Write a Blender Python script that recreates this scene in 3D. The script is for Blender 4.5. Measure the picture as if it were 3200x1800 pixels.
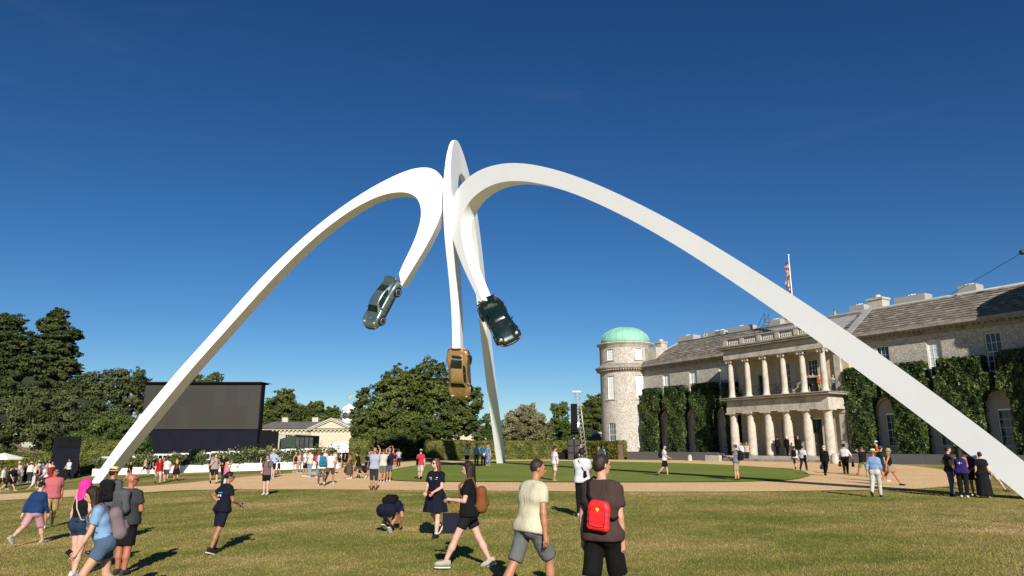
import bpy, bmesh, math, random
import numpy as np
from mathutils import Vector, Matrix
for o in list(bpy.data.objects): bpy.data.objects.remove(o)
SC = bpy.context.scene
COL = SC.collection
RNG = random.Random(7)
NP = np.random.default_rng(11)
R = math.radians
# ---------------------------------------------------------------- camera
FPX, HZ, CZ = 2200.0, 1395.0, 1.85          # focal length and horizon row in photo pixels (3200 wide), eye height
TH = math.atan((HZ - 900) / FPX); CT, ST = math.cos(TH), math.sin(TH)
cam = bpy.data.cameras.new('camera'); camo = bpy.data.objects.new('camera', cam); COL.objects.link(camo)
cam.sensor_width = 36; cam.lens = 36 * FPX / 3200; cam.clip_start = 0.1; cam.clip_end = 6000
camo.location = (0, 0, CZ); camo.rotation_euler = (R(90) + TH, 0, 0)
SC.camera = camo
SC.render.resolution_x, SC.render.resolution_y = 1024, 576
# ---------------------------------------------------------------- sky and sun
SUN_EL, SUN_AZ = 27.0, 170.0                 # azimuth clockwise from +Y: the sun is behind the camera, a little to the right
w = bpy.data.worlds.new('World'); SC.world = w; w.use_nodes = True
nt = w.node_tree; nt.nodes.clear()
sk = nt.nodes.new('ShaderNodeTexSky'); sk.sky_type = 'NISHITA'; sk.sun_disc = False
sk.sun_elevation = R(SUN_EL); sk.sun_rotation = R(SUN_AZ); sk.altitude = 600; sk.air_density = 1.0; sk.dust_density = 0.1; sk.ozone_density = 5.0
bg = nt.nodes.new('ShaderNodeBackground'); bg.inputs[1].default_value = 0.1
ow = nt.nodes.new('ShaderNodeOutputWorld'); vm = nt.nodes.new('ShaderNodeVectorMath'); vm.operation = 'SCALE'; vm.inputs['Scale'].default_value = 0.1; gm = nt.nodes.new('ShaderNodeGamma'); gm.inputs[1].default_value = 1.22
vs_ = nt.nodes.new('ShaderNodeVectorMath'); vs_.operation = 'SCALE'; vs_.inputs['Scale'].default_value = 5.7
nt.links.new(sk.outputs[0], vm.inputs[0]); nt.links.new(vm.outputs[0], gm.inputs[0]); hs = nt.nodes.new('ShaderNodeHueSaturation'); hs.inputs['Saturation'].default_value = 1.12; hs.inputs['Value'].default_value = 1.04; nt.links.new(gm.outputs[0], hs.inputs['Color']); nt.links.new(hs.outputs[0], vs_.inputs[0]); tc_ = nt.nodes.new('ShaderNodeTexCoord'); mp_ = nt.nodes.new('ShaderNodeMapping'); mp_.inputs['Scale'].default_value = (2.2, 2.2, 16); mp_.inputs['Rotation'].default_value = (0, R(7), 0); nt.links.new(tc_.outputs['Generated'], mp_.inputs[0])
ns_ = nt.nodes.new('ShaderNodeTexNoise'); ns_.inputs['Scale'].default_value = 1.6; ns_.inputs['Detail'].default_value = 7; ns_.inputs['Distortion'].default_value = 0.6; nt.links.new(mp_.outputs[0], ns_.inputs['Vector'])
rp_ = nt.nodes.new('ShaderNodeMapRange'); rp_.inputs[1].default_value = 0.62; rp_.inputs[2].default_value = 0.9; rp_.inputs[4].default_value = 0.025; nt.links.new(ns_.outputs[0], rp_.inputs[0])     # faint cirrus
mx_ = nt.nodes.new('ShaderNodeMix'); mx_.data_type = 'RGBA'; mx_.inputs[7].default_value = (4.2, 5.0, 6.0, 1); nt.links.new(rp_.outputs[0], mx_.inputs[0]); nt.links.new(vs_.outputs[0], mx_.inputs[6]); nt.links.new(mx_.outputs[2], bg.inputs[0]); nt.links.new(bg.outputs[0], ow.inputs[0])
sl = bpy.data.lights.new('sun', 'SUN'); sl.energy = 4.8; sl.angle = R(0.53); sl.color = (1.0, 0.93, 0.82)
so = bpy.data.objects.new('sun', sl); COL.objects.link(so)
az = R(SUN_AZ); el = R(SUN_EL)
SUNDIR = Vector((math.sin(az) * math.cos(el), math.cos(az) * math.cos(el), math.sin(el)))
so.rotation_euler = (-SUNDIR).to_track_quat('-Z', 'Y').to_euler()
SC.view_settings.view_transform = 'Standard'; SC.view_settings.look = 'None'; SC.view_settings.gamma = 1
SC.view_settings.use_curve_mapping = False; SC.view_settings.exposure = 0.55
# ---------------------------------------------------------------- photo pixel -> direction / point
def ray(u, v):
    a = (u - 1600) / FPX; b = (900 - v) / FPX
    return Vector((a, CT - b * ST, ST + b * CT))
def at(u, v, Y):
    d = ray(u, v); t = Y / d.y
    return Vector((d.x * t, Y, CZ + d.z * t))
def onplane(u, v, P, n):
    d = ray(u, v); t = (Vector(P) - Vector((0, 0, CZ))).dot(n) / d.dot(n)
    return Vector((0, 0, CZ)) + d * t
GC = (-0.065, 0.914, -0.006, -1.274, -0.517, 0.138, 0.349, 0.911)
def zg(x, y):
    "ground height: falls to the left, rises gently to the house"
    y = min(max(y, 4.0), 75.0); x = min(max(x, -(8 + 0.62 * y)), 8 + 0.62 * y)
    X = x / 30; Y = y / 50
    return GC[0] + GC[1]*X + GC[2]*Y + GC[3]*X*X + GC[4]*X*Y*1.0 + GC[5]*Y*Y + GC[6]*X**3 + GC[7]*X*X*Y
def ground(u, v):
    "where the ray through a photo pixel meets the ground"
    d = ray(u, v); t = 3.0
    for k in range(4000):
        p = Vector((d.x * t, d.y * t, CZ + d.z * t))
        if p.z <= zg(p.x, p.y): break
        t += 0.05
    return Vector((p.x, p.y, zg(p.x, p.y)))
# ---------------------------------------------------------------- tags
def tag(o, label=None, cat=None, group=None, kind=None):
    if label: o['label'] = label
    if cat: o['category'] = cat
    if group: o['group'] = group
    if kind: o['kind'] = kind
    return o
def empty(name, loc=(0, 0, 0), rz=0.0, **k):
    o = bpy.data.objects.new(name, None); COL.objects.link(o); o.location = loc; o.rotation_euler = (0, 0, rz)
    o.empty_display_size = 0.2
    return tag(o, **k)
def link(name, me, parent=None, **k):
    o = bpy.data.objects.new(name, me); COL.objects.link(o)
    if parent: o.parent = parent
    return tag(o, **k)
# ---------------------------------------------------------------- materials
MATS = {}
def s2l(c):
    return tuple(((x / 255) / 12.92 if x / 255 <= 0.04045 else ((x / 255 + 0.055) / 1.055) ** 2.4) for x in c)
def newmat(name):
    m = bpy.data.materials.new(name); m.use_nodes = True
    n = m.node_tree.nodes; l = m.node_tree.links
    return m, n, l, n['Principled BSDF']
def ramp(n, stops):
    r = n.new('ShaderNodeValToRGB'); e = r.color_ramp.elements
    while len(e) < len(stops): e.new(0.5)
    for el_, (p, c) in zip(e, stops):
        el_.position = p; el_.color = (*c, 1)
    return r
def noise(n, l, scale, detail=4, rough=0.6, vec=None, dim='3D'):
    t = n.new('ShaderNodeTexNoise'); t.inputs['Scale'].default_value = scale; t.inputs['Detail'].default_value = detail
    t.inputs['Roughness'].default_value = rough
    if vec: l.new(vec, t.inputs['Vector'])
    return t
def coords(n, l, scale=(1, 1, 1), kind='Object', rot=(0, 0, 0)):
    tc = n.new('ShaderNodeTexCoord'); mp = n.new('ShaderNodeMapping'); mp.inputs['Scale'].default_value = scale
    mp.inputs['Rotation'].default_value = rot
    l.new(tc.outputs[kind], mp.inputs['Vector']); return mp.outputs[0]
def bump(n, l, bs, h, strength=0.3, dist=0.02):
    b = n.new('ShaderNodeBump'); b.inputs['Strength'].default_value = strength; b.inputs['Distance'].default_value = dist
    l.new(h, b.inputs['Height']); l.new(b.outputs[0], bs.inputs['Normal'])
def mat(name, col, rough=0.7, metal=0.0, var=0.12, scale=3.0, bs=0.0, bscale=40.0, coat=0.0, spec=None, dist=0.01):
    "plain painted / stone / metal surface with a little uneven colour and relief"
    if name in MATS: return MATS[name]
    m, n, l, b = newmat(name); MATS[name] = m
    v = coords(n, l)
    t = noise(n, l, scale, 5, 0.65, v)
    lo = tuple(max(0, c * (1 - var)) for c in col); hi = tuple(min(1, c * (1 + var)) for c in col)
    r = ramp(n, [(0.3, lo), (0.7, hi)]); l.new(t.outputs[0], r.inputs[0]); l.new(r.outputs[0], b.inputs['Base Color'])
    b.inputs['Roughness'].default_value = rough; b.inputs['Metallic'].default_value = metal
    b.inputs['Coat Weight'].default_value = coat
    if spec is not None: b.inputs['Specular IOR Level'].default_value = spec
    if bs > 0:
        t2 = noise(n, l, bscale, 4, 0.6, v); bump(n, l, b, t2.outputs[0], bs, dist)
    return m
def cloth(c, pat=None):
    key = 'cloth_%d_%d_%d_%s' % (*c, pat)
    if key in MATS: return MATS[key]
    m, n, l, b = newmat(key); MATS[key] = m
    col = tuple(x * .56 for x in s2l(c)); v = coords(n, l)
    b.inputs['Roughness'].default_value = 0.9; b.inputs['Specular IOR Level'].default_value = 0.2
    t = noise(n, l, 6, 4, 0.6, v)
    if pat == 'check':
        ck = n.new('ShaderNodeTexBrick'); ck.inputs['Scale'].default_value = 18; ck.inputs['Mortar Size'].default_value = 0.035
        ck.inputs['Color1'].default_value = (*col, 1); ck.inputs['Color2'].default_value = (*[x * .85 for x in col], 1); ck.inputs['Mortar'].default_value = (0.08, 0.1, 0.2, 1)
        v2 = coords(n, l, rot=(R(90), 0, 0)); l.new(v2, ck.inputs['Vector']); src = ck.outputs[0]
    elif pat in ('camo', 'floral'):
        t2 = noise(n, l, 14 if pat == 'camo' else 24, 2, 0.5, v)
        r2 = ramp(n, [(0.44, col), (0.5, (0.03, 0.035, 0.03) if pat == 'camo' else (0.02, 0.03, 0.09)), (0.6, (0.3, 0.29, 0.24) if pat == 'camo' else (0.35, 0.4, 0.5))])
        l.new(t2.outputs[0], r2.inputs[0]); src = r2.outputs[0]
    else:
        r1 = ramp(n, [(0.25, tuple(x * .86 for x in col)), (0.75, tuple(min(1, x * 1.1) for x in col))])
        l.new(t.outputs[0], r1.inputs[0]); src = r1.outputs[0]
    l.new(src, b.inputs['Base Color'])
    wv = n.new('ShaderNodeTexNoise'); wv.inputs['Scale'].default_value = 9; wv.inputs['Detail'].default_value = 3; wv.inputs['Distortion'].default_value = 1.2
    v3 = coords(n, l, (1, 1, 0.45)); l.new(v3, wv.inputs['Vector'])
    bump(n, l, b, wv.outputs[0], 0.5, 0.035)
    return m
def skinmat(c):
    key = 'skin_%d_%d_%d' % c
    if key in MATS: return MATS[key]
    m, n, l, b = newmat(key); MATS[key] = m
    col = tuple(x * .66 for x in s2l(c)); t = noise(n, l, 12, 4, 0.6, coords(n, l))
    r1 = ramp(n, [(0.3, tuple(x * .88 for x in col)), (0.7, (min(1, col[0] * 1.1), col[1] * 1.06, col[2] * 1.04))])
    l.new(t.outputs[0], r1.inputs[0]); l.new(r1.outputs[0], b.inputs['Base Color'])
    b.inputs['Roughness'].default_value = 0.55; b.inputs['Subsurface Weight'].default_value = 0.08; b.inputs['Subsurface Radius'].default_value = (0.02, 0.008, 0.004)
    return m
def glass_dark(name='window_glass', col=(0.02, 0.025, 0.03), rough=0.06):
    if name in MATS: return MATS[name]
    m, n, l, b = newmat(name); MATS[name] = m
    t = noise(n, l, 1.3, 2, 0.5, coords(n, l))
    r1 = ramp(n, [(0.35, col), (0.7, tuple(c * 2.2 for c in col))]); l.new(t.outputs[0], r1.inputs[0]); l.new(r1.outputs[0], b.inputs['Base Color'])
    b.inputs['Roughness'].default_value = rough; b.inputs['Specular IOR Level'].default_value = 0.8
    return m
# ---------------------------------------------------------------- mesh builder
class MB:
    def __init__(s): s.v = []; s.f = []; s.m = []; s.sm = []
    def add(s, vs, fs, mi=0, smooth=False):
        o = len(s.v); s.v.extend([tuple(v) for v in vs])
        for f in fs: s.f.append(tuple(i + o for i in f)); s.m.append(mi); s.sm.append(smooth)
        return s
    def box(s, a, b, mi=0):
        x0, y0, z0 = a; x1, y1, z1 = b
        return s.add([(x0,y0,z0),(x1,y0,z0),(x1,y1,z0),(x0,y1,z0),(x0,y0,z1),(x1,y0,z1),(x1,y1,z1),(x0,y1,z1)],
                     [(0,3,2,1),(4,5,6,7),(0,1,5,4),(1,2,6,5),(2,3,7,6),(3,0,4,7)], mi)
    def hexa(s, p, mi=0):
        return s.add(p, [(0,3,2,1),(4,5,6,7),(0,1,5,4),(1,2,6,5),(2,3,7,6),(3,0,4,7)], mi)
    def tube(s, pts, r, n=6, mi=0, smooth=True, caps=True):
        pts = [Vector(p) for p in pts]; k = len(pts); rr = r if isinstance(r, (list, tuple)) else [r] * k
        vs = []
        for i, p in enumerate(pts):
            d = (pts[min(i + 1, k - 1)] - pts[max(i - 1, 0)]).normalized()
            a = d.orthogonal().normalized() if i == 0 else (a - d * a.dot(d)).normalized()
            b = d.cross(a)
            for j in range(n):
                t = 2 * math.pi * j / n; vs.append(p + (a * math.cos(t) + b * math.sin(t)) * rr[i])
        fs = [(i*n+j, i*n+(j+1)%n, (i+1)*n+(j+1)%n, (i+1)*n+j) for i in range(k-1) for j in range(n)]
        if caps: fs += [tuple(range(n))[::-1], tuple(range((k-1)*n, k*n))]
        return s.add(vs, fs, mi, smooth)
    def lathe(s, prof, n=20, c=(0, 0, 0), mi=0, smooth=True, a0=0.0, a1=2*math.pi, sx=1.0, sy=1.0):
        full = abs(a1 - a0 - 2 * math.pi) < 1e-6; m = n if full else n + 1
        vs = []
        for (r, z) in prof:
            for j in range(m):
                t = a0 + (a1 - a0) * j / n; vs.append((c[0] + r * math.cos(t) * sx, c[1] + r * math.sin(t) * sy, c[2] + z))
        fs = []
        for i in range(len(prof) - 1):
            for j in range(n if full else n):
                j2 = (j + 1) % m; fs.append((i*m+j, i*m+j2, (i+1)*m+j2, (i+1)*m+j))
        if full:
            if prof[0][0] > 1e-4: fs.append(tuple(range(m))[::-1])
            if prof[-1][0] > 1e-4: fs.append(tuple(range((len(prof)-1)*m, len(prof)*m)))
        return s.add(vs, fs, mi, smooth)
    def prism(s, poly, y0, y1, mi=0):
        "polygon in xz extruded along y"
        n = len(poly); vs = [(x, y0, z) for x, z in poly] + [(x, y1, z) for x, z in poly]
        return s.add(vs, [tuple(range(n))[::-1], tuple(range(n, 2*n))] + [(i, (i+1)%n, n+(i+1)%n, n+i) for i in range(n)], mi)
    def xform(s, M, start=0):
        for i in range(start, len(s.v)): s.v[i] = tuple(M @ Vector(s.v[i]))
        return s
    def mesh(s, name, mats):
        me = bpy.data.meshes.new(name); me.from_pydata(s.v, [], s.f)
        for m in (mats if isinstance(mats, (list, tuple)) else [mats]): me.materials.append(m)
        if any(s.m): me.polygons.foreach_set('material_index', s.m)
        me.polygons.foreach_set('use_smooth', s.sm); me.update()
        return me
    def build(s, name, mats, parent=None, **k):
        return link(name, s.mesh(name, mats), parent, **k)
def npmesh(name, V, Q, mats, midx=None, smooth=True):
    "mesh from numpy vertex array and quad / tri index array"
    me = bpy.data.meshes.new(name); V = np.asarray(V, np.float32); Q = np.asarray(Q, np.int32); k = Q.shape[1]
    me.vertices.add(len(V)); me.vertices.foreach_set('co', V.ravel())
    me.loops.add(Q.size); me.loops.foreach_set('vertex_index', Q.ravel())
    me.polygons.add(len(Q)); me.polygons.foreach_set('loop_start', np.arange(0, Q.size, k, dtype=np.int32))
    try: me.polygons.foreach_set('loop_total', np.full(len(Q), k, np.int32))
    except Exception: pass
    for m in (mats if isinstance(mats, (list, tuple)) else [mats]): me.materials.append(m)
    if midx is not None: me.polygons.foreach_set('material_index', np.asarray(midx, np.int32))
    me.polygons.foreach_set('use_smooth', np.full(len(Q), smooth, bool))
    me.update(calc_edges=True); return me
def catmull(P, n):
    P = [np.array(p, float) for p in P]; Q = [2*P[0]-P[1]] + P + [2*P[-1]-P[-2]]; out = []
    for i in range(len(P) - 1):
        p0, p1, p2, p3 = Q[i:i+4]
        for j in range(n):
            t = j / n; out.append(0.5*((2*p1)+(-p0+p2)*t+(2*p0-5*p1+4*p2-p3)*t*t+(-p0+3*p1-3*p2+p3)*t**3))
    out.append(P[-1]); return out
# ================================================================ ground
def grass_mat(name, stops, bscale, stretch=(1, 1, 1), stripe=0.0, LO=.72, HI=1.32, BW=1.0, MW=.55):
    m, n, l, b = newmat(name); v = coords(n, l, stretch)
    big0 = noise(n, l, 0.16, 5, 0.62, v); big = n.new('ShaderNodeMath'); big.operation = 'MULTIPLY_ADD'; l.new(big0.outputs[0], big.inputs[0]); big.inputs[1].default_value = BW; big.inputs[2].default_value = .5 - .5 * BW; mid = noise(n, l, 1.3, 6, 0.7, v); fine = noise(n, l, bscale, 3, 0.7, v)
    ad = n.new('ShaderNodeMath'); ad.operation = 'MULTIPLY_ADD'; l.new(mid.outputs[0], ad.inputs[0]); ad.inputs[1].default_value = MW; l.new(big.outputs[0], ad.inputs[2])
    a2 = n.new('ShaderNodeMath'); a2.operation = 'MULTIPLY_ADD'; l.new(fine.outputs[0], a2.inputs[0]); a2.inputs[1].default_value = 0.5; l.new(ad.outputs[0], a2.inputs[2])
    src = a2.outputs[0]
    if stripe:
        wv = n.new('ShaderNodeTexWave'); wv.inputs['Scale'].default_value = 0.35; wv.inputs['Distortion'].default_value = 1.2; wv.bands_direction = 'Y'; l.new(v, wv.inputs['Vector'])
        a3 = n.new('ShaderNodeMath'); a3.operation = 'MULTIPLY_ADD'; l.new(wv.outputs[1], a3.inputs[0]); a3.inputs[1].default_value = stripe; l.new(src, a3.inputs[2]); src = a3.outputs[0]
    mr = n.new('ShaderNodeMapRange'); mr.inputs[1].default_value = LO; mr.inputs[2].default_value = HI; l.new(src, mr.inputs[0])
    r = ramp(n, stops); l.new(mr.outputs[0], r.inputs[0]); l.new(r.outputs[0], b.inputs['Base Color'])
    b.inputs['Roughness'].default_value = 0.95; b.inputs['Specular IOR Level'].default_value = 0.1
    f2 = noise(n, l, bscale * 2.2, 2, 0.7, coords(n, l)); bump(n, l, b, f2.outputs[0], 0.45, 0.03)
    return m
M_GRASS = grass_mat('dry_grass', [(0.0, (0.085, 0.112, 0.018)), (0.35, (0.145, 0.152, 0.032)), (0.6, (0.22, 0.19, 0.055)), (0.85, (0.30, 0.225, 0.085)), (1.0, (0.40, 0.29, 0.14))], 22, (0.8, 1.25, 1), 0.0, .70, 1.33, 1.45, .6)
M_LAWN = grass_mat('mown_lawn', [(0.0, (0.095, 0.15, 0.02)), (0.5, (0.14, 0.19, 0.032)), (1.0, (0.20, 0.225, 0.05))], 22, (0.8, 1.2, 1), 0.22)
def gravel_mat():
    m, n, l, b = newmat('gravel'); v = coords(n, l)
    vo = n.new('ShaderNodeTexVoronoi'); vo.inputs['Scale'].default_value = 26; l.new(v, vo.inputs['Vector'])
    t = noise(n, l, 0.5, 5, 0.6, v)
    r = ramp(n, [(0.0, (0.44, 0.26, 0.11)), (0.5, (0.70, 0.46, 0.22)), (1.0, (0.86, 0.63, 0.36))]); l.new(vo.outputs['Color'], r.inputs[0])
    mx = n.new('ShaderNodeMix'); mx.data_type = 'RGBA'; mx.blend_type = 'MULTIPLY'; mx.inputs[0].default_value = 0.5
    r2 = ramp(n, [(0.3, (0.75, 0.72, 0.7)), (0.7, (1, 1, 1))]); l.new(t.outputs[0], r2.inputs[0])
    l.new(r.outputs[0], mx.inputs[6]); l.new(r2.outputs[0], mx.inputs[7]); l.new(mx.outputs[2], b.inputs['Base Color'])
    b.inputs['Roughness'].default_value = 0.95; bump(n, l, b, vo.outputs[0], 0.35, 0.015); return m
M_GRAVEL = gravel_mat()
def axis(lo, hi, step, far):
    a = list(np.arange(lo, hi + 1e-6, step)); k = step; x = hi; r = []
    while x < far: k *= 1.6; x += k; r.append(x)
    k = step; x = lo; q = []
    while x > -far: k *= 1.6; x -= k; q.append(x)
    return q[::-1] + a + r
GX = axis(-66, 66, 1.5, 2600); GY = axis(-9, 111, 1.5, 2600)
V = [(x, y, zg(x, y)) for y in GY for x in GX]; nx = len(GX)
Q = [(j*nx+i, j*nx+i+1, (j+1)*nx+i+1, (j+1)*nx+i) for j in range(len(GY)-1) for i in range(nx-1)]
link('ground', npmesh('ground', V, Q, M_GRASS), kind='structure')
def drape(name, poly, lift, m, **k):
    bm = bmesh.new(); vs = [bm.verts.new((p[0], p[1], 0)) for p in poly]
    f = bm.faces.new(vs); bmesh.ops.triangulate(bm, faces=[f])
    xs = [p[0] for p in poly]; ys = [p[1] for p in poly]
    for g, lo, hi, nrm in ((GX, min(xs), max(xs), (1, 0, 0)), (GY, min(ys), max(ys), (0, 1, 0))):
        for c in g:
            if lo < c < hi: bmesh.ops.bisect_plane(bm, geom=bm.verts[:] + bm.edges[:] + bm.faces[:], plane_co=(c * nrm[0], c * nrm[1], 0), plane_no=nrm)
    for v in bm.verts: v.co.z = zg(v.co.x, v.co.y) + lift
    for f in bm.faces:
        f.smooth = True
        if f.normal.z < 0: f.normal_flip()
    me = bpy.data.meshes.new(name); bm.to_mesh(me); bm.free(); me.materials.append(m)
    return link(name, me, **k)
def gpx(pts, n=6):
    return [ground(*p) for p in catmull(pts, n)]
near = gpx([(-420, 1588), (0, 1564), (300, 1549), (600, 1532), (1000, 1530), (1400, 1533), (2000, 1537), (2400, 1536), (2640, 1532), (2840, 1529), (2960, 1521)], 8)
far = gpx([(3000, 1498), (2960, 1472), (2860, 1457), (2760, 1450), (2640, 1443), (2450, 1438), (2250, 1434), (2000, 1432), (1800, 1432), (1600, 1433), (1440, 1436)], 5)
left = gpx([(1330, 1440), (1225, 1446), (1130, 1450), (1085, 1459), (1000, 1472), (870, 1482), (760, 1491), (640, 1504), (480, 1518), (230, 1531), (0, 1545), (-420, 1566)], 5)
drape('gravel_drive', [(p.x, p.y) for p in near + far + left], 0.012, M_GRAVEL, kind='structure')
isl = gpx([(1190, 1489), (1212, 1500), (1300, 1506), (1600, 1508), (2000, 1509), (2300, 1507), (2470, 1501), (2535, 1488)], 8)[:-1] + \
      gpx([(2535, 1488), (2490, 1470), (2300, 1456), (2100, 1448), (1850, 1443), (1600, 1441.5), (1420, 1447), (1290, 1457), (1210, 1474), (1190, 1489)], 8)[:-1]
drape('island_lawn', [(p.x, p.y) for p in isl], 0.05, M_LAWN, kind='structure')
# short blades close to the camera, one mass
def blades(n, y0, y1, name, label, m, hmin, hmax):
    y = y0 * (y1 / y0) ** NP.random(n); x = (NP.random(n) * 2 - 1) * (y * 0.80 + 0.8)
    lim = np.interp(x, [p.x for p in near], [p.y for p in near]); keep = y < lim - .05; x, y = x[keep], y[keep]; n = len(x); z = np.array([zg(a, b) for a, b in zip(x, y)])
    h = hmin + (hmax - hmin) * NP.random(n); a = NP.random(n) * 2 * np.pi; lean = (NP.random((n, 2)) - .5) * 1.3 * h[:, None]; wd = 0.004 + 0.00055 * y
    c, s = np.cos(a) * wd, np.sin(a) * wd
    V = np.empty((n, 3, 3)); V[:, 0] = np.stack([x - c, y - s, z - .005], 1); V[:, 1] = np.stack([x + c, y + s, z - .005], 1); V[:, 2] = np.stack([x + lean[:, 0], y + lean[:, 1], z + h], 1)
    me = npmesh(name, V.reshape(-1, 3), np.arange(n * 3).reshape(-1, 3), m, smooth=False)
    link(name, me, label=label, cat='grass', kind='stuff')
# ================================================================ arched sculpture
M_WHITE = mat('white_painted_steel', (0.755, 0.77, 0.775), 0.5, var=0.025, scale=0.4, bs=0.05, bscale=1.2, dist=0.03)
M_SEAM = mat('arch_seam', (0.62, 0.62, 0.60), 0.5)
AC = Vector((-4.8, 52.0, 0))
def arm(parent, foot, outer, inner, wid, centred, n=10, taper=0.0):
    "two traced edges of one arm, given in the arm's own vertical plane (distance from the axis, height), swept to a box section"
    b = (Vector((foot[0], foot[1], 0)) - AC).normalized(); nn = Vector((b.y, -b.x, 0))
    if nn.dot(-AC) < 0: nn = -nn                      # towards the camera's side
    O = catmull(outer, n); I = catmull(inner, n); W = [x[0] for x in catmull([(x, 0) for x in wid], n)]
    def relax(A, K=130):
        A = np.array(A, float)
        for _ in range(K): A[1:-1] = .25 * A[:-2] + .5 * A[1:-1] + .25 * A[2:]
        return A
    O = relax(O); I = relax(I)
    rows = []
    for k_, (o, i, wd) in enumerate(zip(O, I, W)):
        tp = taper * max(0.0, min(1.0, (.62 - k_ / len(O)) / .2)); o2 = o + (i - o) * tp
        f0 = wd / 2 if centred else 0.0; b0 = -wd / 2 if centred else -wd
        P = lambda q, off: AC + b * float(q[0]) + Vector((0, 0, float(q[1]))) + nn * off
        rows.append((P(o, f0), P(i, f0), P(i, b0), P(o2, b0)))
    mb = MB()
    for a in range(4):
        c = (a + 1) % 4
        vs = [p for r in rows for p in (r[a], r[c])]
        mb.add(vs, [(2*k, 2*k+1, 2*k+3, 2*k+2) for k in range(len(rows)-1)], 0, True)
    mb.add(rows[0], [(0, 1, 2, 3)]); mb.add(rows[-1], [(3, 2, 1, 0)])
    me = mb.mesh('arch_arm', [M_WHITE]); bm = bmesh.new(); bm.from_mesh(me); bmesh.ops.recalc_face_normals(bm, faces=bm.faces[:]); bm.to_mesh(me); bm.free()
    link('arch_arm', me, parent)
    return rows[-1]
ARCH = empty('arch_sculpture', (0, 0, 0), label='towering white three-legged arch sculpture with curled arms holding cars', cat='sculpture')
def planar(foot, pts):
    b = (Vector((foot[0], foot[1], 0)) - AC).normalized(); nn = Vector((b.y, -b.x, 0)); out = []
    for u, v in pts:
        p = onplane(u, v, AC, nn); out.append(((p - AC).dot(b), p.z))
    return out
FL = (-34.0, 57.5); FR = (17.5, 23.5); FB = (-1.0, 72.0)
zA = lambda x, y: (900 + x * .4141, 480 + y * .4141)
zB = lambda x, y: (280 + x * .4969, 800 + y * .4969)
zC = lambda x, y: (1340 + x * .2070, 420 + y * .2070)
zD = lambda x, y: (1340 + x * .2070, 680 + y * .2070)
zE = lambda x, y: (1500 + x * .3494, 480 + y * .3494)
zF = lambda x, y: (2300 + x * .5175, 850 + y * .5175)
Lo = [zB(-12, 1460), zB(105, 1270), zB(320, 1000), zB(487, 800), zB(615, 650), zB(742, 520), zB(925, 305), zB(1060, 150), zB(1215, 0), zA(100, 640), zA(300, 472), zA(500, 330), zA(700, 212), zA(850, 142), zA(950, 108), zA(1040, 96), zA(1110, 112), zA(1160, 160), zA(1187, 225), zA(1189, 320), zA(1172, 425), zA(1125, 550), zA(1060, 672), zA(980, 805), zA(905, 925), zA(858, 1000)]
Li = [zB(40, 1465), zB(163, 1285), zB(392, 1015), zB(550, 815), zB(678, 665), zB(800, 533), zB(985, 325), zB(1122, 168), zB(1275, 15), zA(135, 690), zA(340, 510), zA(520, 395), zA(640, 335), zA(740, 300), zA(830, 285), zA(905, 290), zA(960, 312), zA(992, 355), zA(1006, 410), zA(1007, 465), zA(997, 530), zA(970, 615), zA(935, 700), zA(895, 780), zA(862, 840), zA(838, 905)]
EL = arm(ARCH, FL, planar(FL, Lo), planar(FL, Li), [1.25]*12 + [1.15]*8 + [1.05]*6, False)
Ro = [(3395, 1604), zF(1739, 1130), zF(1500, 950), zF(1200, 735), zF(850, 470), zF(500, 235), zE(2150, 840), zE(1800, 640), zE(1500, 483), zE(1150, 310), zE(900, 206), zE(650, 125), zE(450, 85), zE(300, 73), zE(180, 84), zE(60, 112), zC(700, 560), zC(560, 655), zC(430, 800), zC(370, 930), zC(330, 1060), zC(310, 1210), zD(308, 60), zD(318, 150), zD(345, 290), zD(420, 530), zD(520, 770), zD(640, 1020), zD(775, 1280)]
Ri = [(3262, 1610), zF(1630, 1268), zF(1380, 1078), zF(1085, 857), zF(740, 595), zF(400, 340), zE(2060, 998), zE(1715, 790), zE(1420, 620), zE(1080, 448), zE(845, 348), zE(615, 277), zE(450, 245), zE(320, 235), zE(215, 243), zE(120, 268), zC(860, 802), zC(750, 870), zC(640, 965), zC(560, 1075), zC(518, 1180), zC(495, 1290), zD(485, 60), zD(481, 160), zD(488, 290), zD(530, 530), zD(605, 760), zD(705, 980), zD(812, 1245)]
ER = arm(ARCH, FR, planar(FR, Ro), planar(FR, Ri), [1.3]*10 + [1.1]*11 + [0.95]*8, False, 8, .7)
Bo = [(21.3, -.6), (17.5, 5.1), (14.5, 10.1), (11.7, 15.2), (9.5, 19.6), (7.7, 22.3), (5.4, 24.3), (3.4, 25.6), (1.8, 26.3), (0.6, 26.25), (-.5, 25.0), (-1.0, 23.2), (-1.1, 21.4), (-.9, 19.5), (-.5, 17.8), (.16, 16.4), (1.07, 14.65), (2.0, 12.7), (2.3, 11), (2.5, 9.3)]
Bi = [(19.9, -.6), (16.2, 4.7), (13.1, 9.6), (10.3, 14.7), (8.0, 19.0), (6.5, 21.3), (5.1, 22.9), (3.9, 23.8), (2.9, 24.05), (2.1, 23.7), (1.6, 22.9), (1.3, 21.7), (1.2, 20.4), (1.3, 18.9), (1.65, 17.4), (2.05, 16.1), (2.6, 14.5), (3.05, 12.7), (3.25, 11), (3.4, 9.25)]
EB = arm(ARCH, FB, Bo, Bi, [.62]*5 + [.6, .52, .42, .3, .26, .32, .45, .58] + [0.62]*7, True)
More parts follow.
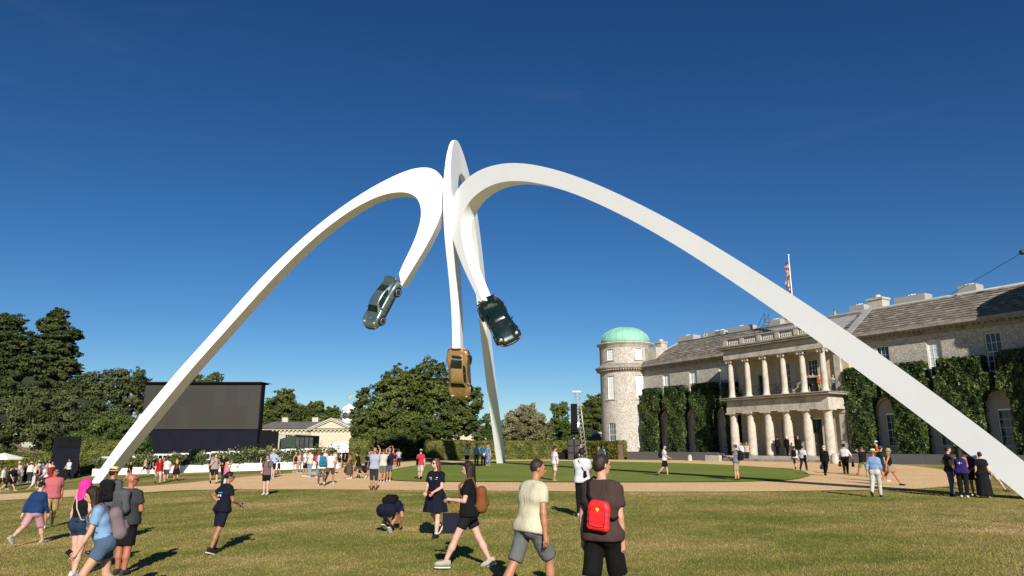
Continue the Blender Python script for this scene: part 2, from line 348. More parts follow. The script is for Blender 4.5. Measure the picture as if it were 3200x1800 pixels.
# ================================================================ hanging sports cars
def paint(name, c, metal=0.6, rough=0.3):
    m, n, l, b = newmat(name); MATS[name] = m
    b.inputs['Metallic'].default_value = metal; b.inputs['Roughness'].default_value = rough
    b.inputs['Coat Weight'].default_value = 1.0; b.inputs['Coat Roughness'].default_value = 0.05
    t = noise(n, l, 300, 1, 0.5, coords(n, l)); r = ramp(n, [(0.3, tuple(x * .9 for x in c)), (0.7, tuple(min(1, x * 1.1) for x in c))])
    l.new(t.outputs[0], r.inputs[0]); l.new(r.outputs[0], b.inputs['Base Color']); return m
M_TYRE = mat('tyre_rubber', (0.015, 0.015, 0.016), 0.8); M_RIM = mat('wheel_rim', (0.55, 0.55, 0.56), 0.3, metal=0.35)
M_BLACKTRIM = mat('black_trim', (0.012, 0.012, 0.013), 0.4); M_CHROME = mat('chrome', (0.8, 0.8, 0.8), 0.12, metal=1.0, var=.02)
M_CARGLASS = glass_dark('car_glass', (0.008, 0.011, 0.010), 0.04); M_CARGLASS.node_tree.nodes['Principled BSDF'].inputs['Specular IOR Level'].default_value = .3; M_CREAM = mat('cream_leather', (0.5, 0.46, 0.36), 0.6)
M_LENS = mat('lamp_lens', (0.75, 0.75, 0.75), 0.08, metal=0.6); M_RED = mat('red_lens', (0.35, 0.01, 0.01), 0.2); M_ORANGE = mat('amber_lens', (0.6, 0.12, 0.02), 0.25)
def itp(x, tab):
    return float(np.interp(x, [t[0] for t in tab], [t[1] for t in tab]))
HOODZ = [(-2.16, .50), (-2.08, .66), (-1.9, .74), (-1.6, .83), (-1.2, .88), (0.9, .88), (1.3, .80), (1.75, .68), (2.0, .56), (2.1, .44)]
FENDZ = [(-2.16, .50), (-2.08, .66), (-1.9, .76), (-1.5, .86), (-1.2, .90), (-.6, .88), (.6, .88), (.95, .87), (1.35, .885), (1.65, .835), (1.88, .73), (2.0, .60), (2.1, .44)]
HALFW = [(-2.16, .60), (-2.05, .76), (-1.8, .88), (-1.3, .94), (-.9, .90), (-.55, .845), (.6, .835), (.95, .865), (1.3, .89), (1.6, .86), (1.9, .74), (2.03, .60), (2.1, .46)]
ZBOT = [(-2.16, .36), (-2.0, .26), (-1.7, .2), (1.7, .19), (2.0, .22), (2.1, .32)]
ROOFZ = [(-1.75, .80), (-1.5, .93), (-1.15, 1.085), (-.8, 1.20), (-.45, 1.27), (-.05, 1.30), (.25, 1.275), (.42, 1.225), (.7, 1.05), (.98, .87)]
GRW = [(-1.75, .50), (-1.5, .55), (-1.1, .62), (-.7, .665), (0, .69), (.5, .69), (.8, .68), (.98, .66)]
ROW = [(-1.75, .46), (-1.5, .46), (-1.1, .475), (-.7, .50), (0, .53), (.35, .53), (.6, .57), (.8, .62), (.98, .655)]
def body_sec(x):
    wv = itp(x, HALFW); zb = itp(x, ZBOT); zh = itp(x, HOODZ); zf = itp(x, FENDZ)
    mid = zb + (zf - zb) * .5
    return [(0, zb), (wv * .80, zb), (wv * .96, zb + (zf - zb) * .12), (wv, mid), (wv * .985, zb + (zf - zb) * .70), (wv * .93, zb + (zf - zb) * .9), (wv * .82, zf), (wv * .70, zf - .012), (wv * .58, zh + .006 + (zf - zh) * .25), (wv * .3, zh + .022), (0, zh + .028)]
def gr_sec(x):
    b = itp(x, GRW); t = itp(x, ROW); zr = itp(x, ROOFZ); zl = .84 - max(0, (-1.2 - x)) * .18
    ze = zl + (zr - zl) * .86
    return [(b + .01, zl - .04), (b, zl + .03), (b + (t - b) * .55, zl + (ze - zl) * .5), (t, ze - .03), (t * .93, ze + (zr - ze) * .45), (t * .6, zr - .012), (0, zr)]
def loft(mb, secf, xs, mi=0, lo=None, hi=None, off=0.0):
    for sgn in (1, -1):
        rows = []
        for x in xs:
            s = secf(x); s = s[lo:hi] if lo is not None else s
            rows.append([Vector((x, sgn * y, z)) for y, z in s])
        k = len(rows[0]); vs = [p for r in rows for p in r]
        if off:
            nv = []
            for i, r in enumerate(rows):
                for j, p in enumerate(r):
                    a = rows[min(i+1, len(rows)-1)][j] - rows[max(i-1, 0)][j]; c = r[min(j+1, k-1)] - r[max(j-1, 0)]
                    n = a.cross(c)
                    if n.length < 1e-9: n = Vector((0, 0, 1))
                    n.normalize()
                    if n.dot(Vector((0.0, p.y, p.z - .7))) < 0: n = -n
                    nv.append(p + n * off)
            vs = nv
        fs = [(i*k+j, i*k+j+1, (i+1)*k+j+1, (i+1)*k+j) for i in range(len(rows)-1) for j in range(k-1)]
        if sgn < 0: fs = [f[::-1] for f in fs]
        mb.add(vs, fs, mi, True)
def merge(me, d=0.0005):
    bm = bmesh.new(); bm.from_mesh(me); bmesh.ops.remove_doubles(bm, verts=bm.verts[:], dist=d); bmesh.ops.recalc_face_normals(bm, faces=bm.faces[:]); bm.to_mesh(me); bm.free(); return me
def quadplate(mb, P, thick, mi=0):
    "thin plate from a grid of points"
    pass
def car(label, pm, attach, nose, roof, interior, tail, shift=(0, 0, 0), lid=False):
    nose = Vector(nose).normalized(); roof = Vector(roof); roof = (roof - nose * roof.dot(nose)).normalized(); left = roof.cross(nose)
    root = empty('sports_car', label=label, cat='car', group='cars hanging from the arch sculpture')
    M = Matrix((nose, left, roof)).transposed().to_4x4(); M.translation = Vector(attach) - nose * (-2.12) - roof * .55 + Vector(shift)
    root.matrix_world = M
    b = MB(); xs = list(np.linspace(-2.16, 2.1, 46)); loft(b, body_sec, xs)
    for x in (-2.16, 2.1):
        s = body_sec(x); b.add([(x, y, z) for y, z in s] + [(x, -y, z) for y, z in s[::-1]], [tuple(range(2*len(s)))])
    loft(b, gr_sec, list(np.linspace(-1.75, .98, 30)))
    link('body', merge(b.mesh('body', [pm])), root)
    g = MB(); loft(g, gr_sec, list(np.linspace(.50, .93, 6)), lo=4, hi=7, off=.009); link('windscreen', merge(g.mesh('windscreen', [M_CARGLASS])), root)
    g = MB(); loft(g, gr_sec, list(np.linspace(-1.38, -.76, 7)), lo=4, hi=7, off=.009); link('rear_window', merge(g.mesh('rear_window', [M_CARGLASS])), root)
    for sgn in (1, -1):
        for x0, x1, nm in ((-.98, -.36, 'quarter_window'), (-.32, .52, 'door_window')):
            g = MB(); rows = []
            for x in np.linspace(x0, x1, 7):
                s = gr_sec(x); t = max(0.0, (-.62 - x) / .36) if x < -.62 else 0; t2 = max(0.0, (x - .2) / .32)
                a = np.array(s[1]); c = np.array(s[3]); a2 = a + (c - a) * (.08 + .45 * t * t); c2 = c + (a - c) * (.02 + .55 * t2 * t2 + .1 * t)
                rows.append([Vector((x, sgn * (q[0] + .012), q[1])) for q in (a2, (a2 + c2) / 2, c2)])
            vs = [p for r in rows for p in r]; fs = [(i*3+j, i*3+j+1, i*3+j+4, i*3+j+3) for i in range(6) for j in range(2)]
            g.add(vs, fs if sgn < 0 else [f[::-1] for f in fs], 0, True); g.build(nm, [M_CARGLASS], root)
        # sill, mirror, handle, lamps
        t = MB(); t.box((-.75, sgn * .78 - .05, .17), (.85, sgn * .78 + .06, .27)); t.build('sill', [M_BLACKTRIM], root)
        t = MB(); t.lathe([(0, -.07), (.05, -.05), (.065, 0), (.05, .05), (0, .06)], 10, (.55, sgn * .86, .95)); t.tube([(.6, sgn * .70, .88), (.56, sgn * .84, .93)], .02); t.build('wing_mirror', [pm], root)
        t = MB(); t.tube([(-.28, sgn * .845, .74), (-.12, sgn * .845, .745)], .018); t.build('door_handle', [M_CHROME], root)
        h = MB(); h.lathe([(.125, -.05), (.13, .0), (.11, .03), (.06, .052), (0, .058)], 16)
        d = Vector((.80, 0.08 * sgn, .58)).normalized(); h.xform(Matrix.Translation((1.79, sgn * .585, .735)) @ d.to_track_quat('Z', 'Y').to_matrix().to_4x4())
        hl = h.build('headlight', [M_LENS], root)
        h = MB(); h.lathe([(.125, .0), (.145, .0), (.145, .02), (.128, .028)], 16); h.xform(Matrix.Translation((1.79, sgn * .585, .735)) @ d.to_track_quat('Z', 'Y').to_matrix().to_4x4()); h.build('headlight_ring', [M_CHROME], hl)
        t = MB(); t.box((1.93, sgn * .62 - .1, .40), (2.03, sgn * .62 + .1, .47)); t.build('indicator', [M_ORANGE], root)
        t = MB(); t.box((-2.14, sgn * .62 - .17, .56), (-2.06, sgn * .62 + .14, .66)); t.build('tail_light', [M_RED], root)
        for wx, rad, wd, yo in ((1.30, .315, .12, .90), (-1.20, .33, .15, .945)):
            wl = empty('wheel'); wl.parent = root; wl.location = (wx, sgn * yo, .31)
            t = MB(); t.lathe([(rad * .72, -wd), (rad * .94, -wd), (rad, -wd * .6), (rad, wd * .0), (rad * .95, .02), (rad * .72, .022)], 24); t.xform(Matrix.Rotation(R(-90 * sgn), 4, 'X')); t.build('tyre', [M_TYRE], wl)
            t = MB(); t.lathe([(rad * .74, .0), (rad * .74, .022), (rad * .69, .028), (rad * .64, .004), (rad * .6, -.04), (rad * .2, -.03), (0.0, -.01)], 24, mi=0)
            for k in range(5):
                a = 2 * math.pi * k / 5; st = len(t.v); t.box((-.035, .05, -.02), (.035, rad * .62, .012), 1); t.xform(Matrix.Rotation(a, 4, 'Z'), st)
            t.xform(Matrix.Rotation(R(-90 * sgn), 4, 'X')); t.build('rim', [M_RIM, M_BLACKTRIM], wl)
            ar = MB(); n = 16; pts = [(wx + (rad + .055) * math.cos(a), 0, .31 + (rad + .05) * math.sin(a)) for a in np.linspace(R(-12), R(192), n)]
            ar.tube([(p[0], sgn * (yo - .035), p[2]) for p in pts], .05, 6); ar.build('wheel_arch', [M_BLACKTRIM if not lid else pm], root)
            ar = MB(); ar.lathe([(rad + .045, -.25), (rad + .045, -.012), (0, -.012)], 20, smooth=False); ar.xform(Matrix.Translation((wx, sgn * (yo - .03), .31)) @ Matrix.Rotation(R(-90 * sgn), 4, 'X')); ar.build('wheel_well', [M_BLACKTRIM], root)
    t = MB(); t.tube([(1.62, -.80, .36), (1.93, -.66, .36), (2.08, -.4, .36), (2.12, 0, .36), (2.08, .4, .36), (1.93, .66, .36), (1.62, .80, .36)], .085, 8); t.build('front_bumper', [M_BLACKTRIM if not lid else pm], root)
    t = MB(); t.tube([(-1.72, -.88, .42), (-2.0, -.76, .42), (-2.14, -.45, .42), (-2.17, 0, .42), (-2.14, .45, .42), (-2.0, .76, .42), (-1.72, .88, .42)], .09, 8); t.build('rear_bumper', [pm], root)
    t = MB()
    if tail == 'whale':
        t.add([(-1.62, -.42, .90), (-1.62, .42, .90), (-2.12, .60, .92), (-2.12, -.60, .92), (-1.62, -.42, .83), (-1.62, .42, .83), (-2.10, .60, .84), (-2.10, -.60, .84)], [(0,1,2,3),(7,6,5,4),(0,4,5,1),(1,5,6,2),(2,6,7,3),(3,7,4,0)])
        t.tube([(-1.85, -.62, .89), (-2.10, -.62, .925), (-2.16, 0, .95), (-2.10, .62, .925), (-1.85, .62, .89)], .04, 6)
    else:
        t.add([(-1.72, -.6, .83), (-1.72, .6, .83), (-2.02, .62, .79), (-2.02, -.62, .79), (-1.72, -.6, .79), (-1.72, .6, .79), (-2.05, .62, .72), (-2.05, -.62, .72)], [(0,1,2,3),(7,6,5,4),(0,4,5,1),(1,5,6,2),(2,6,7,3),(3,7,4,0)])
    t.build('spoiler', [M_BLACKTRIM if lid == 'b' else pm], root)
    if lid:
        t = MB(); t.box((-1.66, -.40, .855), (-1.50, .40, .955)); t.build('engine_grille', [M_BLACKTRIM], root)
        t = MB(); t.tube([(-1.69, -.43, .86), (-1.47, -.43, .97), (-1.47, .43, .97), (-1.69, .43, .86), (-1.69, -.43, .86)], .014, 5); t.build('grille_trim', [M_CHROME], root)
    t = MB(); t.tube([(.96, -.58, .905), (.80, .1, 1.0)], .008, 4); t.build('wiper', [M_BLACKTRIM], root)
    t = MB(); t.lathe([(.045, 0), (.045, .01), (0, .014)], 10, (1.42, 0, .795)); t.build('bonnet_badge', [M_CHROME], root)
    for sgn in (1, -1):
        t = MB(); t.tube([(.98, sgn * .45, .892), (1.4, sgn * .40, .80), (1.86, sgn * .36, .66)], .006, 4); t.build('bonnet_seam', [M_BLACKTRIM], root)
        for x in (.56, -.42):
            t = MB(); t.tube([(x, sgn * (itp(x, HALFW) + .0), .30), (x, sgn * (itp(x, HALFW) + .002), .55), (x, sgn * itp(x, HALFW) * .985, .75), (x, sgn * .715, .86)], .006, 4); t.build('door_seam', [M_BLACKTRIM], root)
    for sgn in (1, -1):
        t = MB(); t.box((-.25, sgn * .36 - .2, .45), (.15, sgn * .36 + .2, .62)); t.box((-.4, sgn * .36 - .19, .5), (-.22, sgn * .36 + .19, 1.1)); t.build('seat', [interior], root)
    return root
def mid(E): return (E[0] + E[1] + E[2] + E[3]) / 4
car('metallic sage silver sports car with big tail spoiler hanging on the big screen side', paint('sage_silver', (0.17, 0.245, 0.23), .7, .3), mid(EL), (-.40, -.12, -.90), (-.58, -.80, .10), M_CREAM, 'whale', (-.70, 0, .15))
car('gold sports car with roof towards the lawn, hanging nose down by the oak', paint('gold_paint', (0.42, 0.265, 0.12), .5, .36), mid(EB), (.03, .46, -.89), (-.22, -.87, -.44), M_BLACKTRIM, 'duck', lid=True)
car('dark green sports car hanging nose down on the house side of the arch', paint('dark_green', (0.006, 0.018, 0.013), .3, .25), mid(ER), (.42, -.52, -.77), (-.16, -.80, .45), M_BLACKTRIM, 'whale', (0, .3, .1))
# ================================================================ country house
def flint_mat():
    m, n, l, b = newmat('flint_wall'); v = coords(n, l)
    vo = n.new('ShaderNodeTexVoronoi'); vo.inputs['Scale'].default_value = 10.0; vo.inputs['Randomness'].default_value = 0.9; l.new(v, vo.inputs['Vector'])
    r = ramp(n, [(0.0, (0.27, 0.25, 0.225)), (0.35, (0.41, 0.385, 0.345)), (0.65, (0.52, 0.49, 0.445)), (1.0, (0.64, 0.61, 0.56))]); l.new(vo.outputs['Color'], r.inputs[0])
    ve = n.new('ShaderNodeTexVoronoi'); ve.feature = 'DISTANCE_TO_EDGE'; ve.inputs['Scale'].default_value = 10.0; ve.inputs['Randomness'].default_value = 0.9; l.new(v, ve.inputs['Vector'])
    re = ramp(n, [(0.0, (0.62, 0.60, 0.57)), (0.10, (1, 1, 1))]); l.new(ve.outputs[0], re.inputs[0])
    mx = n.new('ShaderNodeMix'); mx.data_type = 'RGBA'; mx.blend_type = 'MULTIPLY'; mx.inputs[0].default_value = 1.0
    l.new(r.outputs[0], mx.inputs[6]); l.new(re.outputs[0], mx.inputs[7])
    t = noise(n, l, 0.7, 5, 0.65, v); r2 = ramp(n, [(0.3, (0.84, 0.82, 0.79)), (0.65, (1, 1, 1))]); l.new(t.outputs[0], r2.inputs[0])
    m2 = n.new('ShaderNodeMix'); m2.data_type = 'RGBA'; m2.blend_type = 'MULTIPLY'; m2.inputs[0].default_value = 0.7
    l.new(mx.outputs[2], m2.inputs[6]); l.new(r2.outputs[0], m2.inputs[7]); l.new(m2.outputs[2], b.inputs['Base Color'])
    b.inputs['Roughness'].default_value = 0.85; bump(n, l, b, ve.outputs[0], 0.55, 0.04); return m
def weathered(name, c, dark, scale=1.6, bs=0.35):
    m, n, l, b = newmat(name); MATS[name] = m; v = coords(n, l, (1, 1, 0.55))
    t = noise(n, l, scale, 8, 0.72, v); t2 = noise(n, l, 14, 5, 0.7, v)
    r = ramp(n, [(0.28, dark), (0.46, tuple(x * .8 for x in c)), (0.62, c), (0.8, tuple(min(1, x * 1.12) for x in c))]); l.new(t.outputs[0], r.inputs[0])
    r2 = ramp(n, [(0.3, (0.7, 0.68, 0.64)), (0.55, (1, 1, 1))]); l.new(t2.outputs[0], r2.inputs[0])
    mx = n.new('ShaderNodeMix'); mx.data_type = 'RGBA'; mx.blend_type = 'MULTIPLY'; mx.inputs[0].default_value = 0.8
    l.new(r.outputs[0], mx.inputs[6]); l.new(r2.outputs[0], mx.inputs[7]); l.new(mx.outputs[2], b.inputs['Base Color'])
    b.inputs['Roughness'].default_value = 0.9; bump(n, l, b, t2.outputs[0], bs, 0.03); return m
M_FLINT = flint_mat()
M_STONE = weathered('weathered_stone', (0.54, 0.495, 0.425), (0.20, 0.18, 0.155))
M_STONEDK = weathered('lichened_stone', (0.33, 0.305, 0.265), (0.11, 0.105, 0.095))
M_ASHLAR = weathered('cream_ashlar', (0.60, 0.51, 0.37), (0.42, 0.36, 0.26), 0.9, 0.15)
M_PLASTER = mat('niche_plaster', (0.44, 0.41, 0.37), 0.85, var=.15, scale=1.0)
M_SLATE = weathered('stone_slate', (0.185, 0.158, 0.12), (0.055, 0.048, 0.04), 1.1, 0.3)
M_SLATE2 = weathered('stone_slate_light', (0.34, 0.29, 0.22), (0.16, 0.135, 0.105), 1.7, 0.3)
M_LEAD = mat('lead_sheet', (0.30, 0.30, 0.295), 0.6, var=.2); M_FRAME = mat('white_window_paint', (0.74, 0.73, 0.70), 0.5, var=.05)
M_GLASS = glass_dark(); M_BLIND = mat('drawn_blind', (0.58, 0.61, 0.61), 0.25, var=.06); M_DOOR = mat('dark_door', (0.016, 0.015, 0.014), 0.5)
M_COPPER = mat('verdigris_copper', (0.22, 0.47, 0.355), 0.65, var=.16, scale=1.2); M_BOXGREY = mat('grey_board', (0.33, 0.32, 0.30), 0.8, var=.05); M_HOARD = mat('charcoal_hoarding', (0.11, 0.107, 0.11), 0.75, var=.07)
M_IRON = mat('black_iron', (0.02, 0.02, 0.02), 0.5)
HO = Vector((27.22, 62.0, 0)); HRZ = R(-58.906)
HM = Matrix.Translation(HO) @ Matrix.Rotation(HRZ, 4, 'Z')
HOUSE = empty('country_house', HO, HRZ, label='long flint country house with columned portico and domed round towers', cat='house')
def panel(mb, outer, holes, y, depth, mi=0, mr=None):
    "wall sheet in the xz plane with openings; each opening gets reveals going in by depth"
    bm = bmesh.new(); es = []
    for lp in [outer] + holes:
        vs = [bm.verts.new((x, y, z)) for x, z in lp]
        for i in range(len(vs)): es.append(bm.edges.new((vs[i], vs[(i+1) % len(vs)])))
    bmesh.ops.triangle_fill(bm, use_beauty=True, use_dissolve=False, edges=es)
    bm.verts.index_update()
    fs = []
    for f in bm.faces:
        idx = [v.index for v in f.verts]
        if f.normal.y > 0: idx = idx[::-1]
        fs.append(tuple(idx))
    mb.add([v.co.copy() for v in bm.verts], fs, mi); bm.free()
    for h in holes:
        n = len(h); c = (sum(p[0] for p in h)/n, sum(p[1] for p in h)/n)
        vs = [(x, y, z) for x, z in h] + [(x, y + depth, z) for x, z in h]
        mb.add(vs, [(i, (i+1) % n, n+(i+1) % n, n+i) for i in range(n)], mi if mr is None else mr)
def rect(x0, x1, z0, z1): return [(x0, z0), (x1, z0), (x1, z1), (x0, z1)]
PANE = {}
def sash(parent, cx, z0, z1, wd, y, cols=3, rows=4, blind=0, M=None, each=True):
    "sash window: frame with glazing bars, its panes, sill"
    w = MB(); f = .07; x0, x1 = cx - wd/2, cx + wd/2
    for a, b in (((x0, z0), (x0+f, z1)), ((x1-f, z0), (x1, z1)), ((x0+f, z0), (x1-f, z0+f)), ((x0+f, z1-f), (x1-f, z1))): w.box((a[0], y-.05, a[1]), (b[0], y+.06, b[1]))
    pw = (wd - 2*f) / cols; ph = (z1 - z0 - 2*f) / rows
    for i in range(1, cols): w.box((x0+f+pw*i-.014, y-.02, z0+f), (x0+f+pw*i+.014, y+.03, z1-f))
    for j in range(1, rows): t = .028 if j*2 == rows else .014; w.box((x0+f, y-.025, z0+f+ph*j-t), (x1-f, y+.028, z0+f+ph*j+t))
    if M: w.xform(M)
    o = w.build('window', [M_FRAME], parent)
    s = MB(); s.box((x0-.12, y-.26, z0-.14), (x1+.12, y+.06, z0-.002))
    if M: s.xform(M)
    s.build('window_sill', [M_STONE], o)
    for j in range(rows):
        for i in range(cols):
            bl = j >= rows - blind
            p = MB(); p.box((x0+f+pw*i+.002, y+.005, z0+f+ph*j+.002), (x0+f+pw*(i+1)-.002, y+.018, z0+f+ph*(j+1)-.002))
            if M: p.xform(M)
            p.build('pane', [M_BLIND if bl else M_GLASS], o)
    return o
UPW = [3.9, 8.25, 12.6]; LFW = [-13.95, -18.35, -22.65]
def arch_poly(cx, hw, z0, zs, n=12):
    return [(cx - hw, z0), (cx + hw, z0)] + [(cx + hw * math.cos(a), zs + hw * math.sin(a)) for a in np.linspace(0, math.pi, n)]
def wing(x0, x1, centres, blinds):
    wl = MB(); holes = []
    for c in centres: holes += [rect(c-.58, c+.58, 7.35, 10.3), arch_poly(c, 1.08, .75, 4.7)]
    panel(wl, rect(x0, x1, -.4, 10.95), holes, 3.0, .3)
    o = wl.build('wall', [M_FLINT], HOUSE)
    for c in centres:
        nb = MB(); panel(nb, arch_poly(c, 1.08, .75, 4.7), [rect(c-.58, c+.58, 1.85, 4.55)], 3.29, .2); nb.build('arched_niche', [M_PLASTER], HOUSE)
        ar = MB(); pts = [(c + 1.17 * math.cos(a), 2.97, 4.7 + 1.17 * math.sin(a)) for a in np.linspace(0, math.pi, 15)]; ar.tube(pts, .1, 6); ar.build('niche_surround', [M_STONE], HOUSE)
        sash(HOUSE, c, 7.37, 10.28, 1.14, 3.18, 3, 4, blinds.get(c, 0)); sash(HOUSE, c, 1.87, 4.53, 1.14, 3.42, 3, 4, 0)
wing(1.2, 16.8, UPW, {8.25: 3, 3.9: 0}); wing(-27.2, -11.25, LFW, {-22.65: 4, -18.35: 4, -13.95: 2})
# cornice with modillions along both wings
for x0, x1 in ((1.2, 16.8), (-27.2, -11.25)):
    c = MB(); c.box((x0, 2.86, 10.75), (x1, 2.998, 10.98)); c.box((x0, 2.62, 10.98), (x1, 2.998, 11.10)); c.box((x0, 2.34, 11.102), (x1, 3.3, 11.24)); c.box((x0, 2.22, 11.242), (x1, 3.4, 11.46))
    x = x0 + .2
    while x < x1 - .2: c.box((x, 2.42, 10.985), (x + .14, 2.615, 11.10)); x += .42
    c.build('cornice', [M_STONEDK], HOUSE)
# stone slate roof
ROOF_ = MB()
e0, rz_, yr = (2.45, 11.47), 14.2, 6.3
ROOF_.add([(-27.0, 2.45, 11.46), (17.5, 2.45, 11.46), (17.5, yr, rz_), (-23.7, yr, rz_), (-27.0, 10.1, 11.46), (17.5, 10.1, 11.46)], [(0, 1, 2, 3), (4, 3, 2, 5), (0, 3, 4), (0, 4, 5, 1)])
RO = ROOF_.build('roof', [M_SLATE], HOUSE)
sv = Vector((0, yr - 2.45, rz_ - 11.46)); sl_ = sv.length; sv.normalize(); sn = Vector((0, -sv.z, sv.y))
SLM = [mat('slate_dark', (0.14, 0.122, 0.10), .9, var=.25, scale=4, bs=.3, bscale=20), mat('slate_mid', (0.185, 0.163, 0.133), .9, var=.25, scale=4, bs=.3, bscale=20), mat('slate_pale', (0.25, 0.222, 0.182), .9, var=.22, scale=4, bs=.3, bscale=20)]
SL = []
for k in range(3):
    s = MB(); wd = .43; s.hexa([(0, 0, 0), (wd, 0, 0), (wd, .62, 0), (0, .62, 0), (0, 0, .055), (wd, 0, .055), (wd, .62, .02), (0, .62, .02)]); SL.append(s.mesh('slate', [SLM[k]]))
def slate_M(x, d, tilt):
    M = Matrix.Identity(4); M.col[0][:3] = (1, 0, 0); up = (sv + sn * tilt).normalized(); M.col[1][:3] = up; M.col[2][:3] = Vector((1, 0, 0)).cross(up); M.col[3][:3] = Vector((x, 2.45, 11.47)) + sv * d + sn * .02; return M
rows_ = 11; ex = sl_ / rows_; cnt = 0; rest = MB()
for r_ in range(rows_):
    x = -27.0 + r_ * .30 + .1
    off = .22 if r_ % 2 else 0
    x += off
    while x < 16.9:
        keepx = not (-10.8 < x < .2)
        if keepx and not (x < -26.7 + r_ * .30):
            jw = RNG.uniform(-.02, .02); tl = -.075 + RNG.uniform(-.018, .018); M = slate_M(x + jw, r_ * ex + RNG.uniform(-.03, .02) - .05, tl)
            if x > 4.6 and cnt < 300:
                o = link('slate', SL[RNG.choice((0, 0, 1, 1, 1, 2))], RO); o.matrix_basis = M; cnt += 1
            else:
                st = len(rest.v); wd = .43; rest.hexa([(0, 0, 0), (wd, 0, 0), (wd, .62, 0), (0, .62, 0), (0, 0, .055), (wd, 0, .055), (wd, .62, .02), (0, .62, .02)], RNG.choice((0, 0, 1, 1, 1, 2))); rest.xform(M, st)
        x += .44
rest.build('slates', SLM, RO, kind='stuff')
t = MB(); t.tube([(-23.7, yr, rz_ + .02), (17.4, yr, rz_ + .02)], .11, 8); t.tube([(-27, 2.45, 11.5), (-23.7, yr, rz_ + .02)], .09, 6); t.build('ridge', [M_LEAD], RO)
t = MB(); st = len(t.v); t.box((0, 0, 0), (.75, sl_, .05)); M = slate_M(.75, 0, 0); t.xform(Matrix.Translation((0, -.03, .05)) @ M); t.build('lead_gully', [M_LEAD], RO)
# grey firing boxes, chimneys on the ridge
for x0, x1, z1 in ((-1.0, .45, 14.95), (3.4, 6.15, 14.95), (8.9, 10.35, 14.98), (-16.1, -12.9, 14.95), (-10.7, -9.0, 15.0), (-18.1, -16.7, 14.9), (-24.2, -21.5, 15.0), (-19.2, -17.2, 14.9)):
    b = MB(); b.box((x0, 6.6, 13.6), (x1, 7.8, z1)); b.add([(x0 + .04, 6.64, z1 + .004), (x1 - .04, 6.64, z1 + .004), (x1 - .04, 7.76, z1 + .004), (x0 + .04, 7.76, z1 + .004)], [(0, 1, 2, 3)])
    o = b.build('roof_box', [M_BOXGREY]); o.matrix_world = HM
    tag(o, {3.4: 'longest grey box on the ridge right of the square chimney', -1.0: 'grey box on the ridge between the chimney and the roof worker', 8.9: 'grey box alone on the ridge above the shaded windows', -16.1: 'long grey box on the ridge behind the balustrade end', -10.7: 'grey box beside the roof ladder and low chimney', -18.1: 'small grey box on the ridge next to the long grey box', -24.2: 'grey box on the ridge beside the green dome', -19.2: 'grey box on the ridge beyond the seated roof worker'}[x0], 'box', 'grey boxes on the house roof')
    fl = MB()
    for k in range(5):
        a = x0 + (x1 - x0) * .5 + (k - 2) * .13; fl.lathe([(0, 0), (.1, .05), (.07, .12 + .03 * (k % 3)), (0, .18)], 6, (a, 7.1 + .03 * (k % 2), z1))
    fl.build('foil_cover', [M_FRAME], o)
for x0, x1, y0, y1, z1 in ((.35, 1.8, 7.4, 8.6, 15.5), (-9.9, -8.4, 7.4, 8.6, 15.25), (-22.0, -20.2, 8.2, 9.2, 14.85), (-28.6, -27.5, 7, 8, 14.95)):
    b = MB(); b.box((x0, y0, 12), (x1, y1, z1 - .2)); b.box((x0 - .08, y0 - .08, z1 - .2), (x1 + .08, y1 + .08, z1)); b.lathe([(.3, z1), (.34, z1 + .16), (.22, z1 + .34), (0, z1 + .38)], 12, ((x0+x1)/2, (y0+y1)/2, 0)); b.build('chimney', [M_STONE], HOUSE)
# portico
C0 = -10.23; CS = 2.086
bw = MB(); holes = [rect(-3.1, -2.05, 1.0, 4.32), rect(-6.4, -5.1, 1.7, 4.35), rect(-3.1, -1.95, 6.75, 9.75), rect(-6.15, -4.95, 7.2, 9.75), rect(-8.75, -8.05, 6.75, 8.8), rect(-10.7, -9.6, 1.0, 5.0)]
panel(bw, rect(-11.25, 1.2, 0, 11.6), holes, 2.2, .35); bw.build('portico_wall', [M_ASHLAR], HOUSE)
for xx in (-11.25, 1.2):
    b = MB(); b.add([(xx, 2.2, 0), (xx, 3.0, 0), (xx, 3.0, 11.6), (xx, 2.2, 11.6)], [(0, 1, 2, 3)]); b.build('return_wall', [M_ASHLAR], HOUSE)
sash(HOUSE, -5.75, 1.72, 4.33, 1.28, 2.45, 3, 4); sash(HOUSE, -2.52, 8.2, 9.73, 1.13, 2.45, 3, 3); sash(HOUSE, -5.55, 7.22, 9.73, 1.18, 2.45, 3, 4)
for x0, x1, z0, z1 in ((-3.08, -2.07, 1.0, 3.45), (-3.08, -1.97, 6.75, 8.19), (-8.73, -8.07, 6.75, 8.78), (-10.68, -9.62, 1.0, 4.98)):
    d = MB(); d.box((x0, 2.44, z0), (x1, 2.5, z1)); o = d.build('door', [M_DOOR], HOUSE); h = MB(); h.tube([(x0 + .12, 2.42, z0 + 1.0), (x0 + .12, 2.42, z0 + 1.15)], .02, 5); h.build('door_handle', [M_CHROME], o)
d = MB(); d.box((-3.08, 2.44, 3.49), (-2.07, 2.47, 4.3)); d.box((-3.1, 2.40, 3.45), (-2.05, 2.5, 3.49)); d.build('fanlight', [M_GLASS], HOUSE)
b = MB(); b.box((-11.2, -.75, -.3), (1.15, 2.2, 1.0)); b.build('portico_floor', [M_STONE], HOUSE)
for k in range(2):
    b = MB(); b.box((-10.9 - .3*k, -1.15 - .42*k, -.4), (.9 + .3*k, -.752 - .42*k, .72 - .26*k)); b.build('step', [M_STONEDK], HOUSE)
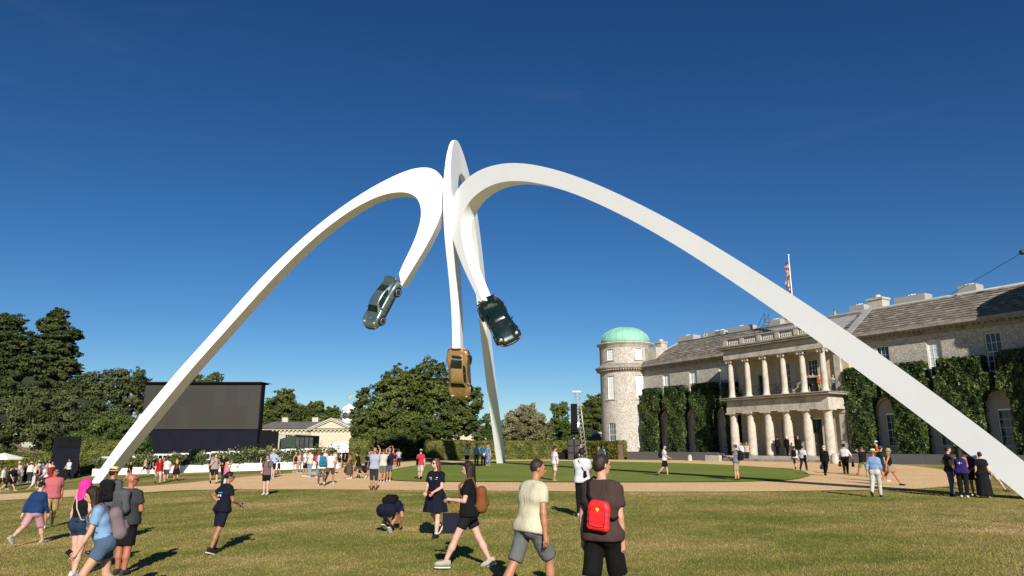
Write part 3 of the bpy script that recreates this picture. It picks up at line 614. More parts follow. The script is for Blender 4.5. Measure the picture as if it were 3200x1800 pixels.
def column_mesh(nm, z0, z1, r0, r1, ionic):
    c = MB(); n = 20; h = z1 - z0
    prof = []
    if ionic: prof += [(r0*1.35, 0), (r0*1.38, .06), (r0*1.15, .11), (r0*1.25, .16), (r0*1.05, .22)]
    else: prof += [(r0*1.02, 0)]
    for k in range(9):
        t = k / 8; prof.append((r0 + (r1 - r0) * t ** 1.6, .24 + (h - .24 - .35) * t))
    if ionic: prof += [(r1 * 1.12, h - .3), (r1 * 1.3, h - .2), (r1 * 1.1, h - .12)]
    else: prof += [(r1 * 1.05, h - .3), (r1 * 1.02, h - .26), (r1 * 1.35, h - .16), (r1 * 1.4, h - .13)]
    c.lathe(prof, n); a = r1 * 1.5; c.box((-a, -a, h - .12), (a, a, h - .002))
    if ionic:
        for sx in (-1, 1):
            for sy in (-1, 1):
                st = len(c.v); c.lathe([(.0, -.05), (.11, -.05), (.12, 0), (.11, .05), (0, .06)], 12); c.xform(Matrix.Translation((sx * (r1 * 1.28), sy * r1 * 1.12, h - .24)) @ Matrix.Rotation(R(90), 4, 'X'), st)
    return c.mesh(nm, [M_STONE])
lc = column_mesh('lower_column', 1.0, 5.05, .43, .36, False); uc = column_mesh('upper_column', 6.55, 10.3, .29, .235, True)
for i in range(6):
    for me, z0, nm in ((lc, 1.0, 'lower_column'), (uc, 6.55, 'upper_column')):
        o = link(nm, me, HOUSE); o.location = (C0 + CS * i, 0, z0); o.rotation_euler = (0, 0, RNG.uniform(0, 6) if nm == 'lower_column' and False else 0)
for x in (C0, C0 + 5 * CS):
    for z0, z1, nm in ((1.0, 5.05, 'lower_pilaster'), (6.5, 10.3, 'upper_pilaster')):
        b = MB(); b.box((x - .3, 1.98, z0), (x + .3, 2.198, z1 - .3)); b.box((x - .38, 1.9, z1 - .3), (x + .38, 2.198, z1 - .002)); b.build(nm, [M_STONE], HOUSE)
def entab(z0, z1, zc, nm):
    b = MB(); b.box((-10.7, -.42, z0), (.65, 2.2, z0 + (z1 - z0) * .48)); b.box((-10.66, -.38, z0 + (z1 - z0) * .48), (.61, 2.2, z1)); b.build(nm, [M_STONE], HOUSE)
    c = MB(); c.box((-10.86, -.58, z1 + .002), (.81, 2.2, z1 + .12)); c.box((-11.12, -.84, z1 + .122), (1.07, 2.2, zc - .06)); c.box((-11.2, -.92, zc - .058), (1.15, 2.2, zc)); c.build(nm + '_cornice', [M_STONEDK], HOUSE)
entab(5.05, 6.15, 6.5, 'lower_entablature'); entab(10.3, 11.2, 11.55, 'upper_entablature')
b = MB(); b.box((-10.75, -.47, 6.502), (.7, .45, 6.552)); b.build('column_plinth', [M_STONE], HOUSE)
# iron rail between the upper columns
for i in range(5):
    xa = C0 + CS * i + .3; xb = C0 + CS * (i + 1) - .3; b = MB()
    for pts in (((xa, .12, 7.55), (xb, .12, 7.55)), ((xa, .12, 6.72), (xb, .12, 6.72)), ((xa, .12, 6.72), (xb, .12, 7.55)), ((xb, .12, 6.72), (xa, .12, 7.55)), (((xa+xb)/2, .12, 6.72), ((xa+xb)/2, .12, 7.55))): b.tube(pts, .022, 4)
    b.build('balcony_rail', [M_IRON], HOUSE)
b = MB()
for z in (6.75, 7.55): b.tube([(C0 + 5*CS, .35, z), (C0 + 5*CS, 2.0, z)], .022, 4)
for k in range(8): b.tube([(C0 + 5*CS, .45 + .2*k, 6.6), (C0 + 5*CS, .45 + .2*k, 7.55)], .014, 4)
b.build('balcony_rail', [M_IRON], HOUSE)
# balustrade
bal = MB(); bal.lathe([(.10, 0), (.10, .05), (.06, .08), (.115, .22), (.10, .32), (.055, .46), (.075, .5), (.10, .53), (.10, .58)], 8); balme = bal.mesh('baluster', [M_STONE])
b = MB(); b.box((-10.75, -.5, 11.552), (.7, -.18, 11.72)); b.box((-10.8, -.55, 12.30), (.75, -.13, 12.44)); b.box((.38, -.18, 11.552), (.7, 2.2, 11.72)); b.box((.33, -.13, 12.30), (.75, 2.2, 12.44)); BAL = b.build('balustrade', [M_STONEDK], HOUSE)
for i in range(6):
    x = C0 + CS * i; b = MB(); b.box((x - .25, -.52, 11.722), (x + .25, -.16, 12.298)); b.build('pier', [M_STONE], BAL)
    if i < 5:
        for k in range(7):
            o = link('baluster', balme, BAL); o.location = (x + .42 + k * (CS - .84) / 6, -.34, 11.72)
for k in range(7):
    o = link('baluster', balme, BAL); o.location = (.54, .15 + k * .28, 11.72)
b = MB(); b.box((-10.7, -.1, 11.56), (.35, 2.2, 11.7)); b.add([(-10.7, 2.2, 11.7), (.35, 2.2, 11.7), (.35, 6.3, 14.15), (-10.7, 6.3, 14.15)], [(0, 1, 2, 3)]); b.build('portico_roof', [M_LEAD], HOUSE)
# flagpole and furled flag
M_POLE = mat('white_pole', (0.75, 0.75, 0.75), 0.5)
FP = empty('flagpole', HM @ Vector((-5.3, 4.0, 12.9)), HRZ, label='white flagpole with a furled colourful flag on the house roof', cat='flagpole')
b = MB(); b.tube([(0, 0, -.4), (0, 0, 7.7)], [.07, .04], 8); b.lathe([(0, 0), (.1, .05), (.1, .12), (0, .18)], 8, (0, 0, 7.7)); b.build('pole', [M_POLE], FP)
def flag_mat():
    m, n, l, b = newmat('flag_cloth'); v = coords(n, l, (2.2, 2.2, 1.7)); t = n.new('ShaderNodeTexVoronoi'); t.inputs['Scale'].default_value = 2.3; l.new(v, t.inputs['Vector'])
    r = ramp(n, [(0.0, (0.4, 0.02, 0.03)), (0.28, (0.6, 0.28, 0.02)), (0.5, (0.02, 0.06, 0.28)), (0.68, (0.5, 0.5, 0.5)), (0.8, (0.4, 0.02, 0.03))]); r.color_ramp.interpolation = 'CONSTANT'
    l.new(t.outputs['Color'], r.inputs[0]); l.new(r.outputs[0], b.inputs['Base Color']); b.inputs['Roughness'].default_value = .9; return m
b = MB(); n = 22
for i in range(n + 1):
    z = 7.1 - i * .26; wd = .30 + .15 * math.sin(i * .9) + .012 * i
    for k in range(7):
        a = k / 6; b.v.append((-.05 - a * wd * .5, -.05 - a * wd * .75 + .07 * math.sin(k * 2.4 + i * .5), z - .05 * a))
for i in range(n):
    for k in range(6): b.f.append((i*7+k, i*7+k+1, (i+1)*7+k+1, (i+1)*7+k)); b.m.append(0); b.sm.append(True)
b.build('flag', [flag_mat()], FP)
# roof ladder frame behind the balustrade
LD = empty('roof_ladder', HM @ Vector((-8.6, 3.2, 12.6)), HRZ, label='black metal ladder frame on the roof behind the balustrade', cat='ladder')
b = MB()
for y in (0, .7):
    b.tube([(-1.2, y, -.6), (.4, y, 1.6)], .04, 5); b.tube([(.4, y, 1.6), (.4, y, 2.5)], .03, 5); b.tube([(-1.2, y, .4), (.4, y, 2.5)], .03, 5)
b.build('rail', [M_IRON], LD)
for k in range(8):
    t = k / 7; b = MB(); b.tube([(-1.2 + 1.6*t, 0, -.6 + 2.2*t), (-1.2 + 1.6*t, .7, -.6 + 2.2*t)], .03, 5); b.build('rung', [M_IRON], LD)
# round towers
def tower(cx, cam_ang, full):
    T = empty('round_tower'); T.parent = HOUSE; T.location = (cx, 3.0, 0)
    r = 3.25; n = 60; da = 2 * math.pi / n
    wins = [(-36, 1.81, 4.62, .98), (30, 1.81, 4.62, .98), (-36, 7.5, 10.3, .98), (30, 7.5, 10.3, .98), (-36, 12.25, 13.6, .98), (28, 12.25, 13.6, 1.2)]
    zs = sorted({-.4, .8, 1.81, 4.62, 7.5, 10.3, 12.25, 13.6, 14.1}); mb = MB()
    def cell_open(a, z):
        for wa, z0, z1, ww in wins:
            c = cam_ang + R(wa); d = (a - c + math.pi) % (2 * math.pi) - math.pi
            if abs(d) < 1.6 * da and z0 - .01 < z < z1 + .01: return True
        return False
    base = cam_ang + R(-36); 
    for wa, z0, z1, ww in wins: pass
    for i in range(n):
        a0 = base + (i - .5) * da + 0.0; a1 = a0 + da; am = (a0 + a1) / 2
        for z0, z1 in zip(zs, zs[1:]):
            if cell_open(am, (z0 + z1) / 2): continue
            mb.add([(r*math.cos(a0), r*math.sin(a0), z0), (r*math.cos(a1), r*math.sin(a1), z0), (r*math.cos(a1), r*math.sin(a1), z1), (r*math.cos(a0), r*math.sin(a0), z1)], [(0, 1, 2, 3)], 0, False)
    link('wall', merge(mb.mesh('wall', [M_FLINT]), .001), T)
    for wa, z0, z1, ww in wins:
        df = [(base + i*da - (cam_ang + R(wa)) + math.pi) % (2*math.pi) - math.pi for i in range(n)]; hits = [q for q in df if abs(q) < 1.6 * da]
        c = cam_ang + R(wa) + sum(hits) / len(hits)
        M = Matrix.Rotation(c + R(90), 4, 'Z') @ Matrix.Translation((0, -r + .15, 0))
        ww = len(hits) * da * r * .985; sash(T, 0, z0, z1, ww, 0, 3, 4 if z1 - z0 > 2 else 4, 4 if z0 > 5 else (4 if wa > 0 else 0), M=M)
        b = MB()
        for sx in (-1, 1): b.box((sx*ww/2 - .02, -.02, z0), (sx*ww/2 + .02, .3, z1))
        b.box((-ww/2, -.02, z1 - .01), (ww/2, .3, z1 + .03)); b.xform(M); b.build('window_reveal', [M_STONE], T)
    b = MB(); b.lathe([(r - .05, 10.7), (r + .06, 10.75), (r + .1, 11.0), (r + .32, 11.05), (r + .55, 11.2), (r + .6, 11.42), (r + .3, 11.55), (r - .05, 11.85)], 60); b.build('cornice', [M_STONEDK], T)
    for k in range(72):
        pass
    b = MB()
    for k in range(72):
        a = 2*math.pi*k/72; st = len(b.v); b.box((r + .02, -.06, 10.98), (r + .42, .06, 11.1)); b.xform(Matrix.Rotation(a, 4, 'Z'), st)
    b.build('modillion_band', [M_STONE], T)
    b = MB(); b.lathe([(r - .05, 13.75), (r + .05, 13.8), (r + .05, 14.2), (r + .3, 14.3), (r + .36, 14.45), (r - .2, 14.52)], 60); b.build('upper_cornice', [M_STONE], T)
    rd = 3.05; prof = [(rd, 14.48), (rd, 14.85)] + [(rd * math.cos(t), 14.85 + 1.85 * math.sin(t)) for t in np.linspace(0.05, R(90), 12)]
    b = MB(); b.lathe(prof, 48); dm = b.build('dome', [M_COPPER], T)
    for k in range(24):
        a = 2*math.pi*k/24; b = MB(); b.tube([((q + .012) * math.cos(a), (q + .012) * math.sin(a), z) for q, z in prof[1:-1]], .03, 4); b.build('dome_rib', [M_COPPER], dm)
    return T
tc = HM @ Vector((-29.8, 3, 0)); ca = math.atan2(-tc.y, -tc.x) - HRZ
tower(-29.8, ca, True); tower(19.8, math.atan2(-1, 0) , False)
b = MB(); b.box((-27.4, 3.4, 10.5), (-24.6, 6.0, 13.6)); b.build('link_wall', [M_STONE], HOUSE)
# charcoal hoarding in front of the planting
def hoarding(x0, x1, label):
    g = empty('low_hoarding', HM @ Vector((x0, -1.0, 0)), HRZ, label=label, cat='hoarding'); x = 0; L = x1 - x0
    while x < L - .1:
        wd = min(2.4, L - x); p = HM @ Vector((x0 + x, -1, 0)); b = MB(); b.box((x + .006, 0, zg(p.x, p.y) - .1), (x + wd - .006, .06, 1.28)); b.build('board', [M_HOARD], g); x += wd
    b = MB(); b.box((0, .065, 1.0), (L, .9, 1.2)); b.build('planting_bed', [mat('bed_soil', (0.05, 0.04, 0.03), .95)], g)
hoarding(-25.4, -11.6, 'low charcoal hoarding between the domed tower and the portico'); hoarding(1.5, 16.5, 'low charcoal hoarding along the shaded end of the house')
def stone(x, y, label, h=.62, wd=.42):
    p = HM @ Vector((x, y, 0)); z = zg(p.x, p.y); b = MB(); b.lathe([(wd*.5, -.2), (wd*.52, h*.3), (wd*.46, h*.7), (wd*.3, h*.93), (0, h)], 12, sx=1.15); o = b.build('kerb_stone', [M_STONE]); o.location = (p.x, p.y, z); o.rotation_euler = (0, 0, HRZ); tag(o, label, 'stone', 'rounded stones by the portico')
stone(-14.6, -1.9, 'rounded stone in front of the hoarding on the tower side of the portico'); stone(2.0, -2.2, 'rounded stone beside the portico steps near the man in black hat', .85, .6)
for x, lb in ((-11.8, 'square stone block at the hoarding end of the portico steps'), (-10.9, 'square stone block against the portico steps')):
    b = MB(); b.box((x - .42, -2.2, 0), (x + .42, -1.75, 1.0)); o = b.build('stone_block', [M_STONE]); o.matrix_world = HM; tag(o, lb, 'stone', 'square stone blocks by the portico')
# ================================================================ foliage
def leaf_mat(name, c1, c2, c3, spec=0.12, rough=0.65, scale=0.35, trans=0.15):
    m, n, l, b = newmat(name); MATS[name] = m; v = coords(n, l)
    t = noise(n, l, scale, 4, 0.6, v); f = noise(n, l, 9, 2, 0.6, v)
    ad = n.new('ShaderNodeMath'); ad.operation = 'MULTIPLY_ADD'; l.new(f.outputs[0], ad.inputs[0]); ad.inputs[1].default_value = 0.8; l.new(t.outputs[0], ad.inputs[2])
    r = ramp(n, [(0.62, c1), (0.88, c2), (1.12 if False else 1.0, c3)]); l.new(ad.outputs[0], r.inputs[0]); l.new(r.outputs[0], b.inputs['Base Color'])
    b.inputs['Roughness'].default_value = rough; b.inputs['Specular IOR Level'].default_value = spec
    return m
LF_OAK = leaf_mat('oak_leaves', (0.0221, 0.0357, 0.0068), (0.0527, 0.0723, 0.0153), (0.1062, 0.1275, 0.0306))
LF_HOLM = leaf_mat('holm_oak_leaves', (0.0229, 0.0317, 0.0106), (0.0484, 0.0616, 0.0211), (0.0924, 0.1056, 0.0422))
LF_CEDAR = leaf_mat('dark_evergreen', (0.0119, 0.0221, 0.0068), (0.0289, 0.0442, 0.0136), (0.068, 0.0808, 0.0255))
LF_PALE = leaf_mat('variegated_leaves', (0.075, 0.075, 0.03), (0.1425, 0.135, 0.0638), (0.2475, 0.2325, 0.1275))
LF_HEDGE = leaf_mat('hedge_leaves', (0.0293, 0.0411, 0.0078), (0.0733, 0.088, 0.0176), (0.1466, 0.1466, 0.0391), scale=1.2)
LF_LAUREL = leaf_mat('glossy_laurel', (0.0103, 0.024, 0.0051), (0.0257, 0.0472, 0.0103), (0.0729, 0.0987, 0.0257), spec=0.3, rough=0.45, scale=1.0)
LF_MID = leaf_mat('mid_green_leaves', (0.0265, 0.0446, 0.0106), (0.0531, 0.0829, 0.0191), (0.1062, 0.1381, 0.0425))
LF_PLANT = leaf_mat('planter_shrub', (0.033, 0.0495, 0.0154), (0.066, 0.088, 0.0286), (0.165, 0.1815, 0.077), scale=1.5)
M_BARK = weathered('bark', (0.12, 0.095, 0.07), (0.04, 0.032, 0.025), 2.2, 0.7)
M_CORE = mat('foliage_shade', (0.016, 0.022, 0.008), 0.95)  # near-black green that stands in for the shade deep inside foliage
def leaves(P, size, N=None, jitter=0.9, elong=1.5, m=None, name='crown'):
    "one small two-triangle leaf at each point, tilted at random about a preferred normal"
    n = len(P); r = NP.normal(size=(n, 3)) * jitter
    if N is not None: r = r + N
    r /= np.linalg.norm(r, axis=1)[:, None] + 1e-9
    a = np.cross(r, NP.normal(size=(n, 3))); a /= np.linalg.norm(a, axis=1)[:, None] + 1e-9; b = np.cross(r, a)
    s = size * (0.6 + 0.8 * NP.random(n))[:, None]
    V = np.empty((n, 4, 3)); V[:, 0] = P - a * s * elong * .5; V[:, 1] = P + b * s * .5; V[:, 2] = P + a * s * elong * .5; V[:, 3] = P - b * s * .5
    return npmesh(name, V.reshape(-1, 3), np.arange(n * 4).reshape(-1, 4), m, smooth=False)
def sphere_pts(n):
    p = NP.normal(size=(n, 3)); return p / np.linalg.norm(p, axis=1)[:, None]
def tree(name, label, base, blobs, leaf, m, dens=1.0, clump=0.24, trunk_r=.3, group=None, flat=1.0, parent=None, cat='tree', limbs=6, clumpn=None, core=False):
    "blobs: (centre xyz, radii xyz) of the crown's main masses; clumps of leaves are scattered through their outer shells"
    root = empty(name, base, label=label, cat=cat, group=group); bx = Vector(base)
    leaf *= .61; pts = []; nrm = []; cl = []
    for c, rad in blobs:
        c = np.array(c, float) - np.array(bx); rad = np.array(rad, float); rm = rad.mean(); cr = max(.35, rm * clump)
        k = clumpn or int(14 * (rm / cr) ** 2 * .26 * dens) + 6
        d = sphere_pts(k); q = c + d * rad * (0.42 + 0.58 * NP.random(k) ** .5)[:, None] * (1 + .10 * NP.normal(size=k))[:, None]
        for ci, dd in zip(q, d):
            if ci[2] < .4: continue
            R_ = cr * (0.6 + .8 * NP.random()); nl = int(dens * 5.2 * (R_ / leaf) ** 2) + 10; s = sphere_pts(nl); rr = R_ * (NP.random(nl) ** .38)[:, None]
            pts.append(ci + s * rr * np.array([1, 1, .72 * flat])); nrm.append(s * .7 + dd * .5 + np.array([0, 0, .35])); cl.append(ci)
    P = np.concatenate(pts); Nn = np.concatenate(nrm)
    link('crown', leaves(P, leaf, Nn, .75, 1.45, m), root)
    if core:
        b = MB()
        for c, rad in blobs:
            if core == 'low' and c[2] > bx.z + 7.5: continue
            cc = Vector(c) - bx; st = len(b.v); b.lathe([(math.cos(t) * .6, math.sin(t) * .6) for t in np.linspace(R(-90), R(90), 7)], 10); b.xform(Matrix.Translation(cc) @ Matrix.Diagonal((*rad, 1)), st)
        b.build('crown_shade', [M_CORE], root)  # dark solids paint shade into the gaps between leaf clumps
    t = MB(); top = max((np.array(b[0]) - np.array(bx))[2] for b in blobs)
    h = top * .8; pr = [Vector((0, 0, -.3)), Vector((.1, 0, h * .3)), Vector((-.15, .1, h * .6)), Vector((.1, 0, h))]
    t.tube(pr, [trunk_r * 1.3, trunk_r, trunk_r * .7, trunk_r * .3], 8)
    for i, (c, rad) in enumerate(blobs):
        e = Vector(c) - bx; zst = min(h * (.28 + .08 * (i % 5)), e.z * .8); s = Vector((0, 0, zst)); mdl = (s + e) / 2 + Vector((0, 0, -.05 * (e - s).length))
        t.tube([s, mdl, e], [trunk_r * .55, trunk_r * .38, trunk_r * .14], 6)
        for j in range(limbs):
            q = cl[int(NP.integers(len(cl)))]
            if (Vector(q) - e).length < max(rad) * 1.2: t.tube([mdl.lerp(e, .5), Vector(q)], [trunk_r * .2, trunk_r * .05], 4)
    t.build('trunk', [M_BARK], root)
    return root
def pblob(u, v, ru, rv, Y, ry=None):
    c = at(u, v, Y); k = Y / FPX / CT
    return ((c.x, c.y, c.z), (ru * k, (ry or (ru + rv) / 2) * k, rv * k))
def ptree(name, label, u, Y, blobs, leaf, m, **kw):
    c = at(u, 1395, Y); z = zg(c.x, Y)
    return tree(name, label, (c.x, Y, z), [pblob(*b[:4], Y + (b[4] if len(b) > 4 else 0)) for b in blobs], leaf, m, **kw)
# clipped shrubs on the house wall
def wall_shrub(label, cols, tops, z1=8.45):
    "cols: (x0, x1) of the stem-like block below, tops: (x0, x1) of the wider block above"
    g = empty('clipped_wall_shrub', HM @ Vector(((cols[0] + cols[1]) / 2, 2.4, .6)), HRZ, label=label, cat='shrub', group='clipped shrubs against the house wall')
    ox = (cols[0] + cols[1]) / 2; yf = 1.85
    def span(z):
        if z < 4.9: return cols
        if z < 5.95:
            t = ((z - 4.9) / 1.05) ** 1.7; a = max(tops[0], cols[0] - .55); b = min(tops[1], cols[1] + .55); lo = cols[0] + (a - cols[0]) * t; hi = cols[1] + (b - cols[1]) * t; return (lo, hi)
        if z < 7.2: return (tops[0] - .32, tops[1] + .32)
        return tops
    P = []; Nn = []
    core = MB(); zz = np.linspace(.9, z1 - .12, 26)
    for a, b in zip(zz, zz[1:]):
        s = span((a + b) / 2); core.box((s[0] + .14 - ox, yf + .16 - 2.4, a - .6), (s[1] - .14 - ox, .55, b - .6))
    core.build('inner_shade', [M_CORE], g)  # dark blocks behind the leaves, coloured as the shade within the shrub
    for k in range(9000):
        z = NP.uniform(.75, z1); s = span(z); x = NP.uniform(s[0], s[1])
        wob = .07 * math.sin(x * 3.1 + z * 2.3) + .06 * math.sin(x * 7 - z * 5)
        P.append((x - ox, yf + wob + NP.normal() * .055 - 2.4, z - .6)); Nn.append((0, -1, .45))
    for k in range(2600):
        z = NP.uniform(.75, z1); s = span(z); sd = NP.integers(2); y = NP.uniform(yf, 2.9)
        P.append((s[sd] + NP.normal() * .05 - ox, y - 2.4, z - .6)); Nn.append((-1 if sd == 0 else 1, 0, .3))
    for k in range(1100):
        x = NP.uniform(tops[0], tops[1]); P.append((x - ox, NP.uniform(yf, 2.9) - 2.4, z1 - .6 + NP.normal() * .06)); Nn.append((0, -.2, 1))
    link('foliage', leaves(np.array(P), .15, np.array(Nn), .55, 1.7, LF_LAUREL), g)
    b = MB()
    for dx in (-.25, .2): b.tube([(dx, .1, -.2), (dx + .1, .1, 1.5), (dx - .1, .15, 4)], [.09, .07, .04], 6)
    b.build('stem', [M_BARK], g)
wall_shrub('clipped laurel pillar against the house beside the domed tower', (-25.9, -23.75), (-25.6, -23.3)); wall_shrub('second clipped laurel pillar from the domed tower', (-21.6, -19.45), (-21.9, -19.05)); wall_shrub('third clipped laurel pillar from the domed tower', (-17.3, -15.1), (-17.6, -14.6)); wall_shrub('narrow clipped laurel squeezed between arched niche and portico', (-12.9, -11.5), (-13.2, -11.4), 8.2)
wall_shrub('clipped laurel against the house directly beside the portico', (.95, 2.8), (.9, 3.25)); wall_shrub('broad clipped laurel between the first and second niche beyond the portico', (5.0, 7.1), (4.55, 7.65)); wall_shrub('broad clipped laurel half in shadow on the house wall', (9.4, 11.5), (8.85, 12.05)); wall_shrub('fully shaded clipped laurel at the far end of the house wall', (13.7, 16.3), (13.3, 16.5), 8.6)
# box hedges
def hedge(label, p0, p1, h, depth, m=LF_HEDGE, leafs=.16, dens=220, name='clipped_hedge'):
    p0 = Vector(p0); p1 = Vector(p1); d = (p1 - p0); L = d.length; ang = math.atan2(d.y, d.x); g = empty(name, (p0.x, p0.y, min(p0.z, p1.z)), ang, label=label, cat='hedge')
    b = MB(); b.box((.1, .1, -.3), (L - .1, depth - .1, h - .12)); b.build('inner_shade', [M_CORE], g)  # dark box under the leaves, its colour painted as the hedge's inner shade
    nf = int(L * h * dens); x = NP.uniform(0, L, nf); z = NP.uniform(0, h, nf); y = .05 * np.sin(x * 2.1 + z) + .05 * NP.normal(size=nf); P = [np.stack([x, y, z], 1)]; Nn = [np.tile([0, -1, .3], (nf, 1))]
    nt_ = int(L * depth * dens); x = NP.uniform(0, L, nt_); y = NP.uniform(0, depth, nt_); P.append(np.stack([x, y, h + .05 * np.sin(x * 1.7) + .04 * NP.normal(size=nt_)], 1)); Nn.append(np.tile([0, 0, 1], (nt_, 1)))
    ns = int(h * depth * dens)
    for e in (0, L): P.append(np.stack([np.full(ns, e) + .04 * NP.normal(size=ns), NP.uniform(0, depth, ns), NP.uniform(0, h, ns)], 1)); Nn.append(np.tile([1 if e else -1, 0, .2], (ns, 1)))
    link('foliage', leaves(np.concatenate(P), leafs, np.concatenate(Nn), .6, 1.5, m), g); return g
def gp(u, Y): 
    c = at(u, 1395, Y); return Vector((c.x, Y, zg(c.x, Y)))
hedge('long clipped beech hedge behind the arch foot', gp(1330, 90), gp(1772, 90), 2.3, 1.2); hedge('short clipped hedge beside the domed tower and speaker stack', gp(1806, 92), gp(1932, 84), 2.1, 1.2)
hedge('clipped hedge block beside the white marquee', gp(1092, 84), gp(1155, 84), 2.6, 2.5); hedge('clipped hedge behind the parasol crowd', gp(-140, 76), gp(165, 72), 2.9, 1.2); hedge('clipped hedge beside the navy speaker tower', gp(222, 74), gp(420, 76), 3.4, 1.2)
# trees
ptree('evergreen_tree', 'tall dark evergreen at the edge of the tree group', 20, 112, [(20, 1010, 60, 32), (40, 1070, 85, 40), (10, 1130, 100, 45), (50, 1190, 95, 50), (-30, 1060, 80, 60), (0, 1250, 120, 60)], .42, LF_CEDAR, dens=1.25, trunk_r=.6, flat=.55, group='trees behind the lawn', clump=.22, core=True)
ptree('evergreen_tree', 'tallest dark evergreen with ragged layered top', 172, 110, [(182, 985, 26, 22), (165, 1015, 48, 26), (190, 1045, 60, 28), (150, 1080, 62, 34), (195, 1095, 52, 30), (225, 1052, 30, 16), (150, 1140, 85, 40), (200, 1150, 55, 36), (130, 1200, 100, 45)], .42, LF_CEDAR, dens=1.3, trunk_r=.6, flat=.5, group='trees behind the lawn', clump=.22, core=True)
ptree('holm_oak', 'grey green holm oak with gaps against the sky beside the big screen', 395, 98, [(300, 1205, 60, 40), (365, 1190, 48, 38), (425, 1195, 36, 42), (400, 1250, 56, 40), (320, 1260, 70, 45), (250, 1215, 50, 35), (440, 1270, 26, 26)], .34, LF_HOLM, dens=1.0, trunk_r=.5, group='trees behind the lawn', clump=.25)
ptree('holm_oak', 'broad grey green holm oak in front of the evergreens', 180, 92, [(150, 1265, 90, 55), (240, 1275, 90, 55), (60, 1300, 100, 60), (170, 1340, 110, 55), (290, 1330, 80, 60), (-20, 1350, 90, 60)], .34, LF_HOLM, dens=1.05, trunk_r=.6, group='trees behind the lawn', clump=.22, core=True)
ptree('laurel_tree', 'bright green bushy laurel below the holm oak beside the screen', 370, 88, [(340, 1330, 60, 40), (400, 1345, 50, 45), (300, 1375, 70, 36), (250, 1385, 60, 34), (420, 1390, 40, 36)], .26, LF_MID, dens=1.1, trunk_r=.3, group='trees behind the lawn', core=True)
ptree('oak_tree', 'tree crown showing above the big screen', 640, 125, [(610, 1195, 32, 24), (665, 1190, 30, 26), (635, 1220, 60, 34), (690, 1215, 20, 22), (590, 1215, 30, 26)], .36, LF_OAK, trunk_r=.4, group='trees behind the lawn')
ptree('oak_tree', 'dense green tree behind the stables beside the screen', 880, 165, [(890, 1240, 30, 26), (870, 1275, 52, 34), (910, 1290, 46, 34), (840, 1300, 40, 30), (875, 1335, 80, 40), (820, 1330, 40, 34)], .5, LF_OAK, dens=1.1, trunk_r=.5, group='trees behind the stables', core=True)
ptree('oak_tree', 'rounded dark green tree behind the stables clock', 990, 185, [(988, 1272, 24, 20), (965, 1290, 36, 24), (1005, 1300, 40, 26), (1040, 1292, 24, 24), (1000, 1330, 70, 34), (940, 1325, 34, 30)], .55, LF_OAK, dens=1.1, trunk_r=.5, group='trees behind the stables', core=True)
ptree('oak_tree', 'great spreading oak with dark trunk behind the gold car', 1320, 100, [(1345, 1165, 52, 42), (1300, 1200, 60, 40), (1245, 1180, 42, 34), (1215, 1225, 50, 40), (1270, 1245, 60, 40), (1370, 1215, 56, 42), (1340, 1262, 46, 30), (1425, 1235, 46, 34), (1475, 1250, 38, 40), (1415, 1290, 52, 42), (1460, 1320, 40, 42), (1390, 1345, 48, 36), (1200, 1285, 56, 40), (1160, 1320, 48, 40), (1260, 1310, 50, 30), (1180, 1370, 50, 30), (1290, 1395, 70, 34), (1320, 1320, 44, 34), (1300, 1355, 60, 30), (1240, 1355, 50, 34)], .36, LF_OAK, dens=1.25, trunk_r=.55, group='trees behind the lawn', clump=.22, limbs=4, core='low')
ptree('holm_oak', 'narrow pale tree between the stables clock and the great oak', 1125, 118, [(1135, 1238, 22, 28), (1132, 1280, 28, 34), (1112, 1298, 18, 24), (1145, 1325, 38, 40), (1122, 1345, 26, 28)], .36, LF_HOLM, trunk_r=.35, group='trees behind the lawn')
ptree('dark_bush', 'dark shady bush growing under the great oak', 1240, 94, [(1170, 1400, 50, 26), (1235, 1400, 55, 30), (1300, 1410, 50, 24), (1270, 1380, 50, 24), (1345, 1405, 40, 24)], .26, LF_CEDAR, trunk_r=.15, cat='bush', core=True)
ptree('young_tree', 'small feathery tree beside the arch back foot', 1530, 99, [(1525, 1310, 14, 18), (1545, 1330, 18, 24), (1520, 1350, 24, 24), (1545, 1372, 26, 22), (1500, 1368, 26, 20)], .26, LF_MID, trunk_r=.15, group='trees behind the hedge')
ptree('pale_bush', 'large pale variegated dome-shaped bush behind the hedge', 1645, 97, [(1640, 1305, 52, 40), (1600, 1340, 40, 34), (1680, 1335, 44, 40), (1640, 1355, 70, 36), (1700, 1365, 32, 26)], .24, LF_PALE, dens=1.2, trunk_r=.25, cat='bush', core=True)
ptree('young_tree', 'slim feathery tree between the pale bush and speaker array', 1748, 100, [(1735, 1280, 14, 22), (1760, 1278, 16, 22), (1750, 1310, 30, 28), (1738, 1345, 36, 30), (1770, 1350, 34, 30), (1745, 1380, 40, 24)], .26, LF_MID, trunk_r=.18, group='trees behind the hedge')
ptree('oak_tree', 'dark rounded tree behind the speaker array and domed tower', 1855, 125, [(1862, 1262, 30, 28), (1835, 1290, 36, 36), (1875, 1305, 40, 40), (1830, 1340, 44, 36), (1860, 1360, 50, 30)], .4, LF_OAK, dens=1.1, trunk_r=.4, group='trees behind the hedge', core=True)
for i, (u, v, Y, lab) in enumerate([(1420, 1372, 210, 'distant low tree seen through the oak'), (1560, 1378, 200, 'distant low tree beyond the arch foot'), (1080, 1335, 230, 'distant tree behind the clock cupola'), (760, 1340, 190, 'distant tree hidden behind the screen edge'), (1210, 1350, 220, 'distant tree behind the great oak')]):
    ptree('oak_tree', lab, u, Y, [(u, v, 50, 30), (u - 40, v + 12, 40, 26), (u + 45, v + 10, 44, 26)], .6, LF_OAK, trunk_r=.4, group='distant trees', core=True)
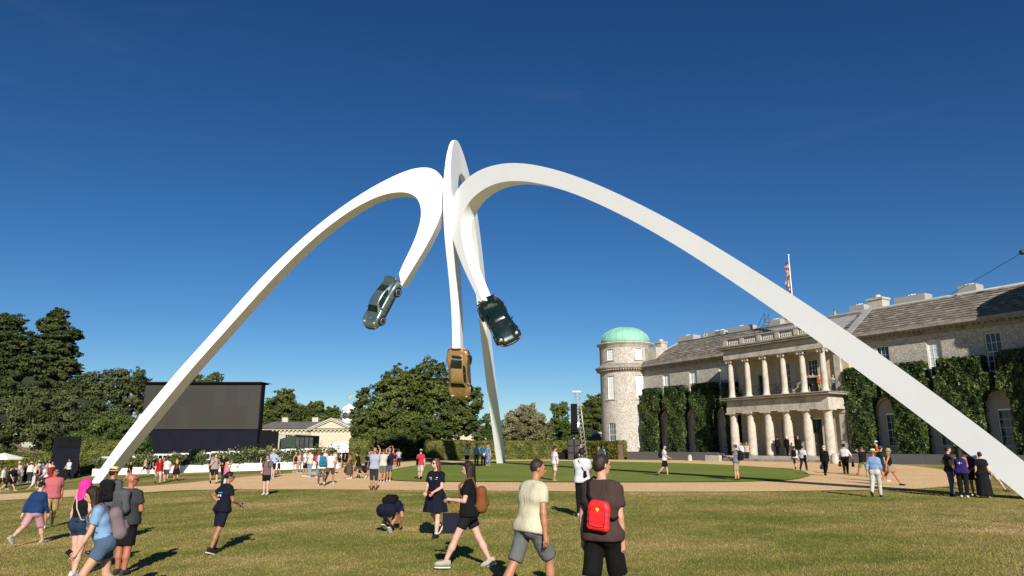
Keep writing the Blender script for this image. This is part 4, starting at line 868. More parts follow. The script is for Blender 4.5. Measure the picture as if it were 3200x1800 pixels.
# ================================================================ big screen
M_SCREEN = mat('led_panel', (0.036, 0.033, 0.030), 0.6, spec=.2, var=.06, scale=.3); M_SCREEN2 = mat('led_panel_warm', (0.038, 0.032, 0.030), 0.6, spec=.2, var=.06, scale=.3); M_SCREEN3 = mat('led_panel_cool', (0.039, 0.036, 0.033), 0.6, spec=.2, var=.06, scale=.3)
M_NAVY = mat('navy_drape', (0.004, 0.005, 0.012), 0.8, spec=.2, var=.25, scale=1.2, bs=.3, bscale=2.0, dist=.1); M_BLACK = mat('matt_black', (0.005, 0.005, 0.006), 0.8, var=.2, spec=.15)
def px_h(v, Y, u=1600): return at(u, v, Y).z
SY = 97.0; a = at(452, 1200, SY); bR = at(818, 1200, SY); zb = zg(a.x, SY)
S = empty('video_screen', ((a.x + bR.x) / 2, SY, zb), label='huge blank grey video screen on a black draped base', cat='screen')
x0 = a.x - S.location.x + .25; x1 = bR.x - S.location.x; zt = a.z - zb; zl = at(640, 1341, SY).z - zb; nc = 10
for i in range(nc):
    for j in range(2):
        p = MB(); wd = (x1 - x0) / nc; h = (zt - zl) / 2; p.box((x0 + wd * i + .001, -.15, zl + h * j + .001), (x0 + wd * (i + 1) - .001, .1, zl + h * (j + 1) - .001)); p.build('screen_panel', [RNG.choice((M_SCREEN, M_SCREEN, M_SCREEN2, M_SCREEN3))], S)
b = MB(); b.box((x0 - .12, -.05, zl - .2), (x1 + .12, 1.2, zt + .02)); b.build('screen_frame', [M_BLACK], S)
b = MB(); b.box((x0 - .3, -.6, zt + .05), (x1 + .15, 2.4, zt + .25)); b.add([(x1 + .15, -.6, zt + .25), (x1 + 1.1, 1.2, zt + .1), (x1 + .15, 2.4, zt + .25), (x1 + .15, -.6, zt + .2), (x1 + 1.1, 1.2, zt + .05), (x1 + .15, 2.4, zt + .2)], [(0, 1, 2), (5, 4, 3), (0, 3, 4, 1), (1, 4, 5, 2)]); b.build('canopy', [M_BLACK], S)
b = MB(); b.box((x0 - .5, -.12, -.6), (x1, 1.6, zl - .21)); b.build('base_drape', [M_NAVY], S)
b = MB(); b.box((x1 + .2, .2, .0), (x1 + 1.4, 1.4, zl - .1)); b.box((x1 + 1.42, .25, .0), (x1 + 2.7, .35, zl - .25)); b.build('side_panel', [M_BLACK], S)
b = MB(); b.tube([(1.9, .4, zt + .2), (1.9, .4, zt + 1.3)], .05, 5); b.tube([(2.3, .4, zt + .2), (2.3, .4, zt + 1.3)], .05, 5); b.box((1.6, .3, zt + 1.3), (2.6, .5, zt + 1.42)); b.build('mast', [M_IRON], S)
# ================================================================ stables with clock
M_ROOFGREY = weathered('grey_slate_roof', (0.14, 0.13, 0.122), (0.07, 0.066, 0.062), .8, .2); M_CREAMW = mat('cream_render', (0.50, 0.44, 0.33), .85, var=.08); M_WHITEP = mat('white_paint', (0.78, 0.77, 0.73), .6, var=.04)
M_CLOCK = mat('clock_face', (0.05, 0.04, 0.035), .5); M_GOLD = mat('gilt', (0.7, 0.5, 0.15), .3, metal=.6)
BY = 130.0
def bx(u): return at(u, 1340, BY).x
B = empty('stable_block', (bx(1040), BY, 0), label='low flint stable block with pediment and white clock cupola', cat='building')
ox = B.location.x; ze = 4.95; zr = 6.4
def lx(u): return bx(u) - ox
wl = MB(); wins = [rect(lx(850) - .7, lx(850) + .7, 1.6, 3.9), rect(lx(903) - .7, lx(903) + .7, 1.6, 3.9), rect(lx(1118) - .7, lx(1118) + .7, 1.6, 3.9), rect(lx(1200) - .7, lx(1200) + .7, 1.6, 3.9)]
panel(wl, rect(lx(800), lx(1290), -1.5, ze - .9), wins, 0, .3); wl.build('wall', [M_FLINT], B)
for wn in wins:
    cx = (wn[0][0] + wn[1][0]) / 2; s = MB()
    for q in (((cx - .95, -.04, 1.4), (cx - .7, .1, 4.1)), ((cx + .7, -.04, 1.4), (cx + .95, .1, 4.1)), ((cx - .7, -.04, 3.9), (cx + .7, .1, 4.1)), ((cx - .7, -.04, 1.4), (cx + .7, .1, 1.6))): s.box(*q)
    s.build('window_surround', [M_CREAMW], B); sash(B, cx, 1.62, 3.88, 1.38, .2, 3, 4)
b = MB(); b.box((lx(800), -.12, ze - .9), (lx(1290), .3, ze - .45)); b.box((lx(800), -.6, ze - .2), (lx(1290), .3, ze)); b.build('cornice', [M_CREAMW], B)
b = MB(); x = lx(800)
while x < lx(1290): b.box((x, -.5, ze - .45), (x + .34, -.1, ze - .21)); x += .75
b.build('modillion_band', [M_CREAMW], B)
b = MB(); b.add([(lx(795), -.8, ze + .01), (lx(1295), -.8, ze + .01), (lx(1280), 4.5, zr), (lx(828), 4.5, zr), (lx(795), 10, ze), (lx(1295), 10, ze)], [(0, 1, 2, 3), (0, 3, 4), (1, 5, 2), (3, 2, 5, 4)]); rf = b.build('roof', [M_ROOFGREY], B)
for u in (865, 963):
    c = MB(); c.box((lx(u) - .55, 4.2, zr - .6), (lx(u) + .55, 5.2, zr + .75)); c.build('chimney', [M_STONE], rf)
pa, pb, pc = lx(975), lx(1100), lx(1037)
b = MB(); b.prism([(pa, ze - .9), (pb, ze - .9), (pb, -1.5), (pa, -1.5)][::-1], -.3, -.004); b.build('pavilion_wall', [M_CREAMW], B)
zp = 6.75
b = MB(); b.prism([(pa, ze), (pb, ze), (pc, zp)], -.55, 4.0); b.build('pediment', [M_CREAMW], B)
b = MB()
for s0, s1 in (((pa - .5, ze + .02), (pc, zp + .1)), ((pb + .5, ze + .02), (pc, zp + .1))):
    for k in range(10):
        t = (k + .5) / 10; x = s0[0] + (s1[0] - s0[0]) * t; z = s0[1] + (s1[1] - s0[1]) * t; b.box((x - .2, -.85, z - .42), (x + .2, -.56, z - .2))
b.add([(pa - .6, -1.0, ze + .05), (pc, -1.0, zp + .15), (pc, 5, zp + .15), (pa - .6, 5, ze + .05), (pa - .6, -1.0, ze - .15), (pc, -1.0, zp - .08), (pc, 5, zp - .08), (pa - .6, 5, ze - .15)], [(0,1,2,3),(7,6,5,4),(0,4,5,1),(1,5,6,2),(2,6,7,3),(3,7,4,0)])
b.add([(pb + .6, -1.0, ze + .05), (pc, -1.0, zp + .15), (pc, 5, zp + .15), (pb + .6, 5, ze + .05), (pb + .6, -1.0, ze - .15), (pc, -1.0, zp - .08), (pc, 5, zp - .08), (pb + .6, 5, ze - .15)], [(3,2,1,0),(4,5,6,7),(1,5,4,0),(2,6,5,1),(3,7,6,2),(0,4,7,3)]); b.build('pediment_cornice', [M_STONE], B)
b = MB()
for k in range(3):
    st = len(b.v); xx = pa + 1.0 + k * 2.45; b.prism(arch_poly(xx + .95, .8, -1.2, 2.2), -.36, -.32); 
b.build('blind_arch', [M_STONE], B)
cu = MB(); cz = px_h(1318, BY) + .1; cu.lathe([(1.35, cz - .9), (1.35, cz), (1.22, cz + .05), (1.22, cz + 2.1), (1.42, cz + 2.15), (1.42, cz + 2.4), (.9, cz + 2.9), (.25, cz + 3.2), (.12, cz + 3.4)], 8, (lx(1070), 4.5, 0), smooth=False); CU = cu.build('cupola', [M_WHITEP], B)
for a_ in (-112.5, -67.5 + 0, -22.5):
    d = MB(); d.lathe([(0, .03), (.62, .03), (.66, 0), (.66, -.05)], 8); d.xform(Matrix.Translation((lx(1070) + 1.15 * math.cos(R(a_)), 4.5 + 1.15 * math.sin(R(a_)), cz + 1.15)) @ Matrix.Rotation(R(a_), 4, 'Z') @ Matrix.Rotation(R(90), 4, 'Y')); d.build('clock_dial', [M_CLOCK], CU)
    d = MB(); d.box((-.03, -.03, .035), (.03, .45, .045)); d.box((-.3, -.03, .035), (.03, .03, .045)); d.xform(Matrix.Translation((lx(1070) + 1.15 * math.cos(R(a_)), 4.5 + 1.15 * math.sin(R(a_)), cz + 1.15)) @ Matrix.Rotation(R(a_), 4, 'Z') @ Matrix.Rotation(R(90), 4, 'Y')); d.build('clock_hand', [M_GOLD], CU)
d = MB(); d.tube([(lx(1070), 4.5, cz + 3.3), (lx(1070), 4.5, cz + 5.2)], .04, 5); d.box((lx(1070) - .1, 4.48, cz + 4.7), (lx(1070) + .75, 4.52, cz + 4.95)); d.build('weather_vane', [M_GOLD], CU)
# long cream building behind the oak
g = gp(1395, 122); CB = empty('cream_outbuilding', (g.x, 122, g.z), label='long low cream building glimpsed behind the great oak', cat='building')
b = MB(); b.box((-8.5, 0, -.5), (8.2, 6, px_h(1352, 122) - g.z)); b.build('wall', [M_CREAMW], CB)
h = px_h(1352, 122) - g.z; b = MB(); b.add([(-8.8, -.4, h), (8.5, -.4, h), (8.5, 3, h + 1.3), (-8.8, 3, h + 1.3), (8.5, 6.4, h), (-8.8, 6.4, h)], [(0, 1, 2, 3), (3, 2, 4, 5), (0, 3, 5), (1, 4, 2)]); b.build('roof', [M_ROOFGREY], CB)
g = gp(1868, 112); RB = empty('brick_outbuilding', (g.x, 112, g.z), label='small red brick outbuilding with grey flat roof beside the domed tower', cat='building')
M_BRICK = mat('red_brick', (0.22, 0.07, 0.045), .9, var=.35, scale=5, bs=.5, bscale=16); h = px_h(1357, 112) - g.z
b = MB(); b.prism([(-1.9, -.5), (1.4, -.5), (1.4, h), (-.4, h), (-1.9, h - 1.2)], 0, 3); b.build('wall', [M_BRICK], RB); b = MB(); b.box((-.6, -.2, h + .002), (1.7, 3.2, h + .35)); b.build('roof', [M_LEAD], RB)
# control cabin, marquee
M_DKGREEN = mat('dark_green_cabin', (0.035, 0.055, 0.04), .6)
Y = 100; g = gp(925, Y); k = Y / FPX; CBN = empty('control_cabin', (g.x, Y, g.z), label='dark green control cabin with black glazed front beside the stables', cat='cabin')
xa, xm, xb = (874 - 925) * k, (927 - 925) * k, (977 - 925) * k; za = px_h(1372, Y) - g.z; zm = px_h(1359, Y) - g.z
b = MB(); b.hexa([(xa, 0, -.4), (xm, -.8, -.4), (xm, 3, -.4), (xa, 3, -.4), (xa, 0, za), (xm, -.8, zm), (xm, 3, zm), (xa, 3, za)]); b.build('green_side', [M_DKGREEN], CBN)
b = MB(); b.hexa([(xm + .01, -.8, -.4), (xb, 0, -.4), (xb, 3, -.4), (xm + .01, 3, -.4), (xm + .01, -.8, zm), (xb, 0, zm - .1), (xb, 3, zm - .1), (xm + .01, 3, zm)]); b.build('glazed_front', [M_BLACK], CBN)
for q in range(4):
    t = (q + .1) / 4; b = MB(); t2 = (q + .9) / 4; f = lambda t: (xm + .01 + (xb - xm) * t, -.83 + .8 * t); (ax, ay), (cx, cy) = f(t), f(t2); b.add([(ax, ay, .4), (cx, cy, .4), (cx, cy, zm - .35), (ax, ay, zm - .3)], [(0, 1, 2, 3)]); b.build('pane', [M_GLASS], CBN)
b = MB(); t0, t1 = .42, .8; b.add([(xa + (xm - xa) * t0, -.8 * t0 - .02, .4), (xa + (xm - xa) * t1, -.8 * t1 - .02, .4), (xa + (xm - xa) * t1, -.8 * t1 - .02, 1.9), (xa + (xm - xa) * t0, -.8 * t0 - .02, 1.9)], [(0, 1, 2, 3)]); b.build('doorway', [M_DOOR], CBN)
M_CANVAS = mat('white_canvas', (0.74, 0.74, 0.73), .75, var=.04, bs=.2, bscale=2)
Y = 95; g = gp(1075, Y); k = Y / FPX; MQ = empty('marquee', (g.x, Y, g.z), label='white marquee tent with open front in front of the stables', cat='marquee')
xa, xp, xb = (1030 - 1075) * k, (1052 - 1075) * k, (1092 - 1075) * k; za = px_h(1394, Y) - g.z; zp_ = px_h(1379, Y) - g.z; zb_ = px_h(1393, Y) - g.z; zl_ = px_h(1414, Y) - g.z
b = MB(); b.add([(xa, 0, za), (xp, 0, zp_), (xb, 0, zb_), (xa + 1.5, 9, za), (xp + 3.5, 9, zp_), (xb + 2, 9, zb_)], [(0, 3, 4, 1), (1, 4, 5, 2)]); b.build('roof', [M_CANVAS], MQ)
b = MB(); b.prism([(xa, za), (xp, zp_), (xb, zb_), (xb, zl_), (xa, zl_)][::-1], .01, .06); b.build('gable', [M_CANVAS], MQ)
for x in (xa + .05, xb - .05): b = MB(); b.tube([(x, .05, -.2), (x, .05, za)], .05, 6); b.build('pole', [M_POLE], MQ)
b = MB(); b.add([(xa, .05, -.2), (xa + 1.5, 9, -.2), (xa + 1.5, 9, za), (xa, .05, za)], [(0, 1, 2, 3)]); b.add([(xb, .05, -.2), (xb + 2, 9, -.2), (xb + 2, 9, zb_), (xb, .05, zb_)], [(0, 1, 2, 3)]); b.build('side_wall', [M_CANVAS], MQ)
# ================================================================ planter row: white boxes with shrubs and trellis
pA = ground(286, 1488); pB = ground(700, 1474); pC = ground(1062, 1463)
ORD = ['first', 'second', 'third', 'fourth', 'fifth', 'sixth', 'seventh', 'eighth', 'ninth', 'tenth', 'eleventh', 'twelfth', 'thirteenth']
def planters(p, q, n, k0):
    d = (q - p); L = d.length; ang = math.atan2(d.y, d.x); w_ = L / n
    for i in range(n):
        o = p + d * (i / n); r_ = empty('planter_box', (o.x, o.y, zg(o.x, o.y)), ang, label='white planter trough, %s along from the arch foot by the screen' % ORD[k0 + i], cat='planter', group='white planters along the lawn edge')
        b = MB(); b.box((.01, 0, -.15), (w_ - .01, .7, .68)); b.build('trough', [M_WHITEP], r_)
        b = MB(); b.box((.06, .05, .682), (w_ - .06, .65, .70)); b.build('soil', [mat('bed_soil', (0.05, 0.04, 0.03), .95)], r_)
        for k in range(5):
            b = MB(); b.box((.05 + k * (w_ - .12) / 4, .62, .7), (.1 + k * (w_ - .12) / 4, .66, 1.75)); b.build('trellis_post', [M_WHITEP], r_)
        b = MB(); b.box((.03, .665, 1.66), (w_ - .03, .69, 1.80)); b.box((.03, .665, 1.1), (w_ - .03, .69, 1.2)); b.build('trellis_rail', [M_WHITEP], r_)
        P = []
        for k in range(int(w_ * 3.2)):
            c = np.array([NP.uniform(.1, w_ - .1), NP.uniform(.1, .5), NP.uniform(.6, 1.7) + (0.35 if NP.random() < .2 else 0)]); nl = 130; P.append(c + NP.normal(size=(nl, 3)) * np.array([.26, .15, .22]))
        sp = empty('planter_shrub', (o.x, o.y, zg(o.x, o.y)), ang, label='leafy shrub in the %s white trough along from the arch foot' % ORD[k0 + i], cat='shrub', group='shrubs in the white planters')
        link('foliage', leaves(np.concatenate(P), .13, None, 1, 1.8, LF_PLANT), sp)
        b = MB()
        for k in range(4): b.tube([(.3 + k * w_ / 4.4, .35, .6), (.35 + k * w_ / 4.4, .3, 1.6)], .025, 4)
        b.build('stem', [M_BARK], sp)
planters(pA, pB, 7, 0); planters(pB, pC, 6, 7)
# ================================================================ navy speaker tower
g = ground(196, 1497); NT = empty('speaker_tower', (g.x, g.y, g.z), R(38), label='navy clad speaker tower beside the hedge and crowd', cat='speaker tower')
k = g.y / FPX; b = MB(); hh = (1497 - 1372) * k; b.box((-1.0, -1.0, -.3), (1.0, 1.0, hh)); b.build('cladding', [M_NAVY], NT)
b = MB(); b.box((-.9, -1.03, hh - 1.05), (.9, -.99, hh - .1)); b.build('speaker_opening', [M_BLACK], NT)
b = MB(); b.box((-.6, -1.08, hh - .95), (.1, -1.0, hh - .3)); b.build('loudspeaker', [M_BLACK], NT)
# ================================================================ line array, truss, subs, barrier
g = gp(1795, 87); k = 87 / FPX; SB = empty('subwoofer_stack', (g.x, 87, g.z), R(-8), label='tall black subwoofer stack in front of the hedge', cat='speaker')
for q in range(2):
    for j in range(3):
        b = MB(); b.box((-.78 + q * .79, -.5, .02 + j * .82), (-.01 + q * .79, .5, .80 + j * .82)); o = b.build('cabinet', [M_BLACK], SB); b = MB(); b.box((-.72 + q * .79, -.53, .08 + j * .82), (-.07 + q * .79, -.505, .74 + j * .82)); b.build('grille', [M_IRON], o)
g2 = gp(1829, 89); TR = empty('truss_mast', (g2.x, 89, g2.z), label='leaning aluminium truss mast beside the speaker array', cat='truss')
M_ALU = mat('aluminium_truss', (0.5, 0.5, 0.5), .4, metal=.5); top = Vector(at(1804, 1226, 89)) - TR.location; base = Vector((0, 0, -.1)); nseg = 16
crn = [Vector((dx, dy, 0)) * .22 for dx, dy in ((-1, -1), (1, -1), (1, 1), (-1, 1))]
b = MB()
for c in crn: b.tube([base + c, top + c], .035, 5)
b.build('chord', [M_ALU], TR); b = MB()
for s_ in range(nseg):
    for q in range(4):
        t0 = s_ / nseg; t1 = (s_ + 1) / nseg; b.tube([base.lerp(top, t0) + crn[q], base.lerp(top, t1) + crn[(q + 1) % 4]], .018, 4)
b.build('lacing', [M_ALU], TR)
b = MB(); b.box((top.x - .62, -.2, top.z), (top.x + .42, .2, top.z + .16)); b.build('head_beam', [M_ALU], TR)
for dx in (-.5, -.3, .35): b = MB(); zc = px_h(1262, 89) - TR.location.z; b.tube([(top.x + dx, 0, top.z), (top.x + dx, -.1, zc)], .012, 4); b.build('hoist_chain', [M_IRON], TR)
LA = empty('line_array', at(1795, 1262, 88.7), label='black curved line array loudspeaker hanging from the truss', cat='speaker'); n = 11; z = 0; y = 0
for i in range(n):
    ang = R(0 if i < 6 else (i - 5) * 5.5); h = .335; b = MB(); st = 0; b.box((-.46, -.3, -h + .01), (.46, .3, 0)); b.box((.3, -.34, -h + .05), (.47, -.28, -.04), 1); M = Matrix.Translation((0, y, z)) @ Matrix.Rotation(-ang, 4, 'X'); b.xform(M); b.build('array_cabinet', [M_BLACK, M_CHROME], LA); z -= h * math.cos(ang); y += h * math.sin(ang) * 1.0
g = gp(1758, 88); b = MB(); b.box((-.62, 0, -.1), (.55, .05, .85)); b.box((-.62, .05, .8), (.55, .1, .85)); o = b.build('black_barrier', [M_BLACK]); o.location = g; tag(o, 'low black fabric barrier beside the subwoofer stack', 'barrier')
g = gp(1938, 84); b = MB(); b.box((-.3, 0, -.2), (.3, .12, 1.75)); b.box((-.3, -.02, 1.4), (.3, -.001, 1.5)); o = b.build('brown_gate', [mat('brown_wood', (0.10, 0.06, 0.045), .8)]); o.location = g; tag(o, 'narrow brown wooden gate between the hedge and domed tower', 'gate')
# ================================================================ parasol, picket fence, bin
g = gp(17, 60); k = 60 / FPX; PS = empty('parasol', (g.x, 60, g.z), label='cream canvas parasol over the crowd by the hedge', cat='parasol'); zt_ = px_h(1415, 60, 17) - g.z; ze_ = px_h(1431, 60, 17) - g.z
b = MB(); b.lathe([(1.55, ze_), (0.02, zt_)], 8, smooth=False); b.lathe([(1.55, ze_ - .12), (1.55, ze_)], 8, smooth=False); b.build('canopy', [mat('cream_canvas', (0.7, 0.66, 0.57), .8, var=.05)], PS)
b = MB(); b.tube([(0, 0, -.1), (0, 0, zt_)], .035, 6); b.build('pole', [M_BARK], PS)
for q in range(8):
    a_ = 2 * math.pi * q / 8; b = MB(); b.tube([(0, 0, zt_ - .05), (1.5 * math.cos(a_), 1.5 * math.sin(a_), ze_ + .01)], .015, 4); b.build('rib', [M_BARK], PS)
p = ground(56, 1507); q = ground(73, 1506); PF = empty('picket_fence', p, label='short white picket fence among the parasol crowd', cat='fence')
for i in range(8): b = MB(); x = i * .22 - .5; b.prism([(x, .02), (x + .12, .02), (x + .12, .9), (x + .06, .98), (x, .9)], 0, .03); b.build('picket', [M_WHITEP], PF)
b = MB(); b.box((-.55, .035, .2), (1.2, .07, .3)); b.box((-.55, .035, .7), (1.2, .07, .8)); b.build('fence_rail', [M_WHITEP], PF)
p = ground(82, 1506); o = empty('recycling_bin', p, label='dark green and grey bin beside the white picket fence', cat='bin'); b = MB(); b.hexa([(-.5, -.3, 0), (.5, -.3, 0), (.5, .3, 0), (-.5, .3, 0), (-.55, -.33, .55), (.55, -.33, .55), (.55, .33, .55), (-.55, .33, .55)]); b.build('bin_body', [M_DKGREEN], o); b = MB(); b.box((-.52, -.3, .552), (.52, .3, 1.02)); b.build('bin_top', [mat('grey_plastic', (0.16, 0.18, 0.18), .5)], o)
p = ground(1232, 1452); o = empty('merchandise_cart', p, label='black mesh cart with red bundles under the oak', cat='cart')
b = MB()
for x in (-.3, .3):
    for y in (-.25, .25): b.tube([(x, y, 0), (x, y, 1.5)], .03, 5)
for z in (.25, .8, 1.45):
    b.box((-.33, -.28, z), (.33, .28, z + .04))
b.build('frame', [M_IRON], o); b = MB()
for z in (.3, .85):
    for x in (-.2, .0, .2): b.lathe([(0, 0), (.1, .05), (.09, .25), (0, .3)], 7, (x, 0, z))
b.build('bundle', [mat('red_cloth', (0.35, 0.05, 0.06), .8)], o)
p = ground(1352, 1446); o = empty('park_bench', p, label='dark bench in the shade under the oak', cat='bench'); b = MB(); b.box((-.8, -.2, .4), (.8, .25, .46)); b.build('seat', [M_IRON], o)
for x in (-.7, .7): b = MB(); b.box((x - .04, -.18, 0), (x + .04, .22, .4)); b.build('leg', [M_IRON], o)

q0 = HM @ Vector((19.8, 3.0, 16.6)); q1 = HM @ Vector((8.2, 6.3, 14.25)); o = empty('stay_cable', q1, label='thin dark cable running up from the house ridge to a rod on the tower dome', cat='cable'); b = MB()
b.tube([q - Vector(q1) for q in (q1, q1.lerp(q0 + Vector((0, 0, 1.2)), .5) + Vector((0, 0, -.12)), q0 + Vector((0, 0, 1.2)))], .02, 4); b.build('wire', [M_IRON], o); b = MB(); b.tube([q0 - q1 + Vector((0, 0, -.1)), q0 - q1 + Vector((0, 0, 1.25))], .04, 5); b.build('rod', [M_IRON], o)

e0 = q0 + Vector((0, 0, 1.2)); tb = min((abs(1600 + FPX * (q1.lerp(e0, t).x / (q1.lerp(e0, t).y * CT + (q1.lerp(e0, t).z - CZ) * ST)) - 3194), t) for t in np.linspace(.1, .95, 120))[1]
b = MB(); b.lathe([(0, -.2), (.14, -.15), (.2, 0), (.14, .15), (0, .2)], 12); b.xform(Matrix.Translation(q1.lerp(e0, tb) - q1 + Vector((0, 0, -.1)))); b.build('black_pulley', [M_IRON], o)
# ================================================================ people: bodies and clothes as smooth implicit surfaces
class Field:
    def __init__(s, lo, hi, h, rs=1.0):
        s.rs = rs; s.h = h; s.lo = np.array(lo, float); n = np.ceil((np.array(hi) - s.lo) / h).astype(int) + 1; s.n = n
        s.ax = [s.lo[i] + h * np.arange(n[i]) for i in range(3)]; s.F = np.full(n, 1.0)
    def _sl(s, lo, hi):
        i0 = np.maximum(0, np.floor((np.array(lo) - s.lo) / s.h).astype(int)); i1 = np.minimum(s.n, np.ceil((np.array(hi) - s.lo) / s.h).astype(int) + 1)
        if (i1 <= i0).any(): return None, None
        sl = tuple(slice(a, b) for a, b in zip(i0, i1)); return sl, np.meshgrid(s.ax[0][sl[0]], s.ax[1][sl[1]], s.ax[2][sl[2]], indexing='ij', sparse=True)
    def _un(s, sl, d, k):
        f = s.F[sl]
        if k > 0:
            hh = np.clip(.5 + .5 * (d - f) / k, 0, 1); s.F[sl] = d * (1 - hh) + f * hh - k * hh * (1 - hh)
        else: s.F[sl] = np.minimum(f, d)
    def cap(s, a, b, ra, rb, k=.025, cut=False):
        a = np.array(a, float); b = np.array(b, float); m = max(ra, rb) + k + 2 * s.h
        e = b
        sl, G = s._sl(np.minimum(a, b) - m, np.maximum(a, b) + m)
        if sl is None: return s
        X, Y, Z = G; d = b - a; L2 = d @ d + 1e-12
        t = ((X - a[0]) * d[0] + (Y - a[1]) * d[1] + (Z - a[2]) * d[2]) / L2; tc = np.clip(t, 0, 1.15 if cut else 1)
        q = np.sqrt((X - a[0] - tc * d[0]) ** 2 + (Y - a[1] - tc * d[1]) ** 2 + (Z - a[2] - tc * d[2]) ** 2) - (ra + (rb - ra) * np.clip(tc, 0, 1))
        if cut: q = np.maximum(q, (t - 1) * math.sqrt(L2))
        s._un(sl, q, k); return s
    def ell(s, c, r, Rm=None, k=.02, sub=False):
        c = np.array(c, float); r = np.array(r, float) * s.rs; m = r.max() + k + 2 * s.h; sl, G = s._sl(c - m, c + m)
        if sl is None: return s
        X, Y, Z = G[0] - c[0], G[1] - c[1], G[2] - c[2]
        if Rm is not None:
            X, Y, Z = [Rm[0][i] * X + Rm[1][i] * Y + Rm[2][i] * Z for i in range(3)]
        q = (np.sqrt((X / r[0]) ** 2 + (Y / r[1]) ** 2 + (Z / r[2]) ** 2) - 1) * r.min()
        if sub: s.F[sl] = np.maximum(s.F[sl], -q)
        else: s._un(sl, q, k)
        return s
    def plane(s, p, n):
        "keep the side the normal points away from"
        X, Y, Z = np.meshgrid(*s.ax, indexing='ij', sparse=True); n = np.array(n, float); s.F = np.maximum(s.F, (X - p[0]) * n[0] + (Y - p[1]) * n[1] + (Z - p[2]) * n[2]); return s
    def folds(s, amp, seed=0.0):
        X, Y, Z = np.meshgrid(*s.ax, indexing='ij', sparse=True); s.F = s.F + amp * (np.sin(13 * Z + 9 * X + 7 * Y + seed) * np.sin(17 * X - 11 * Z + 5 * Y + 1.3 * seed) + .6 * np.sin(31 * Z - 21 * X + 2 * seed + 3 * np.sin(9 * Y + 8 * X))); return s
    def net(s):
        F = s.F; ins = F < 0; c = [ins[i:F.shape[0]-1+i, j:F.shape[1]-1+j, k:F.shape[2]-1+k] for i in (0, 1) for j in (0, 1) for k in (0, 1)]
        sm = sum(x.astype(np.int8) for x in c); act = (sm > 0) & (sm < 8); idx = np.argwhere(act)
        if len(idx) == 0: return np.zeros((0, 3)), np.zeros((0, 4), int)
        num = np.full(act.shape, -1, np.int64); num[act] = np.arange(len(idx))
        acc = np.zeros((len(idx), 3)); cnt = np.zeros(len(idx))
        for axd in range(3):
            o1, o2 = [a for a in range(3) if a != axd]
            for p in (0, 1):
                for q in (0, 1):
                    a = idx.copy(); a[:, o1] += p; a[:, o2] += q; b = a.copy(); b[:, axd] += 1
                    fa = F[tuple(a.T)]; fb = F[tuple(b.T)]; x = (fa < 0) != (fb < 0)
                    t = fa / (fa - fb + 1e-12); pt = a.astype(float); pt[:, axd] += t; acc[x] += pt[x]; cnt[x] += 1
        V = s.lo + s.h * acc / cnt[:, None]; Q = []
        for axd in range(3):
            o1, o2 = (axd + 1) % 3, (axd + 2) % 3
            A = ins; n_ = list(A.shape); s0 = [slice(None)] * 3; s1 = [slice(None)] * 3; s0[axd] = slice(0, n_[axd] - 1); s1[axd] = slice(1, n_[axd])
            fa = A[tuple(s0)]; fb = A[tuple(s1)]; e = np.argwhere(fa != fb)
            e = e[(e[:, o1] > 0) & (e[:, o2] > 0) & (e[:, o1] < n_[o1] - 1) & (e[:, o2] < n_[o2] - 1)]
            if len(e) == 0: continue
            fl = fa[tuple(e.T)]
            def cell(d1, d2):
                q = e.copy(); q[:, o1] -= d1; q[:, o2] -= d2; return num[tuple(q.T)]
            quad = np.stack([cell(1, 1), cell(0, 1), cell(0, 0), cell(1, 0)], 1); quad[~fl] = quad[~fl][:, ::-1]; Q.append(quad)
        Q = np.concatenate(Q); Q = Q[(Q >= 0).all(1)]
        return V, Q
def cat_meshes(parts):
    V = []; Q = []; M = []; o = 0
    for v, q, mi in parts:
        V.append(v); Q.append(q + o); M.append(np.full(len(q), mi)); o += len(v)
    return np.concatenate(V), np.concatenate(Q), np.concatenate(M)
def tubeQ(pts, rr, n=5):
    b = MB(); b.tube(pts, rr, n, caps=False); return np.array(b.v), np.array(b.f)
def ik(S, T, l1, l2, hint):
    S = np.array(S, float); T = np.array(T, float); d = T - S; D = np.linalg.norm(d); D2 = min(D, l1 + l2 - .004); u = d / (D + 1e-9); T = S + u * D2
    a = (l1 * l1 - l2 * l2 + D2 * D2) / (2 * D2); h = math.sqrt(max(1e-6, l1 * l1 - a * a)); hv = np.array(hint, float); hv = hv - u * (hv @ u); hv /= np.linalg.norm(hv) + 1e-9
    return S + u * a + hv * h, T
LEGS = {'stand': (4, 4, -3, 3), 'easy': (8, 14, -2, 2), 'walk': (24, 8, -20, 22), 'walkr': (-20, 22, 24, 8), 'stride': (30, 4, -26, 18), 'strider': (-26, 18, 30, 4), 'step': (14, 10, -12, 30), 'stepr': (-12, 30, 14, 10), 'crouch': (100, 135, 78, 130)}
ARMS = {'down': (.25, .02, .80), 'fwd': (.24, .22, .86), 'back': (.25, -.17, .84), 'phone': (.07, .34, 1.14), 'low': (.10, .28, 1.02), 'up': (.09, .24, 1.80), 'eye': (.07, .30, 1.58), 'hip': (.19, .02, 1.03), 'pocket': (.20, .05, .83), 'chest': (.03, .24, 1.20), 'cross': (-.08, .22, 1.12), 'behind': (.05, -.20, .95), 'knee': (.14, .42, .40), 'floor': (.10, .35, .10), 'out': (.36, .20, .98), 'strap': (.13, .14, 1.30)}
SK = {'pale': (232, 186, 165), 'fair': (222, 170, 142), 'tan': (196, 138, 104), 'olive': (178, 124, 92), 'brown': (120, 78, 56), 'red': (214, 140, 118)}
M_EYE = mat('eye_dark', (0.02, 0.015, 0.012), .2); M_LIP = mat('lips', (0.35, 0.11, 0.10), .5); M_SHADES = mat('sunglass_lens', (0.006, 0.006, 0.007), .1)
